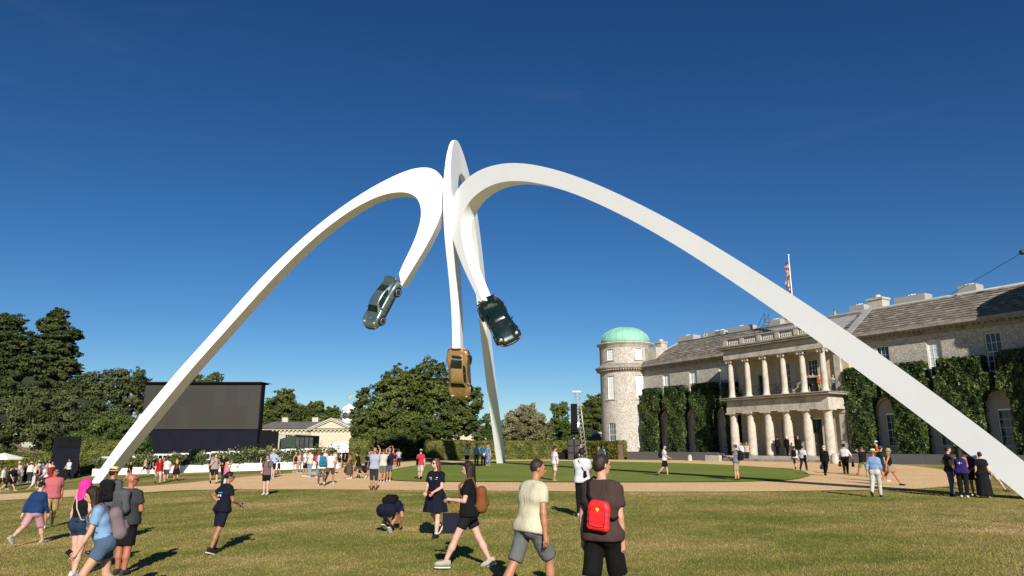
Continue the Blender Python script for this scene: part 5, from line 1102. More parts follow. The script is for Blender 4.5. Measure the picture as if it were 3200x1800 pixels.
M_STRAW = mat('straw', (0.62, 0.48, 0.27), .85, var=.15, scale=30, bs=.4, bscale=90); M_SOLE = mat('pale_sole', (0.6, 0.58, 0.54), .8)
PEOPLE = {}
def person(key, label, feet=None, head=None, pos=None, H=None, yaw=0, legs='stand', arms=('down', 'down'), sex='m', fat=1.0, skin='fair', hair=('short', (40, 28, 20)), top=('tee', (240, 240, 240)), bottom=('shorts', (30, 30, 30)), shoes=(235, 235, 230), sock=None, hat=None, shades=False, look=0, nod=0, lean=0, res=None, hem=None, group='people on the lawn', zoff=0, tuck=False, turn=0, bare=False, pat=None, patb=None, hints=None, child=False, loose=1.0, house=False):
    # ---- where and how tall
    if pos is None:
        p = ground(*feet)
    else: p = Vector(pos) if len(pos) == 3 else (lambda c: Vector((c.x, c.y, zg(c.x, c.y))))(at(pos[0], 1500, pos[1]))
    if H is None:
        d = ray(head[0], head[1]); tt = p.y / d.y; H = CZ + d.z * tt - p.z
        H = min(max(H, .95 if child else 1.52), 1.95)
    px = 1.75 * FPX / p.y
    if not house: yaw = yaw + math.degrees(math.atan2(p.x, p.y))      # yaw is read off the photo, so it is relative to the line of sight
    res = res or (.018 if px > 180 else (.025 if px > 100 else .032)); S = H / 1.75; fem = sex == 'f'; hi = px > 180
    bare_body = bare
    # ---- skeleton (metres at 1.75 m, x right, y forward)
    L = [R(a) for a in LEGS[legs]] if isinstance(legs, str) else [R(a) for a in legs]
    th, sh = .43, .42; hipw = .088 if not fem else .092
    def leg(side, a, b):
        hp = np.array([side * hipw, 0, 0]); k = hp + th * np.array([side * .03, math.sin(a), -math.cos(a)]); an = k + sh * np.array([-side * .01, math.sin(a - b), -math.cos(a - b)]); return hp, k, an
    lg = [leg(-1, L[0], L[1]), leg(1, L[2], L[3])]
    footp = [min(1.0, max(-1.0, -(a - b) * .85)) for a, b in ((L[0], L[1]), (L[2], L[3]))]
    zs = []
    for (hp, k, an), fp in zip(lg, footp):
        fp2 = fp if fp > 0.12 else 0; zs.append(an[2] - .075 - max(0, math.sin(fp2)) * .10)
    PZ = -min(zs); P = np.array([0, 0, PZ])
    lg = [tuple(q + P for q in l) for l in lg]
    ln = R(lean); Tu = np.array([0, math.sin(ln), math.cos(ln)]); Fy = np.array([0, math.cos(ln), -math.sin(ln)]); tr = R(turn); Rx = np.array([math.cos(tr), -math.sin(tr) * 1.0, 0.0]); Ry = np.array([math.sin(tr), math.cos(tr) * math.cos(ln), -math.sin(ln)])
    T = lambda x, y, z: P + Rx * x + Ry * y + Tu * z
    shw = (.172 if not fem else .150) * (1 + (fat - 1) * .35)
    dz = PZ - .925
    arm_ = []
    for i, side in enumerate((-1, 1)):
        a = arms[i]; t = ARMS[a] if isinstance(a, str) else a; tgt = np.array([side * t[0], t[1], t[2] + (dz if t[2] > .55 else 0)])
        if isinstance(a, str) and a in ('phone', 'low', 'chest', 'cross', 'strap', 'eye', 'up', 'hip', 'pocket', 'behind', 'down', 'back', 'fwd', 'out') and (lean or turn): tgt = T(side * t[0], t[1], t[2] - .925)
        Sh = T(side * shw, -.005, .465); hint = (side * .55, -.8, -.45) if a not in ('hip',) else (side * 1, -.55, 0)
        if hints and hints[i]: hint = hints[i]
        El, Wr = ik(Sh, tgt, .285, .255, hint); arm_.append((Sh, El, Wr))
    hy = R(look); hn = R(nod); hc = T(0, .025, .715) + np.array([0, .03 * math.sin(ln) , -.02 * abs(math.sin(ln))])
    rz = np.array([[math.cos(hy), math.sin(hy), 0], [-math.sin(hy), math.cos(hy), 0], [0, 0, 1]]); ltot = ln * .55 + hn
    rx = np.array([[1, 0, 0], [0, math.cos(ltot), math.sin(ltot)], [0, -math.sin(ltot), math.cos(ltot)]]); HR = rz @ rx     # columns: right, forward, up of the head
    HS = .93; hp_ = lambda x, y, z: hc + HR @ (np.array([x, y, z]) * HS)
    f = fat
    tors = [((.075, 0, .02), .118 * f), ((.05 * f, .005, .17), .110 * f), ((.085, 0, .36), .115 * (1 + (f - 1) * .8)), ((.105, -.01, .455), .070)] if not fem else [((.085, 0, .0), .122 * f), ((.04 * f, .005, .19), .098 * f), ((.06, 0, .34), .104 * (1 + (f - 1) * .8)), ((.088, -.01, .45), .062)]
    def torso(F, ex, k=.05, upto=4):
        prev = None
        for (w, y, z), r in tors[:upto]:
            F.cap(T(-w, y, z), T(w, y, z), r + ex, r + ex, k)
        for (w0, y0, z0), r0 in tors[:upto-1]: pass
        for i in range(min(upto, 4) - 1):
            (w0, y0, z0), r0 = tors[i]; (w1, y1, z1), r1 = tors[i + 1]; F.cap(T(0, y0, z0), T(0, y1, z1), r0 + ex - .004, r1 + ex - .004, k)
            for sg in (-1, 1): F.cap(T(sg * w0, y0, z0), T(sg * w1, y1, z1), r0 * .92 + ex, r1 * .92 + ex, k)
        if fem:
            for sg in (-1, 1): F.cap(T(sg * .065, .07, .335), T(sg * .062, .085, .325), .055 + ex * .6, .05 + ex * .6, .04)
        if f > 1.12: F.cap(T(-.03, .06 * f, .13), T(.03, .06 * f, .13), .11 * f + ex, .11 * f + ex, .06)
        # seat
        for sg in (-1, 1): F.cap(T(sg * .075, -.045, -.02), T(sg * .075, -.045, .0), .095 * f + ex, .095 * f + ex, .05)
    pts = [q for l in lg for q in l] + [q for a in arm_ for q in a] + [hc]
    lo = np.min(pts, 0) - .30; hi_ = np.max(pts, 0) + .30; lo[2] = -.03
    B = Field(lo, hi_, res); torso(B, -.006)
    B.cap(T(0, -.01, .47), T(0, .012, .62), .056, .047, .03)
    for sg, (Sh, El, Wr) in zip((-1, 1), arm_):
        B.cap(T(sg * .035, -.015, .525), Sh, .045, .052, .03); g = .93 if fem else 1.0; B.cap(Sh, El, .053 * g * (1 + (f - 1) * .6), .04 * g, .02); B.cap(El, El + (Wr - El) * .45, .040 * g, .039 * g, .015); B.cap(El + (Wr - El) * .4, Wr, .039 * g, .027 * g, .01)
        hd = (Wr - El) / np.linalg.norm(Wr - El); B.cap(Wr, Wr + hd * .075, .028, .032, .012)
    for (hp, k, an) in lg:
        g = .5 + f * .5; B.cap(hp, k, .088 * g, .058 * g, .03); B.cap(k, k + (an - k) * .45 + np.array([0, -.012, 0]), .054 * g, .056 * g, .02); B.cap(k + (an - k) * .4, an, .055 * g, .036, .02)
    parts = [(*B.net(), 0)]
    hr = .0105 if hi else .017
    HF = Field(hc - .17, hc + .17, hr, HS); Hm = HR
    HF.ell(hp_(0, -.012, .025), (.074, .094, .092), Hm, .02).ell(hp_(0, .018, -.035), (.058, .072, .082), Hm, .03).ell(hp_(0, .045, -.085), (.030, .028, .022), Hm, .03)
    HF.cap(hp_(0, .088, .012), hp_(0, .107, -.026), .010, .014, .012).cap(hp_(-.012, .088, -.055), hp_(.012, .088, -.055), .010, .010, .015)
    for sg in (-1, 1):
        HF.ell(hp_(sg * .03, .098, .008), (.016, .012, .011), Hm, 0, True); HF.ell(hp_(sg * .076, -.008, -.008), (.011, .02, .032), Hm, .006); HF.cap(hp_(sg * .012, .088, .026), hp_(sg * .04, .080, .026), .010, .009, .012)
    HF.cap(hp_(0, -.02, -.06), T(0, 0, .50), .049, .053, .02); parts.append((*HF.net(), 0))
    for sg in (-1, 1):
        e = hp_(sg * .03, .083, .008); parts.append((*tubeQ([hp_(sg * .020, .0875, .008), hp_(sg * .03, .0895, .009), hp_(sg * .041, .084, .008)], [.003, .0065, .003], 5), 1))
    parts.append((*tubeQ([hp_(-.022, .089, -.057), hp_(0, .0985, -.056), hp_(.022, .089, -.057)], [.003, .0065, .003], 5), 2))
    # hands: palm from the body surface, five bent fingers
    HAND = []
    for i, (sg, (Sh, El, Wr)) in enumerate(zip((-1, 1), arm_)):
        hd = (Wr - El) / np.linalg.norm(Wr - El); raised = Wr[2] > 1.4 + dz; inn = np.array([-sg, .25, 0.1]) if not (hd[1] > .55) else np.array([0, .15, -1.0]); inn = inn - hd * (inn @ hd); inn /= np.linalg.norm(inn); wd = np.cross(hd, inn); pc = Wr + hd * .085
        curl = .95 if arms[i] in ('phone', 'low', 'up', 'eye', 'chest', 'strap') else .45
        for j in range(4):
            ofs = (j - 1.5) * .019; ln_ = (.068, .078, .074, .058)[j]; a0 = pc + wd * ofs; d1 = hd * math.cos(curl * .5) + inn * math.sin(curl * .5); d2 = hd * math.cos(curl * 1.6) + inn * math.sin(curl * 1.6); k1 = a0 + d1 * ln_ * .5; k2 = k1 + d2 * ln_ * .5
            parts.append((*tubeQ([a0 - hd * .02, a0, k1, k2, k2 + d2 * .006], [.010, .0098, .0088, .0074, .002], 5), 0))
        up_ = wd if wd[1] > 0 else -wd; a0 = Wr + hd * .03 + up_ * .024; k1 = a0 + hd * .03 + up_ * .022 + inn * .01; parts.append((*tubeQ([a0 - up_ * .01, a0, k1, k1 + hd * .03 + inn * .012], [.012, .012, .010, .006], 5), 0)); HAND.append((pc + inn * .03, hd, inn, wd))
    V, Q, Mi = cat_meshes(parts)
    root = empty('person', p + Vector((0, 0, zoff)), -R(yaw), label=label, cat='person', group=group); root.scale = (S, S, S)
    link('body', npmesh('body', V, Q, [skinmat(SK[skin] if isinstance(skin, str) else skin), M_EYE, M_LIP], Mi), root)
    def sub(name, F, m, parent=root):
        v, q = F.net()
        if len(q): return link(name, npmesh(name, v, q, [m]), parent)
    # ---- clothes
    kind, tc = top; ex = {'tee': .017, 'tank': .008, 'long': .018, 'jacket': .026, 'dress': .012, 'vest': .018, 'strapless': .008}[kind] * loose
    if bottom[0] in ('shorts', 'trousers'):
        F = Field(np.array(lo), np.array(hi_), res); tl = 1.93 if bottom[0] == 'trousers' else (hem if hem is not None else .92)
        for sg in (-1, 1): F.cap(T(sg * .075, -.045, -.02), T(sg * .075, -.045, .0), .098 * f + .010, .098 * f + .010, .05)
        F.cap(T(-.08, 0, .02), T(.08, 0, .02), .120 * f + .008, .120 * f + .008, .05); F.cap(T(-.05, .005, .12), T(.05, .005, .12), .112 * f + .008, .112 * f + .008, .05)
        for (hp, k, an) in lg:
            g = .5 + f * .5
            if tl <= 1: F.cap(hp, hp + (k - hp) * tl, .096 * g + .010, .082 * g + .012 * loose, .03, True)
            else: F.cap(hp, k, .096 * g + .008, .072 * g + .006, .03); F.cap(k, k + (an - k) * (tl - 1), .072 * g + .006, .056 + .008, .02, tl < 1.9)
        F.plane(T(0, 0, .15 if tuck or kind in ('tank',) else .12), Tu); F.folds(.0032, H * 31); sub(bottom[0], F, cloth(bottom[1], patb))
    elif bottom[0] == 'skirt':
        F = Field(np.array(lo), np.array(hi_), res); z1 = hem if hem is not None else .5
        fl = .05 if z1 > .4 else .03; c0 = T(0, 0, .13); zt = c0[2]; X, Y, Z = np.meshgrid(*F.ax, indexing='ij', sparse=True); t = np.clip((zt - Z) / max(.1, zt - z1), 0, 1.1); xo = c0[0]; cy = (lg[0][1][1] + lg[1][1][1]) / 2 * np.clip(t, 0, 1) * .7
        rr = (.118 * f + .02) + (.075 + fl) * t ** .8; w_ = 1.22 - .1 * t; q = np.sqrt(((X - xo) / w_) ** 2 + (Y - cy - c0[1] * (1 - t)) ** 2) + .010 * np.sin(np.arctan2(Y - cy, X) * 9) * t - rr
        F.F = np.minimum(F.F, np.maximum(q * .9, np.maximum(Z - zt, z1 - Z))); 
        for sg in (-1, 1): F.cap(T(sg * .075, -.045, -.02), T(sg * .075, -.045, .0), .1 * f + .012, .1 * f + .012, .04)
        for (hp, k, an) in lg: F.cap(hp, hp + (k - hp) * .6, .10, .09, .04)
        X, Y, Z = np.meshgrid(*F.ax, indexing='ij', sparse=True); F.F = np.maximum(F.F, z1 - Z); sub('skirt', F, cloth(bottom[1], patb))
    F = Field(np.array(lo), np.array(hi_), res); torso(F, ex)
    sl = {'tee': .62, 'tank': 0, 'long': 1.95, 'jacket': 1.97, 'dress': .3, 'vest': 0, 'strapless': 0}[kind]
    if kind not in ('tank', 'vest', 'strapless'):
        F.cap(T(-.03, -.012, .51), T(.03, -.012, .51), .058, .058, .04)
        for sg, (Sh, El, Wr) in zip((-1, 1), arm_):
            F.cap(T(sg * .035, -.012, .515), Sh, .054, .062 + ex * .3, .045)
            if sl <= 1: F.cap(Sh, Sh + (El - Sh) * sl, .066 * (1 + (f - 1) * .5), .064 * (1 + (f - 1) * .5) + .006 * loose, .02, True)
            else: F.cap(Sh, El, .066, .056, .02); F.cap(El, El + (Wr - El) * (sl - 1), .056, .043, .02, True)
        F.plane(T(0, .0, .557), Tu + Ry * .25)
    else: F.plane(T(0, 0, .475 if kind != 'strapless' else .40), Tu); [F.cap(T(sg * .085, -.09, .40), T(sg * .075, .0, .527), .022, .02, .02).cap(T(sg * .075, .0, .527), T(sg * .085, .10, .40), .02, .022, .02) for sg in ((-1, 1) if kind != 'strapless' else ())]
    hz_ = .10 if tuck else (-.06 if kind in ('tee', 'vest') else (-.10 if kind == 'jacket' else (-.03 if kind != 'tank' else .04)))
    if not tuck and kind in ('tee', 'jacket', 'vest'):
        F.cap(T(-.08, -.01, -.04), T(.08, -.01, -.04), .128 * f + ex * .8, .128 * f + ex * .8, .05)
    F.plane(T(0, 0, hz_), -Tu); F.folds((.003 if kind not in ('tank', 'vest', 'strapless') else .002) * (1.3 if loose > 1.3 else 1), len(key) * 2.1 + H * 40); sub({'tee': 'shirt', 'tank': 'vest_top', 'long': 'shirt', 'jacket': 'jacket', 'dress': 'bodice', 'vest': 'waistcoat', 'strapless': 'bodice'}[kind], F, cloth(tc, pat))
    # ---- shoes
    for (hp, k, an), fp in zip(lg, footp):
        fp2 = fp if fp > .12 else 0; d = np.array([0, math.cos(fp2), -math.sin(fp2)]); u = np.array([0, math.sin(fp2), math.cos(fp2)]); c = an - u * .03
        F = Field(an - .24, an + .24, .016 if hi else .026); F.cap(c - d * .05, c + d * .12, .044, .036, .02).cap(c - d * .04 + u * .03, c + d * .01 + u * .035, .045, .04, .02).cap(c + d * .05 - u * .005, c + d * .155 - u * .012, .042, .03, .02); F.plane(an - u * .072, -u); F.plane(c + u * .055, u); o = sub('shoe', F, cloth(shoes))
        if hi and o is not None:
            b = MB(); ring = [c + d * y + np.array([x, 0, 0]) - u * .052 for x, y in ((-.034, -.085), (.034, -.085), (.045, -.02), (.046, .06), (.04, .13), (.02, .178), (-.02, .178), (-.04, .13), (-.046, .06), (-.045, -.02))]; b.add(ring + [q - u * .018 for q in ring], [tuple(range(10)), tuple(range(10, 20))[::-1]] + [(i, i + 10, (i + 1) % 10 + 10, (i + 1) % 10) for i in range(10)]); b.build('sole', [M_SOLE], o)
        if sock: F = Field(an - .16, an + .16, .026); F.cap(an - u * .02, an + (k - an) * (.18 if sock is True or len(sock) == 3 else .18), .043, .045, .01, True); sub('sock', F, cloth((235, 235, 232) if sock is True else sock))
    # ---- hair, hats, glasses
    hs, hcol = hair
    if hs != 'bald':
        F = Field(hc - np.array([.24, .24, .52 if hs in ('long', 'longer') else .26]), hc + .24, .012 if hi else .021, HS)
        F.ell(hp_(0, -.016, .032), (.083, .103, .098), Hm, .02)
        if hs in ('short', 'curly'): F.ell(hp_(0, -.05, -.015), (.078, .066, .075), Hm, .02)
        if hs == 'curly': F.ell(hp_(0, -.02, .06), (.095, .11, .085), Hm, .02)
        # cut the face free
        n = HR @ np.array([0, .86, -.5]); F.plane(hp_(0, .048 if hs != 'crop' else .03, .036), n / np.linalg.norm(n))
        if hs in ('short', 'crop', 'curly'):
            n = HR @ np.array([0, .35, -1.0]); F.plane(hp_(0, -.03, -.055), n / np.linalg.norm(n))
        if hs in ('long', 'longer'):
            zl = -.30 if hs == 'long' else -.40
            bk = lambda x, y, z: hp_(x, y, 0) + np.array([0, 0, z]) + (Ry * -.0)
            for x, y, r in ((-.055, -.05, .048), (.055, -.05, .048), (0, -.085, .055), (-.078, .0, .032), (.078, .0, .032)):
                F.cap(hp_(x, y, .0), bk(x * 1.25, y - .035, zl * (.55 if abs(x) > .07 else 1) ), r, r * .72, .03)
        if hs == 'pony':
            F.cap(hp_(0, -.10, .02), hp_(0, -.15, .0), .032, .03, .02); F.cap(hp_(0, -.15, .0), hp_(0.02, -.17, -.12), .03, .03, .02); F.cap(hp_(.02, -.17, -.12), hp_(.03, -.15, -.28), .03, .012, .02)
        if hs == 'bun': F.ell(hp_(0, -.11, .06), (.045, .045, .045), None, .01)
        X, Y, Z = np.meshgrid(*F.ax, indexing='ij', sparse=True); F.F = F.F + (.0035 * np.sin(70 * X + 40 * Y + 8 * np.sin(30 * Z)) * np.sin(55 * Y - 35 * X + 20 * Z) if hs in ('short', 'curly', 'crop') else .004 * np.sin(np.arctan2(Y - hc[1], X - hc[0]) * 17 + 9 * Z) * (Z < hc[2] + .06))
        key_h = 'hair_%d_%d_%d' % hcol
        if key_h not in MATS:
            m, n_, l_, b_ = newmat(key_h); MATS[key_h] = m; cl = s2l(hcol); wv = n_.new('ShaderNodeTexNoise'); wv.inputs['Scale'].default_value = 40; l_.new(coords(n_, l_, (1, 1, .12)), wv.inputs['Vector']); r1 = ramp(n_, [(0.3, tuple(x * .55 for x in cl)), (0.7, tuple(min(1, x * 1.35) for x in cl))]); l_.new(wv.outputs[0], r1.inputs[0]); l_.new(r1.outputs[0], b_.inputs['Base Color']); b_.inputs['Roughness'].default_value = .6; b_.inputs['Specular IOR Level'].default_value = .3; bump(n_, l_, b_, wv.outputs[0], .6, .01)
        sub('hair', F, MATS[key_h])
    HMx = Matrix(((HR[0][0], HR[0][1], HR[0][2], hc[0]), (HR[1][0], HR[1][1], HR[1][2], hc[1]), (HR[2][0], HR[2][1], HR[2][2], hc[2]), (0, 0, 0, 1)))
    HMx = HMx @ Matrix.Scale(HS, 4)
    if hat:
        hk, hcl = hat; b = MB()
        if hk in ('straw', 'panama', 'bucket', 'trilby'):
            br = {'straw': .19, 'panama': .165, 'bucket': .15, 'trilby': .135}[hk]; dr = -.03 if hk == 'bucket' else -.008
            b.lathe([(br, .045 + dr), (br * .8, .048), (.094, .052), (.092, .07), (.088, .125), (.07, .15), (.03, .146), (0, .142)], 22, (0, -.012, .005), sy=1.14); b.lathe([(br, .04 + dr), (.096, .046)], 22, (0, -.012, .005), sy=1.14)
            b.xform(HMx @ Matrix.Rotation(R(-4), 4, 'X')); m_ = M_STRAW if hcl is None else cloth(hcl); o = b.build('hat', [m_], root)
            b = MB(); b.lathe([(.096, .052), (.0945, .078)], 22, (0, -.012, .005), sy=1.14); b.xform(HMx @ Matrix.Rotation(R(-4), 4, 'X')); b.build('hat_band', [M_BLACKTRIM], o)
        else:
            F = Field(hc - .2, hc + .22, .012 if hi else .02, HS); F.ell(hp_(0, -.014, .036), (.088, .107, .098), Hm, .01); n = HR @ np.array([0, -.12, -1.0]); F.plane(hp_(0, 0, .038), n / np.linalg.norm(n)); o = sub('cap', F, cloth(hcl))
            b = MB(); pts_ = []; sgn = -1 if hk == 'capback' else 1
            for a in np.linspace(-1.15, 1.15, 9): pts_.append((.078 * math.sin(a), sgn * (.075 + .085 * math.cos(a)) - .01, .045 - .012 * abs(math.cos(a))))
            base_ = [(.08 * math.sin(a), sgn * .078 * max(.2, math.cos(a)) - .012, .046) for a in np.linspace(-1.15, 1.15, 9)]
            vs = base_ + pts_; vs2 = [(x, y, z - .008) for x, y, z in vs]; b.add(vs + vs2, [(i, i + 1, i + 10, i + 9) for i in range(8)] + [(i + 18 + 9, i + 18 + 10, i + 19, i + 18) for i in range(8)] + [(i + 9, i + 10, i + 28, i + 27) for i in range(8)]); b.xform(HMx); b.build('visor', [cloth(hcl)], o if o is not None else root)
    if shades:
        b = MB()
        for sg in (-1, 1): b.box((sg * .034 - .026, .088, -.012), (sg * .034 + .026, .099, .026)); b.box((sg * .072 - .003, -.01, .012), (sg * .072 + .003, .092, .02))
        b.box((-.012, .094, .012), (.012, .1, .02)); b.xform(HMx); b.build('sunglasses', [M_SHADES], root)
    PEOPLE[key] = dict(root=root, T=T, hand=HAND, arm=arm_, Tu=Tu, Rx=Rx, Ry=Ry, S=S, M=Matrix.Translation(p + Vector((0, 0, zoff))) @ Matrix.Rotation(-R(yaw), 4, 'Z') @ Matrix.Scale(S, 4), fat=f, lg=lg, hi=hi)
    return root
# ---------------------------------------------------------------- things people carry (top-level)
def carry(key, name, label, cat, build, group=None):
    d = PEOPLE[key]; o = empty(name, label=label, cat=cat, group=group); o.matrix_world = d['M']; build(o, d); return o
def backpack(key, label, c, size=(.15, .09, .22), zc=.33, pat=None, c2=None, res=None):
    def f(o, d):
        T = d['T']; f_ = d['fat']; res = .016 if d['hi'] else .026; cen = T(0, -.105 * f_ - size[1], zc); F = Field(cen - .42, cen + .42, res); a, b, h = size
        F.cap(T(-a * .6, -.115 * f_ - size[1], zc - h * .72), T(a * .6, -.115 * f_ - size[1], zc - h * .72), b, b, .06); F.cap(T(-a * .55, -.115 * f_ - size[1], zc + h * .62), T(a * .55, -.115 * f_ - size[1], zc + h * .62), b * .85, b * .85, .06)
        for sx in (-.55, 0, .55): F.cap(T(sx * a, -.115 * f_ - size[1], zc - h * .7), T(sx * a, -.115 * f_ - size[1], zc + h * .6), b, b * .9, .05)
        v, q = F.net(); link('pack', npmesh('pack', v, q, [cloth(c, pat)]), o)
        F = Field(cen - .42, cen + .42, res); yb = -.115 * f_ - 2 * size[1]; F.cap(T(-a * .4, yb, zc - h * .45), T(a * .4, yb, zc - h * .45), .045, .045, .04); F.cap(T(-a * .35, yb, zc - h * .1), T(a * .35, yb, zc - h * .1), .035, .035, .04); v, q = F.net(); link('front_pocket', npmesh('front_pocket', v, q, [cloth(c2 or tuple(int(x * .85) for x in c))]), o)
        for sg in (-1, 1):
            b = MB(); y = .115 * f_; b.tube([T(sg * .085, -y - .02, zc + h * .6), T(sg * .105, -.06, .565), T(sg * .11, .03, .55), T(sg * .115, y + .035, .44), T(sg * .125, y + .03, .30), T(sg * .155, .04, .17), T(sg * .13, -y - .01, zc - h * .6)], .017, 5); b.build('strap', [cloth(c2 or c)], o)
    return carry(key, 'backpack', label, 'backpack', f, 'backpacks worn in the crowd')
def crossbag(key, label, c, side=1, size=(.13, .05, .09), zc=-.02, yc=-.05, strapc=(20, 20, 20), sling=True, xk=.20):
    def f(o, d):
        T = d['T']; f_ = d['fat']; b = MB(); a, w_, h = size
        F = Field(T(side * xk, yc, zc) - .3, T(side * xk, yc, zc) + .3, .014)
        for sz in (-.6, 0, .6): F.cap(T(side * xk, yc - a * .6, zc + sz * h), T(side * xk, yc + a * .6, zc + sz * h), w_, w_, .03)
        v, q = F.net(); link('bag_body', npmesh('bag_body', v, q, [cloth(c)]), o)
        b = MB(); y = .12 * f_ + .015; b.tube([T(side * xk, yc, zc + h * .8), T(side * .13, y + .012, .12), T(-side * .02, y + .03, .30), T(-side * .10, .07, .50), T(-side * .11, -.01, .572), T(-side * .08, -.10, .50), T(side * .03, -y - .012, .30), T(side * .15, -y, .1), T(side * xk, yc, zc + h * .8)], .013, 5); b.build('strap', [cloth(strapc)], o)
    return carry(key, 'shoulder_bag', label, 'bag', f, 'bags carried in the crowd')
def phone(key, label, hand=1, c=None):
    def f(o, d):
        pc, hd, inn, wd = d['hand'][hand]; b = MB(); M = Matrix.Identity(4); up = Vector(hd) * .6 + Vector((0, 0, .8)); up.normalize(); nn = Vector(inn); nn = (nn - up * nn.dot(up)).normalized(); sx = up.cross(nn); M.col[0][:3] = sx; M.col[1][:3] = nn; M.col[2][:3] = up; M.col[3][:3] = Vector(pc) + up * .04
        b.box((-.037, -.005, -.075), (.037, .005, .075)); b.xform(M); b.build('case', [M_BLACKTRIM if c is None else cloth(c)], o); b = MB(); b.box((-.033, -.0075, -.068), (.033, -.0052, .068)); b.xform(M); b.build('display', [M_SHADES], o)
    return carry(key, 'phone', label, 'phone', f, 'phones held up in the crowd')
def handbag(key, label, hand, c, size=(.14, .07, .16), kind='bag', c2=None, drop=.16, back=0.0):
    def f(o, d):
        pc, hd, inn, wd = d['hand'][hand]; pc = pc - hd * back; a, w_, h = size; z1 = pc[2] - drop; b = MB(); vs = [(pc[0] - w_, pc[1] - a, z1 - 2 * h), (pc[0] + w_, pc[1] - a, z1 - 2 * h), (pc[0] + w_, pc[1] + a, z1 - 2 * h), (pc[0] - w_, pc[1] + a, z1 - 2 * h)]
        if kind == 'box': b.hexa(vs + [(x, y, z1) for x, y, z in vs]); b.build('bag_body', [mat('bag_%d_%d_%d' % c, s2l(c), .6, spec=.15)], o)
        else:
            F = Field(np.array(pc) - np.array([.35, .35, .75]), np.array(pc) + .35, .016)
            for sy in (-.5, 0, .5): F.cap((pc[0], pc[1] + sy * a, z1 - .05), (pc[0], pc[1] + sy * a * 1.3, z1 - 2 * h + w_), w_ * .6, w_, .05)
            v, q = F.net(); link('bag_body', npmesh('bag_body', v, q, [cloth(c)]), o)
        for sy in (-1, 1): b = MB(); b.tube([(pc[0] - w_ * .6, pc[1] + sy * a * .6, z1), (pc[0], pc[1] + sy * .01, pc[2] + .0), (pc[0] + w_ * .6, pc[1] + sy * a * .6, z1)] if kind != 'box' else [(pc[0] + sy * w_ * .9, pc[1] - a * .6, z1), (pc[0] + sy * .01, pc[1], pc[2]), (pc[0] + sy * w_ * .9, pc[1] + a * .6, z1)], .008, 5); b.build('handle', [cloth(c2 or c)], o)
    return carry(key, 'hand_bag', label, 'bag', f, 'bags carried in the crowd')
BLK = (24, 24, 26); NAVY = (24, 28, 48); WHT = (238, 238, 238); DK = (38, 28, 22); BRN = (84, 58, 40); BLD = (176, 140, 92); GRY = (120, 116, 110); KHAKI = (184, 164, 124); BGE = (206, 192, 168); DEN = (70, 92, 124)
P = person
# ---- near group beside the pink-haired woman
P('blueman', 'man in blue linen shirt, pink shorts and black cap striding over the grass', (96, 1703), (124, 1500), yaw=42, legs=(-32, 22, 22, 4), arms=('back', 'fwd'), fat=1.18, skin='pale', top=('long', (34, 66, 118)), bottom=('shorts', (222, 172, 182)), hem=.98, hat=('cap', BLK), hair=('crop', DK), shoes=(200, 190, 172), lean=6, look=15)
P('pinkpolo', 'man in pink polo shirt, khaki shorts and sunglasses looking sideways', (150, 1650), (168, 1461), yaw=178, legs='stepr', arms=('down', 'down'), fat=1.08, skin='olive', top=('tee', (218, 118, 128)), bottom=('shorts', (200, 172, 122)), hem=.97, hair=('short', (34, 28, 24)), shades=True, look=-48, shoes=(225, 225, 222))
P('pinkhair', 'woman with long bright pink hair, black vest top and denim shorts', (232, 1806), (271, 1497), yaw=48, legs=(6, 3, -6, 4), arms=('down', 'down'), sex='f', fat=1.12, skin='pale', top=('tank', BLK), bottom=('shorts', (44, 66, 96)), hem=.42, hair=('long', (220, 36, 134)), shoes=(228, 226, 224), look=20)
P('bluetee', 'woman in light blue top and glasses with long dark hair holding a cola bottle', pos=(352, 9.9), H=1.64, yaw=272, legs=(30, 30, -8, 30), arms=((.2, .34, .80), (.20, .14, .78)), sex='f', skin='fair', top=('tee', (150, 190, 232)), bottom=('shorts', (92, 116, 146)), hem=.5, hair=('long', (36, 24, 20)), lean=16, nod=14, tuck=True, shoes=(220, 220, 220))
P('baldman', 'bald bearded man in dark grey T-shirt and black shorts beside the pink-haired woman', (377, 1798), (365, 1480), yaw=35, legs='stand', arms=('low', 'strap'), fat=1.2, skin=(190, 120, 96), top=('tee', (66, 68, 72)), bottom=('shorts', BLK), hem=.98, hair=('bald', DK), shades=True, look=45, shoes=(70, 72, 74))
P('hatcurls', 'man with straw hat and dark curls hidden behind the bald man', pos=(352, 17.5), H=1.74, yaw=30, top=('tee', (92, 96, 104)), bottom=('shorts', (60, 60, 64)), hat=('trilby', None), hair=('curly', (36, 26, 22)), look=30, skin='tan')
# ---- near centre
P('team1', 'woman in navy team shirt and shorts with black ponytail standing alone on grass', (684, 1727), (725, 1473), yaw=58, legs=(-2, 4, -16, 4), arms=('hip', (.12, .33, 1.02)), sex='f', skin='olive', top=('tee', (22, 26, 44)), bottom=('shorts', (28, 32, 54)), hem=.86, hair=('pony', (16, 13, 12)), shades=True, look=32, lean=7, shoes=(50, 40, 40))
P('crouch', 'man in navy kit crouching down on the grass with a black backpack', (1204, 1667), pos=None, H=1.78, yaw=22, legs='crouch', arms=((.06, .52, .14), (.20, .45, .16)), skin='tan', top=('tee', (24, 34, 66)), bottom=('shorts', (26, 30, 52)), hem=.93, hair=('short', DK), lean=80, nod=40, shoes=(40, 40, 42))
P('navyskirt', 'woman in navy team shirt and skirt with long brown hair and sunglasses', (1358, 1681), (1354, 1432), yaw=208, legs=(10, 4, -14, 34), arms=('low', 'low'), sex='f', skin='pale', top=('tee', (22, 25, 42)), bottom=('skirt', (24, 27, 46)), hem=.56, hair=('long', (92, 62, 48)), shades=True, look=28, shoes=(44, 44, 46), sock=True)
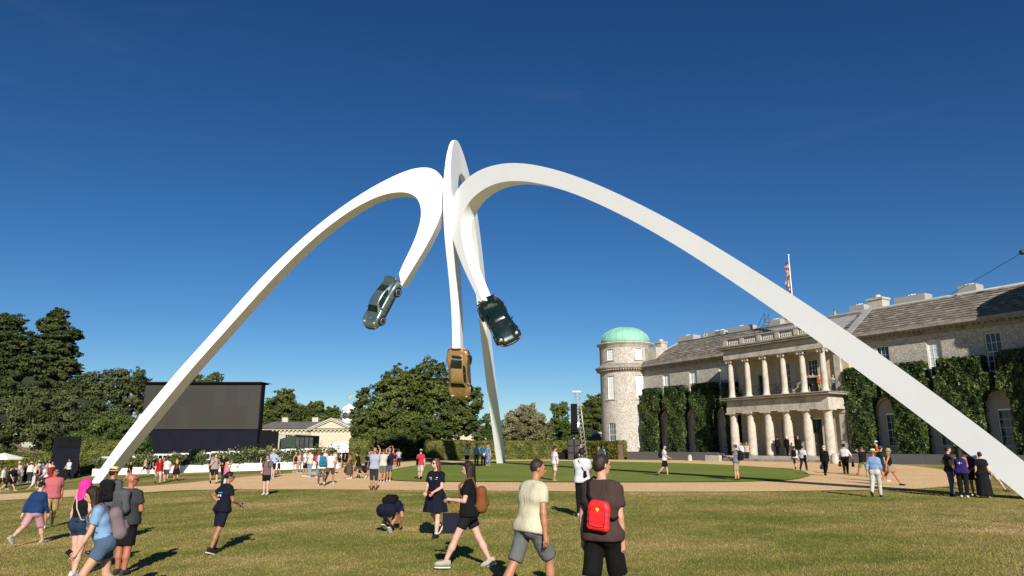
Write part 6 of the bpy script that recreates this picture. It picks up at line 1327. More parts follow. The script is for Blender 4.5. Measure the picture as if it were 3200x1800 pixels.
P('gift', 'woman in black T-shirt and shorts with long dark hair walking with a phone', (1462, 1775), (1487, 1436), yaw=272, legs=(27, 3, -22, 6), arms=((.05, .29, 1.13), (.06, .27, 1.12)), sex='f', fat=1.08, skin='pale', top=('tee', (22, 22, 24)), bottom=('shorts', (34, 34, 37)), hem=.62, hair=('longer', (32, 22, 20)), nod=12, shoes=(206, 196, 178))
P('yellow', 'man in pale yellow T-shirt and grey denim shorts striding away', pos=(1655, 9.4), H=1.80, yaw=50, legs=(-22, 10, 32, 26), arms=('fwd', (.27, .02, .80)), skin='tan', top=('tee', (236, 229, 200)), bottom=('shorts', (122, 124, 126)), hem=.98, hair=('crop', (44, 36, 32)), look=30, lean=9, shoes=(225, 225, 222))
P('brown', 'man in brown T-shirt and black shorts carrying a red sling bag', pos=(1880, 8.15), H=1.80, yaw=24, legs=(-12, 8, 18, 10), arms=('down', 'pocket'), skin='fair', top=('tee', (84, 66, 62)), bottom=('shorts', (20, 20, 22)), hem=1.0, hair=('short', (44, 32, 28)), look=30, loose=1.9, shoes=(225, 225, 222))
P('polo', 'man in white polo and black trousers with a black cross strap', (1822, 1616), (1834, 1400), yaw=8, legs=(2, 2, -2, 2), arms=('phone', 'phone'), skin='brown', top=('tee', (236, 238, 246)), bottom=('trousers', BLK), hair=('short', (20, 17, 16)), shoes=WHT, tuck=False, look=-15, nod=10)
# ---- middle distance, screen side
for a in [
 ('m1', 'bearded man in black T-shirt and beige shorts near the arch foot', (401, 1510), (403, 1439), dict(yaw=120, legs='walk', arms=('chest', 'fwd'), top=('tee', BLK), bottom=('shorts', (214, 192, 152)), skin='tan', shoes=BLK)),
 ('m2', 'man in beige shirt and black shorts walking along the white planters', (451, 1483), (458, 1425), dict(yaw=75, legs='stride', top=('tee', (196, 184, 164)), bottom=('shorts', BLK), hat=('cap', BLK))),
 ('m3', 'man in navy polo and black shorts walking along the white planters', (474, 1484), (475, 1426), dict(yaw=80, legs='walkr', top=('tee', (30, 34, 54)), bottom=('shorts', BLK), hair=('short', DK))),
 ('m4', 'man in red football shirt and cream shorts', (492, 1513), (496, 1428), dict(yaw=172, legs='walk', arms=('back', 'fwd'), top=('tee', (198, 28, 40)), bottom=('shorts', (222, 210, 190)), skin='fair', hair=('short', DK), shoes=BLK)),
 ('m5', 'child in red shirt half hidden beside the man in red football shirt', (507, 1496), (505, 1427), dict(yaw=178, legs='walk', top=('tee', (186, 30, 42)), bottom=('shorts', BLK), hair=('short', BRN))),
 ('m6', 'man in white T-shirt and grey shorts seen from behind', (518, 1505), (522, 1429), dict(yaw=6, legs='step', top=('tee', WHT), bottom=('shorts', (84, 84, 88)), skin='fair', hair=('short', DK))),
 ('m7', 'woman in black dress and cap with a brown back bag', (548, 1503), (552, 1434), dict(yaw=352, legs='step', sex='f', top=('dress', BLK), bottom=('skirt', BLK), hem=.52, hat=('cap', (150, 140, 124)), hair=('long', BLD), shoes=BLK)),
 ('m8', 'man in white sweater and black trousers in front of the navy speaker tower', (210, 1500), (217, 1432), dict(yaw=230, legs='walk', arms=('chest', 'low'), top=('long', WHT), bottom=('trousers', BLK), hair=('short', (22, 18, 18)), skin='tan', shoes=BLK)),
 ('m9', 'person in long black clothes walking past the dark hedge', (239, 1493), (246, 1437), dict(yaw=70, legs='walk', sex='f', top=('long', (16, 16, 18)), bottom=('skirt', (16, 16, 18)), hem=.42, hair=('short', (18, 16, 16)), shoes=BLK)),
 ('c1', 'man in white shirt and black trousers at the parasol crowd edge', (4, 1531), (6, 1453), dict(yaw=100, legs='walk', top=('long', WHT), bottom=('trousers', BLK), skin='tan', hair=('short', (20, 18, 18)))),
 ('c2', 'man in black T-shirt and shorts striding past the parasol', (24, 1536), (25, 1447), dict(yaw=95, legs='stride', arms=('back', 'fwd'), top=('tee', BLK), bottom=('shorts', BLK), hat=('cap', BLK), shoes=(224, 206, 176))),
 ('c3', 'person with black backpack and brown shorts behind the black T-shirt man', (42, 1532), (37, 1452), dict(yaw=30, legs='walk', top=('tee', (150, 150, 160)), bottom=('shorts', (118, 92, 76)), hair=('short', BRN))),
 ('c4', 'man in pale pink shirt and straw hat in the parasol crowd', (52, 1512), (54, 1443), dict(yaw=190, top=('long', (232, 206, 210)), bottom=('trousers', (70, 84, 110)), hat=('straw', None))),
 ('c5', 'man in white shirt and wide straw hat with his back turned', (90, 1508), (90, 1444), dict(yaw=10, top=('long', WHT), bottom=('trousers', (60, 60, 70)), hat=('straw', None))),
 ('c6', 'man in grey cap and white T-shirt in the parasol crowd', (106, 1511), (106, 1446), dict(yaw=265, top=('tee', WHT), bottom=('shorts', (90, 90, 96)), hat=('cap', (150, 140, 138)), shades=True)),
 ('c7', 'woman in black vest leaning over the child in white', (117, 1526), (117, 1453), dict(yaw=240, sex='f', top=('tank', BLK), bottom=('shorts', (60, 66, 84)), hair=('long', BLD), lean=14, nod=20, arms=('low', 'hip'), skin='tan')),
 ('c8', 'small child in white clothes and blue sunhat walking', (101, 1534), (109, 1475), dict(yaw=70, legs='stride', child=True, top=('long', (232, 226, 222)), bottom=('shorts', WHT), hat=('bucket', (120, 140, 178)), hair=('short', BLD), shoes=(190, 150, 60))),
 ('c9', 'man in white T-shirt bowing his balding head beside the child', (137, 1530), (135, 1453), dict(yaw=255, top=('tee', WHT), bottom=('shorts', BLK), hair=('crop', (120, 90, 70)), lean=14, nod=25, arms=('low', 'low'), skin='red')),
 ('c10', 'woman in red strapless dress and sunglasses in the parasol crowd', (156, 1509), (155, 1443), dict(yaw=170, sex='f', top=('strapless', (190, 24, 36)), bottom=('skirt', (190, 24, 36)), hem=.5, hair=('long', (90, 48, 40)), shades=True, look=20)),
 ('c11', 'man in blue T-shirt behind the parasol crowd', (127, 1505), (126, 1442), dict(yaw=20, top=('tee', (70, 90, 140)), bottom=('trousers', (60, 66, 84)), hat=('cap', NAVY))),
 ('c12', 'person in white shirt and pale blue cap near the navy tower', (146, 1504), (146, 1440), dict(yaw=15, top=('tee', WHT), bottom=('trousers', (90, 96, 110)), hat=('cap', (176, 190, 216)))),
 ('c13', 'person in dark striped top behind the picket fence', (78, 1507), (79, 1447), dict(yaw=160, top=('tee', (60, 40, 48)), bottom=('trousers', BLK), hair=('short', DK))),
 ('c14', 'person in white top and pale straw hat behind the crowd by the hedge', (114, 1503), (114, 1440), dict(yaw=20, top=('long', (226, 222, 214)), bottom=('trousers', (120, 112, 100)), hat=('panama', (236, 226, 206)))),
 ('c15', 'man in pink shirt half hidden behind the man in pink polo', (140, 1515), (141, 1448), dict(yaw=120, top=('tee', (196, 150, 150)), bottom=('shorts', KHAKI), hair=('short', GRY), skin='red')),
 ('s1', 'man in light grey T-shirt and navy shorts walking past the planters', (667, 1512), (672, 1415), dict(yaw=168, legs='walk', arms=('down', 'strap'), top=('tee', (176, 172, 170)), bottom=('shorts', (30, 34, 58)), hem=.95, look=-25, hair=('short', DK), shoes=BLK)),
 ('s2', 'person in black clothes just behind the light grey T-shirt man', (659, 1500), (658, 1423), dict(yaw=170, legs='walkr', top=('tee', BLK), bottom=('shorts', BLK), hair=('short', BRN))),
 ('s3', 'woman in black T-shirt with cream waist bag by the planters', (694, 1490), (701, 1420), dict(yaw=190, legs='walk', sex='f', top=('tee', BLK), bottom=('trousers', BLK), hair=('short', (110, 84, 60)), shoes=BLK)),
 ('s4', 'woman in pink top and white trousers raising a camera', (704, 1540), (706, 1444), dict(yaw=38, sex='f', fat=1.12, arms=('eye', 'up'), top=('vest', (236, 142, 170)), bottom=('trousers', WHT), hair=('bun', (206, 172, 122)), skin='red')),
 ('s5', 'man in mauve T-shirt and black shorts with sunglasses and backpack', (829, 1548), (825, 1421), dict(yaw=205, legs='easy', arms=('down', 'low'), skin='pale', top=('tee', (134, 112, 116)), bottom=('shorts', BLK), hem=.72, shades=True, hair=('short', (26, 20, 20)), sock=True)),
 ('s6', 'man in pale blue shirt and straw hat, hands on hips', (850, 1494), (852, 1404), dict(yaw=15, arms=('hip', 'hip'), top=('long', (178, 206, 240)), bottom=('shorts', BLK), hat=('panama', None), hair=('short', GRY))),
 ('s7', 'man in olive cap behind the pale blue shirt', (845, 1488), (852, 1401), dict(yaw=5, top=('tee', (150, 60, 62)), bottom=('shorts', (70, 70, 72)), hat=('cap', (96, 92, 66)))),
 ('s8', 'child in dark clothes beside the man with hands on hips', (870, 1478), (871, 1441), dict(yaw=150, legs='walk', child=True, top=('tee', (50, 48, 62)), bottom=('shorts', (46, 48, 70)), hair=('short', DK))),
 ('g1', 'woman in black top and shorts at the edge of the central group', (921, 1477), (923, 1413), dict(yaw=140, sex='f', top=('tank', (40, 40, 44)), bottom=('shorts', BLK), hem=.4, hair=('long', BRN), hat=('cap', BGE))),
 ('g2', 'woman in beige camouflage trousers and sun hat', (934, 1478), (937, 1413), dict(yaw=150, sex='f', arms=('low', 'low'), top=('tee', (206, 190, 168)), bottom=('trousers', (190, 176, 140)), patb='camo', hat=('bucket', (196, 172, 130)), hair=('long', BRN))),
 ('g3', 'man in white T-shirt and white cap with grey backpack and black shorts', (952, 1490), (957, 1403), dict(yaw=120, top=('tee', WHT), bottom=('shorts', BLK), hat=('cap', WHT), skin='tan')),
 ('g4', 'man in white T-shirt, brown cap and pale jeans with a black bag', (966, 1493), (972, 1405), dict(yaw=45, top=('tee', (238, 232, 226)), bottom=('trousers', (150, 176, 198)), hat=('cap', (150, 92, 58)), skin='fair')),
 ('g5', 'woman in white top and pale blue jeans with a pink bag', (991, 1494), (994, 1409), dict(yaw=60, sex='f', top=('tee', WHT), bottom=('trousers', (146, 180, 206)), hair=('long', (120, 40, 32)))),
 ('g6', 'man in white T-shirt and grey camouflage shorts with a turquoise backpack', (1002, 1520), (1002, 1408), dict(yaw=350, legs='step', arms=('fwd', 'down'), top=('tee', WHT), bottom=('shorts', (96, 96, 92)), patb='camo', hem=.98, hat=('capback', (226, 206, 170)), skin='brown')),
 ('g7', 'man in white T-shirt and brown shorts walking away in black cap', (1030, 1513), (1028, 1405), dict(yaw=20, legs='walkr', top=('tee', (240, 238, 246)), bottom=('shorts', (104, 84, 80)), hat=('cap', BLK), skin='tan')),
 ('g8', 'man in cream T-shirt and black hat at the back of the central group', (1044, 1482), (1043, 1406), dict(yaw=60, top=('tee', (236, 222, 196)), bottom=('trousers', (120, 140, 160)), hat=('bucket', BLK), skin='tan')),
 ('g9', 'man in white shirt hidden in the middle of the central group', (1012, 1482), (1012, 1405), dict(yaw=160, top=('tee', WHT), bottom=('shorts', (110, 100, 90)), hair=('short', BRN))),
 ('g10', 'woman in black dress standing by the marquee opening', (1078, 1457), (1078, 1409), dict(yaw=280, sex='f', top=('dress', BLK), bottom=('skirt', BLK), hem=.45, hair=('bun', BLD))),
 ('g11', 'person sitting low by the bush at the marquee', (1060, 1466), (1062, 1424), dict(yaw=200, child=True, top=('tee', BLK), bottom=('trousers', (226, 222, 214)), hair=('short', DK))),
 ('g12', 'woman in strapless brown dress holding a maroon bag', (1091, 1497), (1097, 1416), dict(yaw=300, sex='f', fat=1.15, arms=('low', 'low'), top=('strapless', (96, 84, 72)), bottom=('skirt', (96, 84, 72)), hem=.30, hair=('bun', DK), shades=True, skin='tan')),
 ('g13', 'man in black T-shirt and brown shorts leaning on a pushchair', (1118, 1496), (1122, 1406), dict(yaw=285, legs='stride', arms=('fwd', 'fwd'), top=('tee', BLK), bottom=('shorts', (100, 82, 70)), hat=('cap', BLK), skin='tan', lean=8)),
 ('g14', 'man in navy T-shirt looking down at his phone', (1148, 1494), (1152, 1413), dict(yaw=200, arms=('phone', 'phone'), top=('tee', (26, 28, 44)), bottom=('shorts', (82, 66, 62)), hat=('cap', BLK), nod=25, skin='tan')),
 ('g15', 'man in checked shirt and dark cropped trousers photographing upwards', (1167, 1532), (1175, 1399), dict(yaw=12, arms=('eye', 'up'), top=('tee', (226, 232, 242)), pat='check', bottom=('shorts', (62, 62, 66)), hem=1.25, hair=('short', (134, 118, 104)), shoes=(120, 90, 70), skin='tan')),
 ('g16', 'man in off-white T-shirt and grey shorts photographing with raised arms', (1195, 1509), (1201, 1403), dict(yaw=15, arms=('eye', 'eye'), top=('tee', (222, 218, 210)), bottom=('shorts', (130, 124, 112)), hair=('crop', (60, 50, 46)), skin='tan')),
 ('g17', 'man in navy shirt and grey shorts holding a phone high above his head', (1214, 1505), (1212, 1400), dict(yaw=18, arms=('up', 'up'), top=('tee', (32, 36, 58)), bottom=('shorts', (98, 100, 106)), hair=('short', GRY), skin='tan')),
 ('g18', 'person in white top hidden behind the checked shirt', (1160, 1492), (1161, 1406), dict(yaw=100, top=('tee', WHT), bottom=('shorts', BLK), hat=('cap', BLK), skin='red')),
 ('d1', 'man in white T-shirt and dark trousers with backpack under the oak', (1245, 1460), (1246, 1403), dict(yaw=175, top=('tee', (206, 212, 226)), bottom=('trousers', (36, 36, 40)), hair=('short', DK), arms=('low', 'low'), skin='brown')),
 ('d2', 'man in red patterned shirt and white cap with black bag and pale shorts', (1313, 1500), (1317, 1403), dict(yaw=12, legs='step', top=('tee', (208, 66, 84)), bottom=('shorts', (222, 216, 210)), hem=.98, hat=('cap', WHT), skin='pale', shoes=BLK)),
 ('d3', 'man in white vest photographing with arms above his head', (1459, 1457), (1465, 1388), dict(yaw=20, arms=((.1, .1, 1.88), (.1, .1, 1.88)), top=('vest', WHT), bottom=('shorts', BLK), hair=('short', DK), skin='tan')),
 ('d4', 'man in pale blue T-shirt standing in the oak shade', (1489, 1456), (1490, 1386), dict(yaw=185, top=('tee', (176, 192, 222)), bottom=('trousers', (84, 84, 88)), hat=('cap', BLK), skin='tan')),
 ('d5', 'man in teal shirt holding a white hat in the oak shade', (1510, 1456), (1507, 1384), dict(yaw=175, arms=('low', 'down'), top=('tee', (24, 116, 148)), bottom=('trousers', (110, 98, 82)), hat=('bucket', (70, 66, 60)), skin='tan', fat=1.1)),
 ('d6', 'woman in blue floral dress in the oak shade', (1525, 1457), (1526, 1390), dict(yaw=190, sex='f', top=('dress', (60, 84, 150)), pat='floral', bottom=('skirt', (60, 84, 150)), patb='floral', hem=.30, hair=('long', (150, 130, 110)))),
 ('d7', 'man in white polo, white shorts and black cap on the island lawn', (1734, 1505), (1736, 1394), dict(yaw=68, arms=('down', 'down'), fat=1.18, top=('tee', (240, 240, 244)), bottom=('shorts', (232, 222, 208)), hem=.95, hat=('cap', BLK), skin='red', shoes=(190, 160, 120))),
 ('d8', 'woman in white and pink dress with straw hat by the subwoofer stack', (1816, 1438), (1816, 1391), dict(yaw=190, sex='f', arms=('down', 'eye'), top=('dress', (236, 206, 210)), bottom=('skirt', (236, 206, 210)), hem=.5, hat=('straw', None), hair=('long', BLD))),
 ('d9', 'woman with long hair in cream dress talking beside the island lawn', (1872, 1453), (1867, 1396), dict(yaw=80, sex='f', top=('dress', (236, 216, 178)), bottom=('skirt', (236, 216, 178)), hem=.5, hair=('longer', (150, 104, 70)), skin='tan')),
 ('d10', 'man in white shirt, olive trousers and navy cap seen from behind', (1882, 1468), (1883, 1391), dict(yaw=340, arms=('hip', 'down'), top=('long', (240, 242, 250)), bottom=('trousers', (110, 104, 76)), hat=('cap', (36, 44, 70)), skin='tan')),
 ('h1', 'person in white T-shirt, black shorts and blue cap with backpack on the lawn', (2079, 1489), (2082, 1388), dict(yaw=92, legs='step', arms=('low', 'low'), top=('tee', (232, 234, 240)), bottom=('shorts', BLK), hat=('cap', (34, 60, 122)), hair=('short', DK), skin='fair', shoes=(110, 100, 100))),
 ('h2', 'photographer in grey T-shirt, khaki shorts and grey cap holding a camera', (2303, 1503), (2301, 1389), dict(yaw=282, arms=('phone', 'phone'), top=('tee', (128, 134, 142)), bottom=('shorts', (190, 172, 138)), hem=.97, hat=('cap', (110, 108, 100)), skin='fair', shoes=BLK, lean=-3)),
 ('h3', 'man in white shirt and dark trousers beside the portico steps', (2319, 1443), (2309, 1383), dict(yaw=200, top=('long', WHT), bottom=('trousers', (36, 38, 46)), hair=('short', GRY), skin='tan')),
 ('h4', 'man in beige jacket photographing beside the portico steps', (2336, 1442), (2332, 1381), dict(yaw=195, arms=('eye', 'eye'), top=('jacket', (222, 206, 182)), bottom=('trousers', (36, 40, 54)), hair=('short', GRY), skin='tan', shoes=DK)),
 ('h5', 'man in white T-shirt with black backpack and camouflage shorts near the steps', (2487, 1466), (2482, 1392), dict(yaw=15, legs='walk', top=('tee', (234, 234, 238)), bottom=('shorts', (70, 66, 58)), patb='camo', hem=1.15, hair=('short', DK), skin='fair', shoes=BLK)),
 ('h6', 'person in white shirt and black trousers with a black shoulder bag near the steps', (2513, 1471), (2505, 1391), dict(yaw=20, legs='walkr', top=('long', (228, 232, 246)), bottom=('trousers', BLK), hair=('short', (22, 20, 20)), shoes=BLK)),
 ('h7', 'man in black suit and straw hat carrying a helmet bag', (2582, 1487), (2581, 1394), dict(yaw=18, legs='step', top=('jacket', (18, 18, 20)), bottom=('trousers', (18, 18, 20)), hat=('panama', None), hair=('short', (220, 216, 210)), shoes=BLK, fat=1.08)),
 ('h8', 'large man in white shirt and black hat carrying bags in both hands', (2645, 1482), (2634, 1388), dict(yaw=12, legs='stand', arms=('out', 'out'), fat=1.28, top=('long', (244, 232, 240)), bottom=('trousers', BLK), hat=('trilby', BLK), hair=('short', DK), tuck=True, shoes=BLK)),
 ('h9', 'man in black T-shirt and khaki shorts taking a photo near the laurel', (2701, 1485), (2697, 1392), dict(yaw=318, legs='stride', arms=('eye', 'eye'), fat=1.12, top=('tee', (28, 28, 30)), bottom=('shorts', (172, 156, 122)), hem=.98, hair=('crop', (120, 80, 66)), skin='red', shoes=(140, 100, 80))),
 ('h10', 'man in blue cap and dark green T-shirt behind the straw-hatted man', (2762, 1506), (2758, 1390), dict(yaw=55, legs='walk', top=('tee', (22, 66, 60)), bottom=('shorts', (60, 62, 66)), hat=('cap', (42, 86, 158)), skin='red')),
 ('h11', 'woman in sun hat, black vest and beige skirt walking', (2786, 1517), (2774, 1396), dict(yaw=88, legs='strider', sex='f', arms=('fwd', 'back'), top=('tank', BLK), bottom=('skirt', (178, 150, 124)), hem=.60, hat=('bucket', (206, 206, 158)), hair=('longer', (150, 112, 78)), skin='tan', shoes=BLK)),
 ('h12', 'man in pale blue shirt, white trousers and wide straw hat walking away', (2742, 1554), (2734, 1404), dict(yaw=12, legs='stepr', arms=('back', 'down'), top=('long', (152, 184, 232)), bottom=('trousers', (226, 222, 214)), hat=('straw', None), hair=('short', GRY), skin='tan', tuck=True, shoes=(60, 52, 46))),
 ('h13', 'young man in white cap and orange top behind the green T-shirt man', (2750, 1492), (2748, 1372), dict(yaw=270, top=('tee', (196, 110, 46)), bottom=('shorts', (60, 60, 64)), hat=('cap', (240, 236, 226)), skin='fair')),
 ('r1', 'bearded man in charcoal T-shirt and jeans, hands on hips, in the arch shadow', (2979, 1551), (2977, 1395), dict(yaw=70, arms=('hip', 'hip'), top=('tee', (62, 62, 62)), bottom=('trousers', (106, 128, 146)), hair=('short', (24, 20, 20)), skin='fair', shoes=BLK)),
 ('r2', 'woman in purple waistcoat and black trousers seen from behind in the arch shadow', (3016, 1556), (3008, 1402), dict(yaw=10, sex='f', fat=1.12, arms=('down', 'low'), top=('vest', (58, 40, 116)), bottom=('trousers', (28, 26, 26)), hair=('long', (26, 18, 16)), skin='tan')),  # waistcoat purple darkened, arch shade put into the cloth colour
 ('r3', 'woman in purple top and black skirt in the arch shadow group', (3050, 1550), (3044, 1404), dict(yaw=200, sex='f', arms=('low', 'low'), top=('tee', (84, 60, 140)), bottom=('skirt', (22, 22, 24)), hem=.6, hair=('long', BLD), skin='red')),
 ('r4', 'person in long black patterned skirt in the arch shadow group', (3080, 1556), (3076, 1412), dict(yaw=340, sex='f', fat=1.1, top=('tee', (22, 22, 24)), bottom=('skirt', (26, 26, 28)), hem=.08, hair=('short', DK))),
 ('r5', 'walker in white shorts and dark trainers beyond the arch shadow group', (3106, 1536), (3100, 1402), dict(yaw=95, legs='stride', top=('tee', (40, 42, 46)), bottom=('shorts', (232, 228, 220)), hair=('short', DK), skin='fair', shoes=(70, 80, 110))),
]:
    P(a[0], a[1], a[2], a[3], **a[4])
# on the portico and the roof
def hp(x, y, z): return tuple(HM @ Vector((x, y, z)))
for k, lab, pos_, H_, d in [
 ('q1', 'man in black suit walking into the portico', (-5.0, -.35, 1.0), 1.8, dict(yaw=25, legs='walk')),
 ('q2', 'grey-haired man in black suit and sunglasses on the portico', (-3.9, -.45, 1.0), 1.76, dict(yaw=60, shades=True, hair=('short', (190, 186, 180)))),
 ('q3', 'dark-haired man in black suit deeper inside the portico', (-3.8, .6, 1.0), 1.78, dict(yaw=40)),
 ('q4', 'bald man in black suit stepping up to the portico door', (-2.6, -.6, 1.0), 1.8, dict(yaw=35, legs='walkr', hair=('bald', DK), skin='red')),
 ('q5', 'man in black suit by the upper balcony window', (-2.6, 1.7, 6.56), 1.75, dict(yaw=200)),
]:
    kw = dict(top=('jacket', (18, 18, 20)), bottom=('trousers', (18, 18, 20)), shoes=BLK, hair=('short', DK), skin='tan'); kw.update(d); P(k, lab, pos=hp(*pos_), H=H_, group='people at the house', house=True, **kw)
P('q6', 'woman in orange top and lime trousers on the upper balcony', pos=hp(-1.15, 1.2, 6.56), H=1.58, yaw=40, sex='f', fat=1.1, top=('tee', (236, 128, 84)), bottom=('trousers', (196, 206, 120)), hair=('short', (206, 180, 140)), group='people at the house', house=True)
P('q7', 'person in black and white chequered clothes on the upper balcony', pos=hp(.0, 1.5, 6.56), H=1.5, yaw=150, top=('long', (226, 226, 226)), pat='camo', bottom=('trousers', BLK), hair=('short', GRY), group='people at the house', house=True)
P('q8', 'roof worker in hi-vis vest near the chimney', pos=hp(-2.8, 6.9, 13.3), H=1.7, yaw=120, top=('vest', (190, 220, 60)), bottom=('trousers', NAVY), hair=('short', DK), hat=('cap', (40, 40, 44)), group='people at the house', house=True)
P('q9', 'roof worker in hi-vis vest and red trousers near the domed tower', pos=hp(-20.5, 7.4, 13.45), H=1.7, yaw=120, top=('vest', (170, 200, 90)), bottom=('trousers', (120, 40, 40)), hair=('short', DK), hat=('cap', (190, 160, 110)), group='people at the house', house=True)
# ---- bags, phones and other carried things
backpack('bluetee', 'lilac grey backpack worn by the woman in light blue top', (142, 126, 132), (.14, .09, .21), .24, c2=(126, 110, 118)); backpack('baldman', 'slate grey backpack on the bald man', (96, 98, 104), (.14, .08, .2), .36)
backpack('gift', 'tan brown backpack worn by the woman with the phone', (146, 92, 50), (.13, .09, .19), .22); backpack('crouch', 'small black backpack on the crouching man', (22, 22, 24), (.13, .08, .17), .30)
backpack('s5', 'black backpack worn by the mauve T-shirt man', BLK); backpack('g6', 'turquoise backpack on the man in camouflage shorts', (32, 140, 178)); backpack('g3', 'grey backpack on the man in white cap', (110, 108, 104)); backpack('h1', 'black backpack on the person in blue cap', BLK); backpack('h2', 'black backpack on the grey T-shirt photographer', BLK); backpack('h5', 'black backpack near the portico steps', BLK); backpack('c3', 'black backpack in the parasol crowd', BLK); backpack('m7', 'small brown back bag on the black dress', (120, 84, 54), (.10, .06, .12), .2); backpack('m4', 'black backpack on the red football shirt', BLK); backpack('s1', 'dark backpack on the light grey T-shirt man', (40, 42, 52)); backpack('d1', 'dark blue backpack under the oak', (50, 60, 90)); backpack('hatcurls', 'black backpack on the man with curls', BLK); backpack('g5', 'bright pink bag on the back of the white top', (236, 60, 140), (.12, .06, .15), .3)
crossbag('d2', 'large black shoulder bag on the red patterned shirt', BLK, -1, (.14, .07, .17), .12, -.12, xk=.16); crossbag('g4', 'black shoulder bag against the pale jeans', BLK, -1); crossbag('s3', 'cream waist bag on the woman in black T-shirt', (216, 196, 168), 1, (.12, .05, .06), .14, .12, xk=.02); crossbag('polo', 'black sling bag on the white polo back', BLK, 1, (.07, .035, .09), .16, -.15, xk=.10); crossbag('h6', 'black shoulder bag hanging on the white shirt near the steps', BLK, 1, (.15, .07, .15), .06, -.08); crossbag('m8', 'white sling bag on the white sweater', (226, 224, 218), 1, (.13, .06, .09), .16, .12, xk=.08); crossbag('s6', 'black shoulder bag on the pale blue shirt', BLK, -1); crossbag('h9', 'black camera bag on the man in khaki shorts', BLK, 1); crossbag('pinkhair', 'beige shoulder bag on the pink-haired woman', (176, 160, 140), 1, (.12, .05, .1), .0, .06, strapc=(226, 216, 196))
handbag('h8', 'dark green bag in the right hand of the large man', 1, (32, 44, 36)); handbag('h8', 'red and black bag in the left hand of the large man', 0, (130, 26, 36)); handbag('h7', 'dark blue helmet bag carried by the man in black suit', 0, (40, 50, 84), (.10, .11, .13), drop=.12); handbag('g12', 'maroon drawstring bag held by the woman in brown dress', 1, (120, 26, 40), (.1, .09, .2)); handbag('gift', 'navy paper gift bag with orange ribbon handles', 0, (18, 20, 36), (.17, .065, .16), 'box', (226, 106, 30), .18, .13)
for k, lab, h in [('gift', 'dark phone held by the woman in black T-shirt', 1), ('team1', 'pale phone in the hand of the woman in navy shorts', 1), ('navyskirt', 'red cased phone held by the woman in navy skirt', 0), ('g17', 'phone held high by the man in navy shirt', 1), ('g15', 'phone raised by the man in checked shirt', 1), ('g14', 'phone held by the man in navy T-shirt', 1), ('s4', 'small camera raised by the woman in pink', 1), ('h4', 'phone held up by the man in beige jacket', 1), ('d3', 'phone held by the man in white vest', 1), ('bluetee', 'black phone hanging from the hand of the woman in light blue top', 0), ('h9', 'phone held up by the man in khaki shorts', 1), ('g16', 'phone held up by the off-white T-shirt man', 1)]:
    phone(k, lab, h, {'team1': (220, 214, 190), 'navyskirt': (210, 50, 50)}.get(k))
def cola(o, d):
    pc, hd, inn, wd = d['hand'][1]; b = MB(); b.lathe([(0, 0), (.03, .004), (.032, .05), (.029, .09), (.032, .13), (.014, .17), (.013, .19), (0, .192)], 12); M = Matrix.Translation(Vector(pc) + Vector((0, -.09, .02))) @ Matrix.Rotation(R(-80), 4, 'X'); b.xform(M); b.build('bottle_body', [mat('cola', (0.03, 0.008, 0.006), .15)], o); b = MB(); b.lathe([(.0335, .055), (.0335, .125)], 12); b.xform(M); b.build('wrapper', [mat('red_wrapper', (0.6, 0.02, 0.03), .4)], o); b = MB(); b.lathe([(.016, .178), (.016, .198), (0, .2)], 10); b.xform(M); b.build('cap', [mat('red_wrapper', (0.6, 0.02, 0.03), .4)], o)
carry('bluetee', 'cola_bottle', 'cola bottle with red wrapper in the woman\'s lowered hand', 'bottle', cola)
def redbag(o, d):
    T = d['T']; cx, cy, cz = .055, -.225, .22; F = Field(T(cx, cy, cz) - .3, T(cx, cy, cz) + .3, .009)
    q = lambda x, z: (cx + x * math.cos(.10) - z * math.sin(.10) * -1, cz + z * math.cos(.10) - x * math.sin(.10) * -1 * -1)
    def pt(x, y, z): a, b = q(x, z); return T(a, cy + y, b)
    for z in (-.125, -.06, 0, .06, .10):
        wd = .085 if z < .08 else .065; F.cap(pt(-wd, 0, z), pt(wd, 0, z), .042, .042, .03)
    v, qd = F.net(); M_REDB = mat('red_nylon', (0.75, 0.012, 0.02), .6, var=.06, bs=.15, bscale=200, dist=.002); link('bag_body', npmesh('bag_body', v, qd, [M_REDB]), o)
    b = MB(); loop = [(-.085, -.115), (-.092, .02), (-.07, .075), (0, .088), (.07, .075), (.092, .02), (.085, -.115), (0, -.125), (-.085, -.115)]; b.tube([pt(x, -.043, z) for x, z in loop], .0035, 5); b.build('zip', [M_BLACKTRIM], o)
    b = MB(); sh = [(-.016, .02), (.016, .02), (.018, .004), (.011, -.012), (0, -.02), (-.011, -.012), (-.018, .004)]; n = len(sh); vs = [pt(x, -.0455, z + .048) for x, z in sh] + [pt(x, -.040, z + .048) for x, z in sh]; b.add(vs, [tuple(range(n))] + [(i, (i+1) % n, n+(i+1) % n, n+i) for i in range(n)]); e = b.build('shield_emblem', [mat('yellow_enamel', (0.85, 0.6, 0.02), .4)], o)
    b = MB()
    for pts in (((-.006, .036), (-.002, .046), (.003, .053), (.004, .06)), ((-.002, .046), (-.009, .052)), ((.003, .053), (.009, .056)), ((-.006, .036), (-.009, .031)), ((-.004, .04), (.003, .034)), ((.004, .06), (.009, .062)), ((-.008, .04), (-.012, .047))): b.tube([pt(x, -.0465, z) for x, z in pts], .0017, 4)
    b.build('horse_mark', [M_BLACKTRIM], e)
    b = MB(); b.tube([T(-.01, -.215, .33), T(-.07, -.19, .42), T(-.10, -.12, .55), T(-.09, .0, .59), T(-.02, .13, .50), T(.10, .18, .33), T(.21, .06, .2), T(.19, -.13, .17), T(.12, -.215, .2)], .014, 5); b.build('strap', [cloth(BLK)], o)
carry('brown', 'sling_bag', 'bright red sling bag with yellow shield emblem on the man in brown', 'bag', redbag)
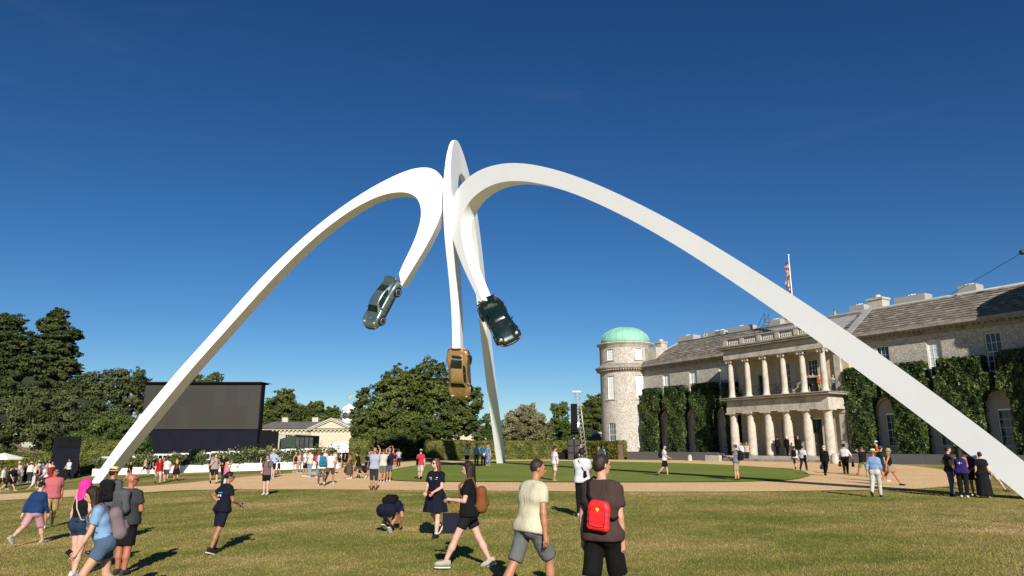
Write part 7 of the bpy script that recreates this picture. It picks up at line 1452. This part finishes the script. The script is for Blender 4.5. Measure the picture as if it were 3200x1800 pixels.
def hatheld(o, d):
    pc, hd, inn, wd = d['hand'][0]; b = MB(); b.lathe([(.18, 0), (.1, .01), (.095, .06), (.07, .1), (0, .105)], 18); b.xform(Matrix.Translation(Vector(pc) + Vector((0, .03, -.1))) @ Matrix.Rotation(R(-80), 4, 'X')); b.build('hat_body', [mat('white_hat', (0.72, 0.7, 0.66), .8)], o)
carry('d5', 'sun_hat', 'white brimmed hat held by the man in teal shirt', 'hat', hatheld)
def cam_(o, d):
    pc, hd, inn, wd = d['hand'][1]; c = Vector(pc) + Vector((-.06, .06, .02)); b = MB(); b.box(c - Vector((.07, .035, .045)), c + Vector((.07, .035, .045))); b.build('camera_body', [M_BLACKTRIM], o); b = MB(); b.lathe([(.035, 0), (.04, .09), (.0, .1)], 12); b.xform(Matrix.Translation(c + Vector((0, .03, 0))) @ Matrix.Rotation(R(-90), 4, 'X')); b.build('lens', [M_BLACKTRIM], o)
carry('h2', 'photo_camera', 'black camera held by the grey T-shirt photographer', 'camera', cam_)
# prints on the team shirts and purple waistcoat
def prints(key, rows, mname, col, back=True):
    d = PEOPLE[key]; T = d['T']; b = MB()
    for x0, x1, z0, z1 in rows:
        for k in range(max(1, int((x1 - x0) / .018))):
            xa = x0 + k * .018; 
            if RNG.random() < .2: continue
            yy = lambda x: (-1 if back else 1) * (.142 * d['fat'] * math.sqrt(max(.1, 1 - (x / .23) ** 2)) + .004)
            b.add([T(xa, yy(xa), z0), T(xa + .014, yy(xa + .014), z0), T(xa + .014, yy(xa + .014), z1), T(xa, yy(xa), z1)], [(0, 1, 2, 3)])
    b.build('shirt_print', [mat(mname, col, .6)], d['root'])
prints('team1', [(-.09, .09, .34, .365)], 'blue_print', (0.05, 0.25, 0.6)); prints('team1', [(-.08, .08, .27, .31), (-.05, .05, .2, .22)], 'white_print', (0.75, 0.75, 0.75)); prints('navyskirt', [(.03, .11, .40, .415), (.03, .10, .37, .382), (.03, .10, .34, .352), (-.11, -.04, .40, .415), (-.10, -.04, .36, .372)], 'white_print', (0.75, 0.75, 0.75), False); prints('r2', [(-.10, .10, .30, .32), (-.02, .02, .27, .35)], 'white_print', (0.75, 0.75, 0.75))
# pushchair
p = ground(1132, 1494); o = empty('pushchair', p, R(20), label='dark pushchair in front of the man in black cap', cat='pushchair'); b = MB(); b.hexa([(-.25, -.3, .35), (.25, -.3, .35), (.25, .3, .3), (-.25, .3, .3), (-.25, -.35, .8), (.25, -.35, .8), (.25, .1, .5), (-.25, .1, .5)]); b.build('seat', [cloth(BLK)], o)
for x in (-.25, .25):
    b = MB(); b.tube([(x, -.6, 1.0), (x, -.3, .6), (x, .35, .12)], .015, 5); b.tube([(x, .1, .5), (x, -.4, .12)], .015, 5); b.build('frame_tube', [M_RIM], o)
    for y in (-.4, .35):
        b = MB(); b.lathe([(.04, -.02), (.12, -.02), (.12, .02), (.04, .02)], 14); b.xform(Matrix.Translation((x, y, .12)) @ Matrix.Rotation(R(90), 4, 'Y')); b.build('wheel', [M_TYRE], o)
blades(300000, 4.4, 40, 'lawn_blades', 'short dry grass blades of the foreground lawn', M_GRASS, .008, .034)
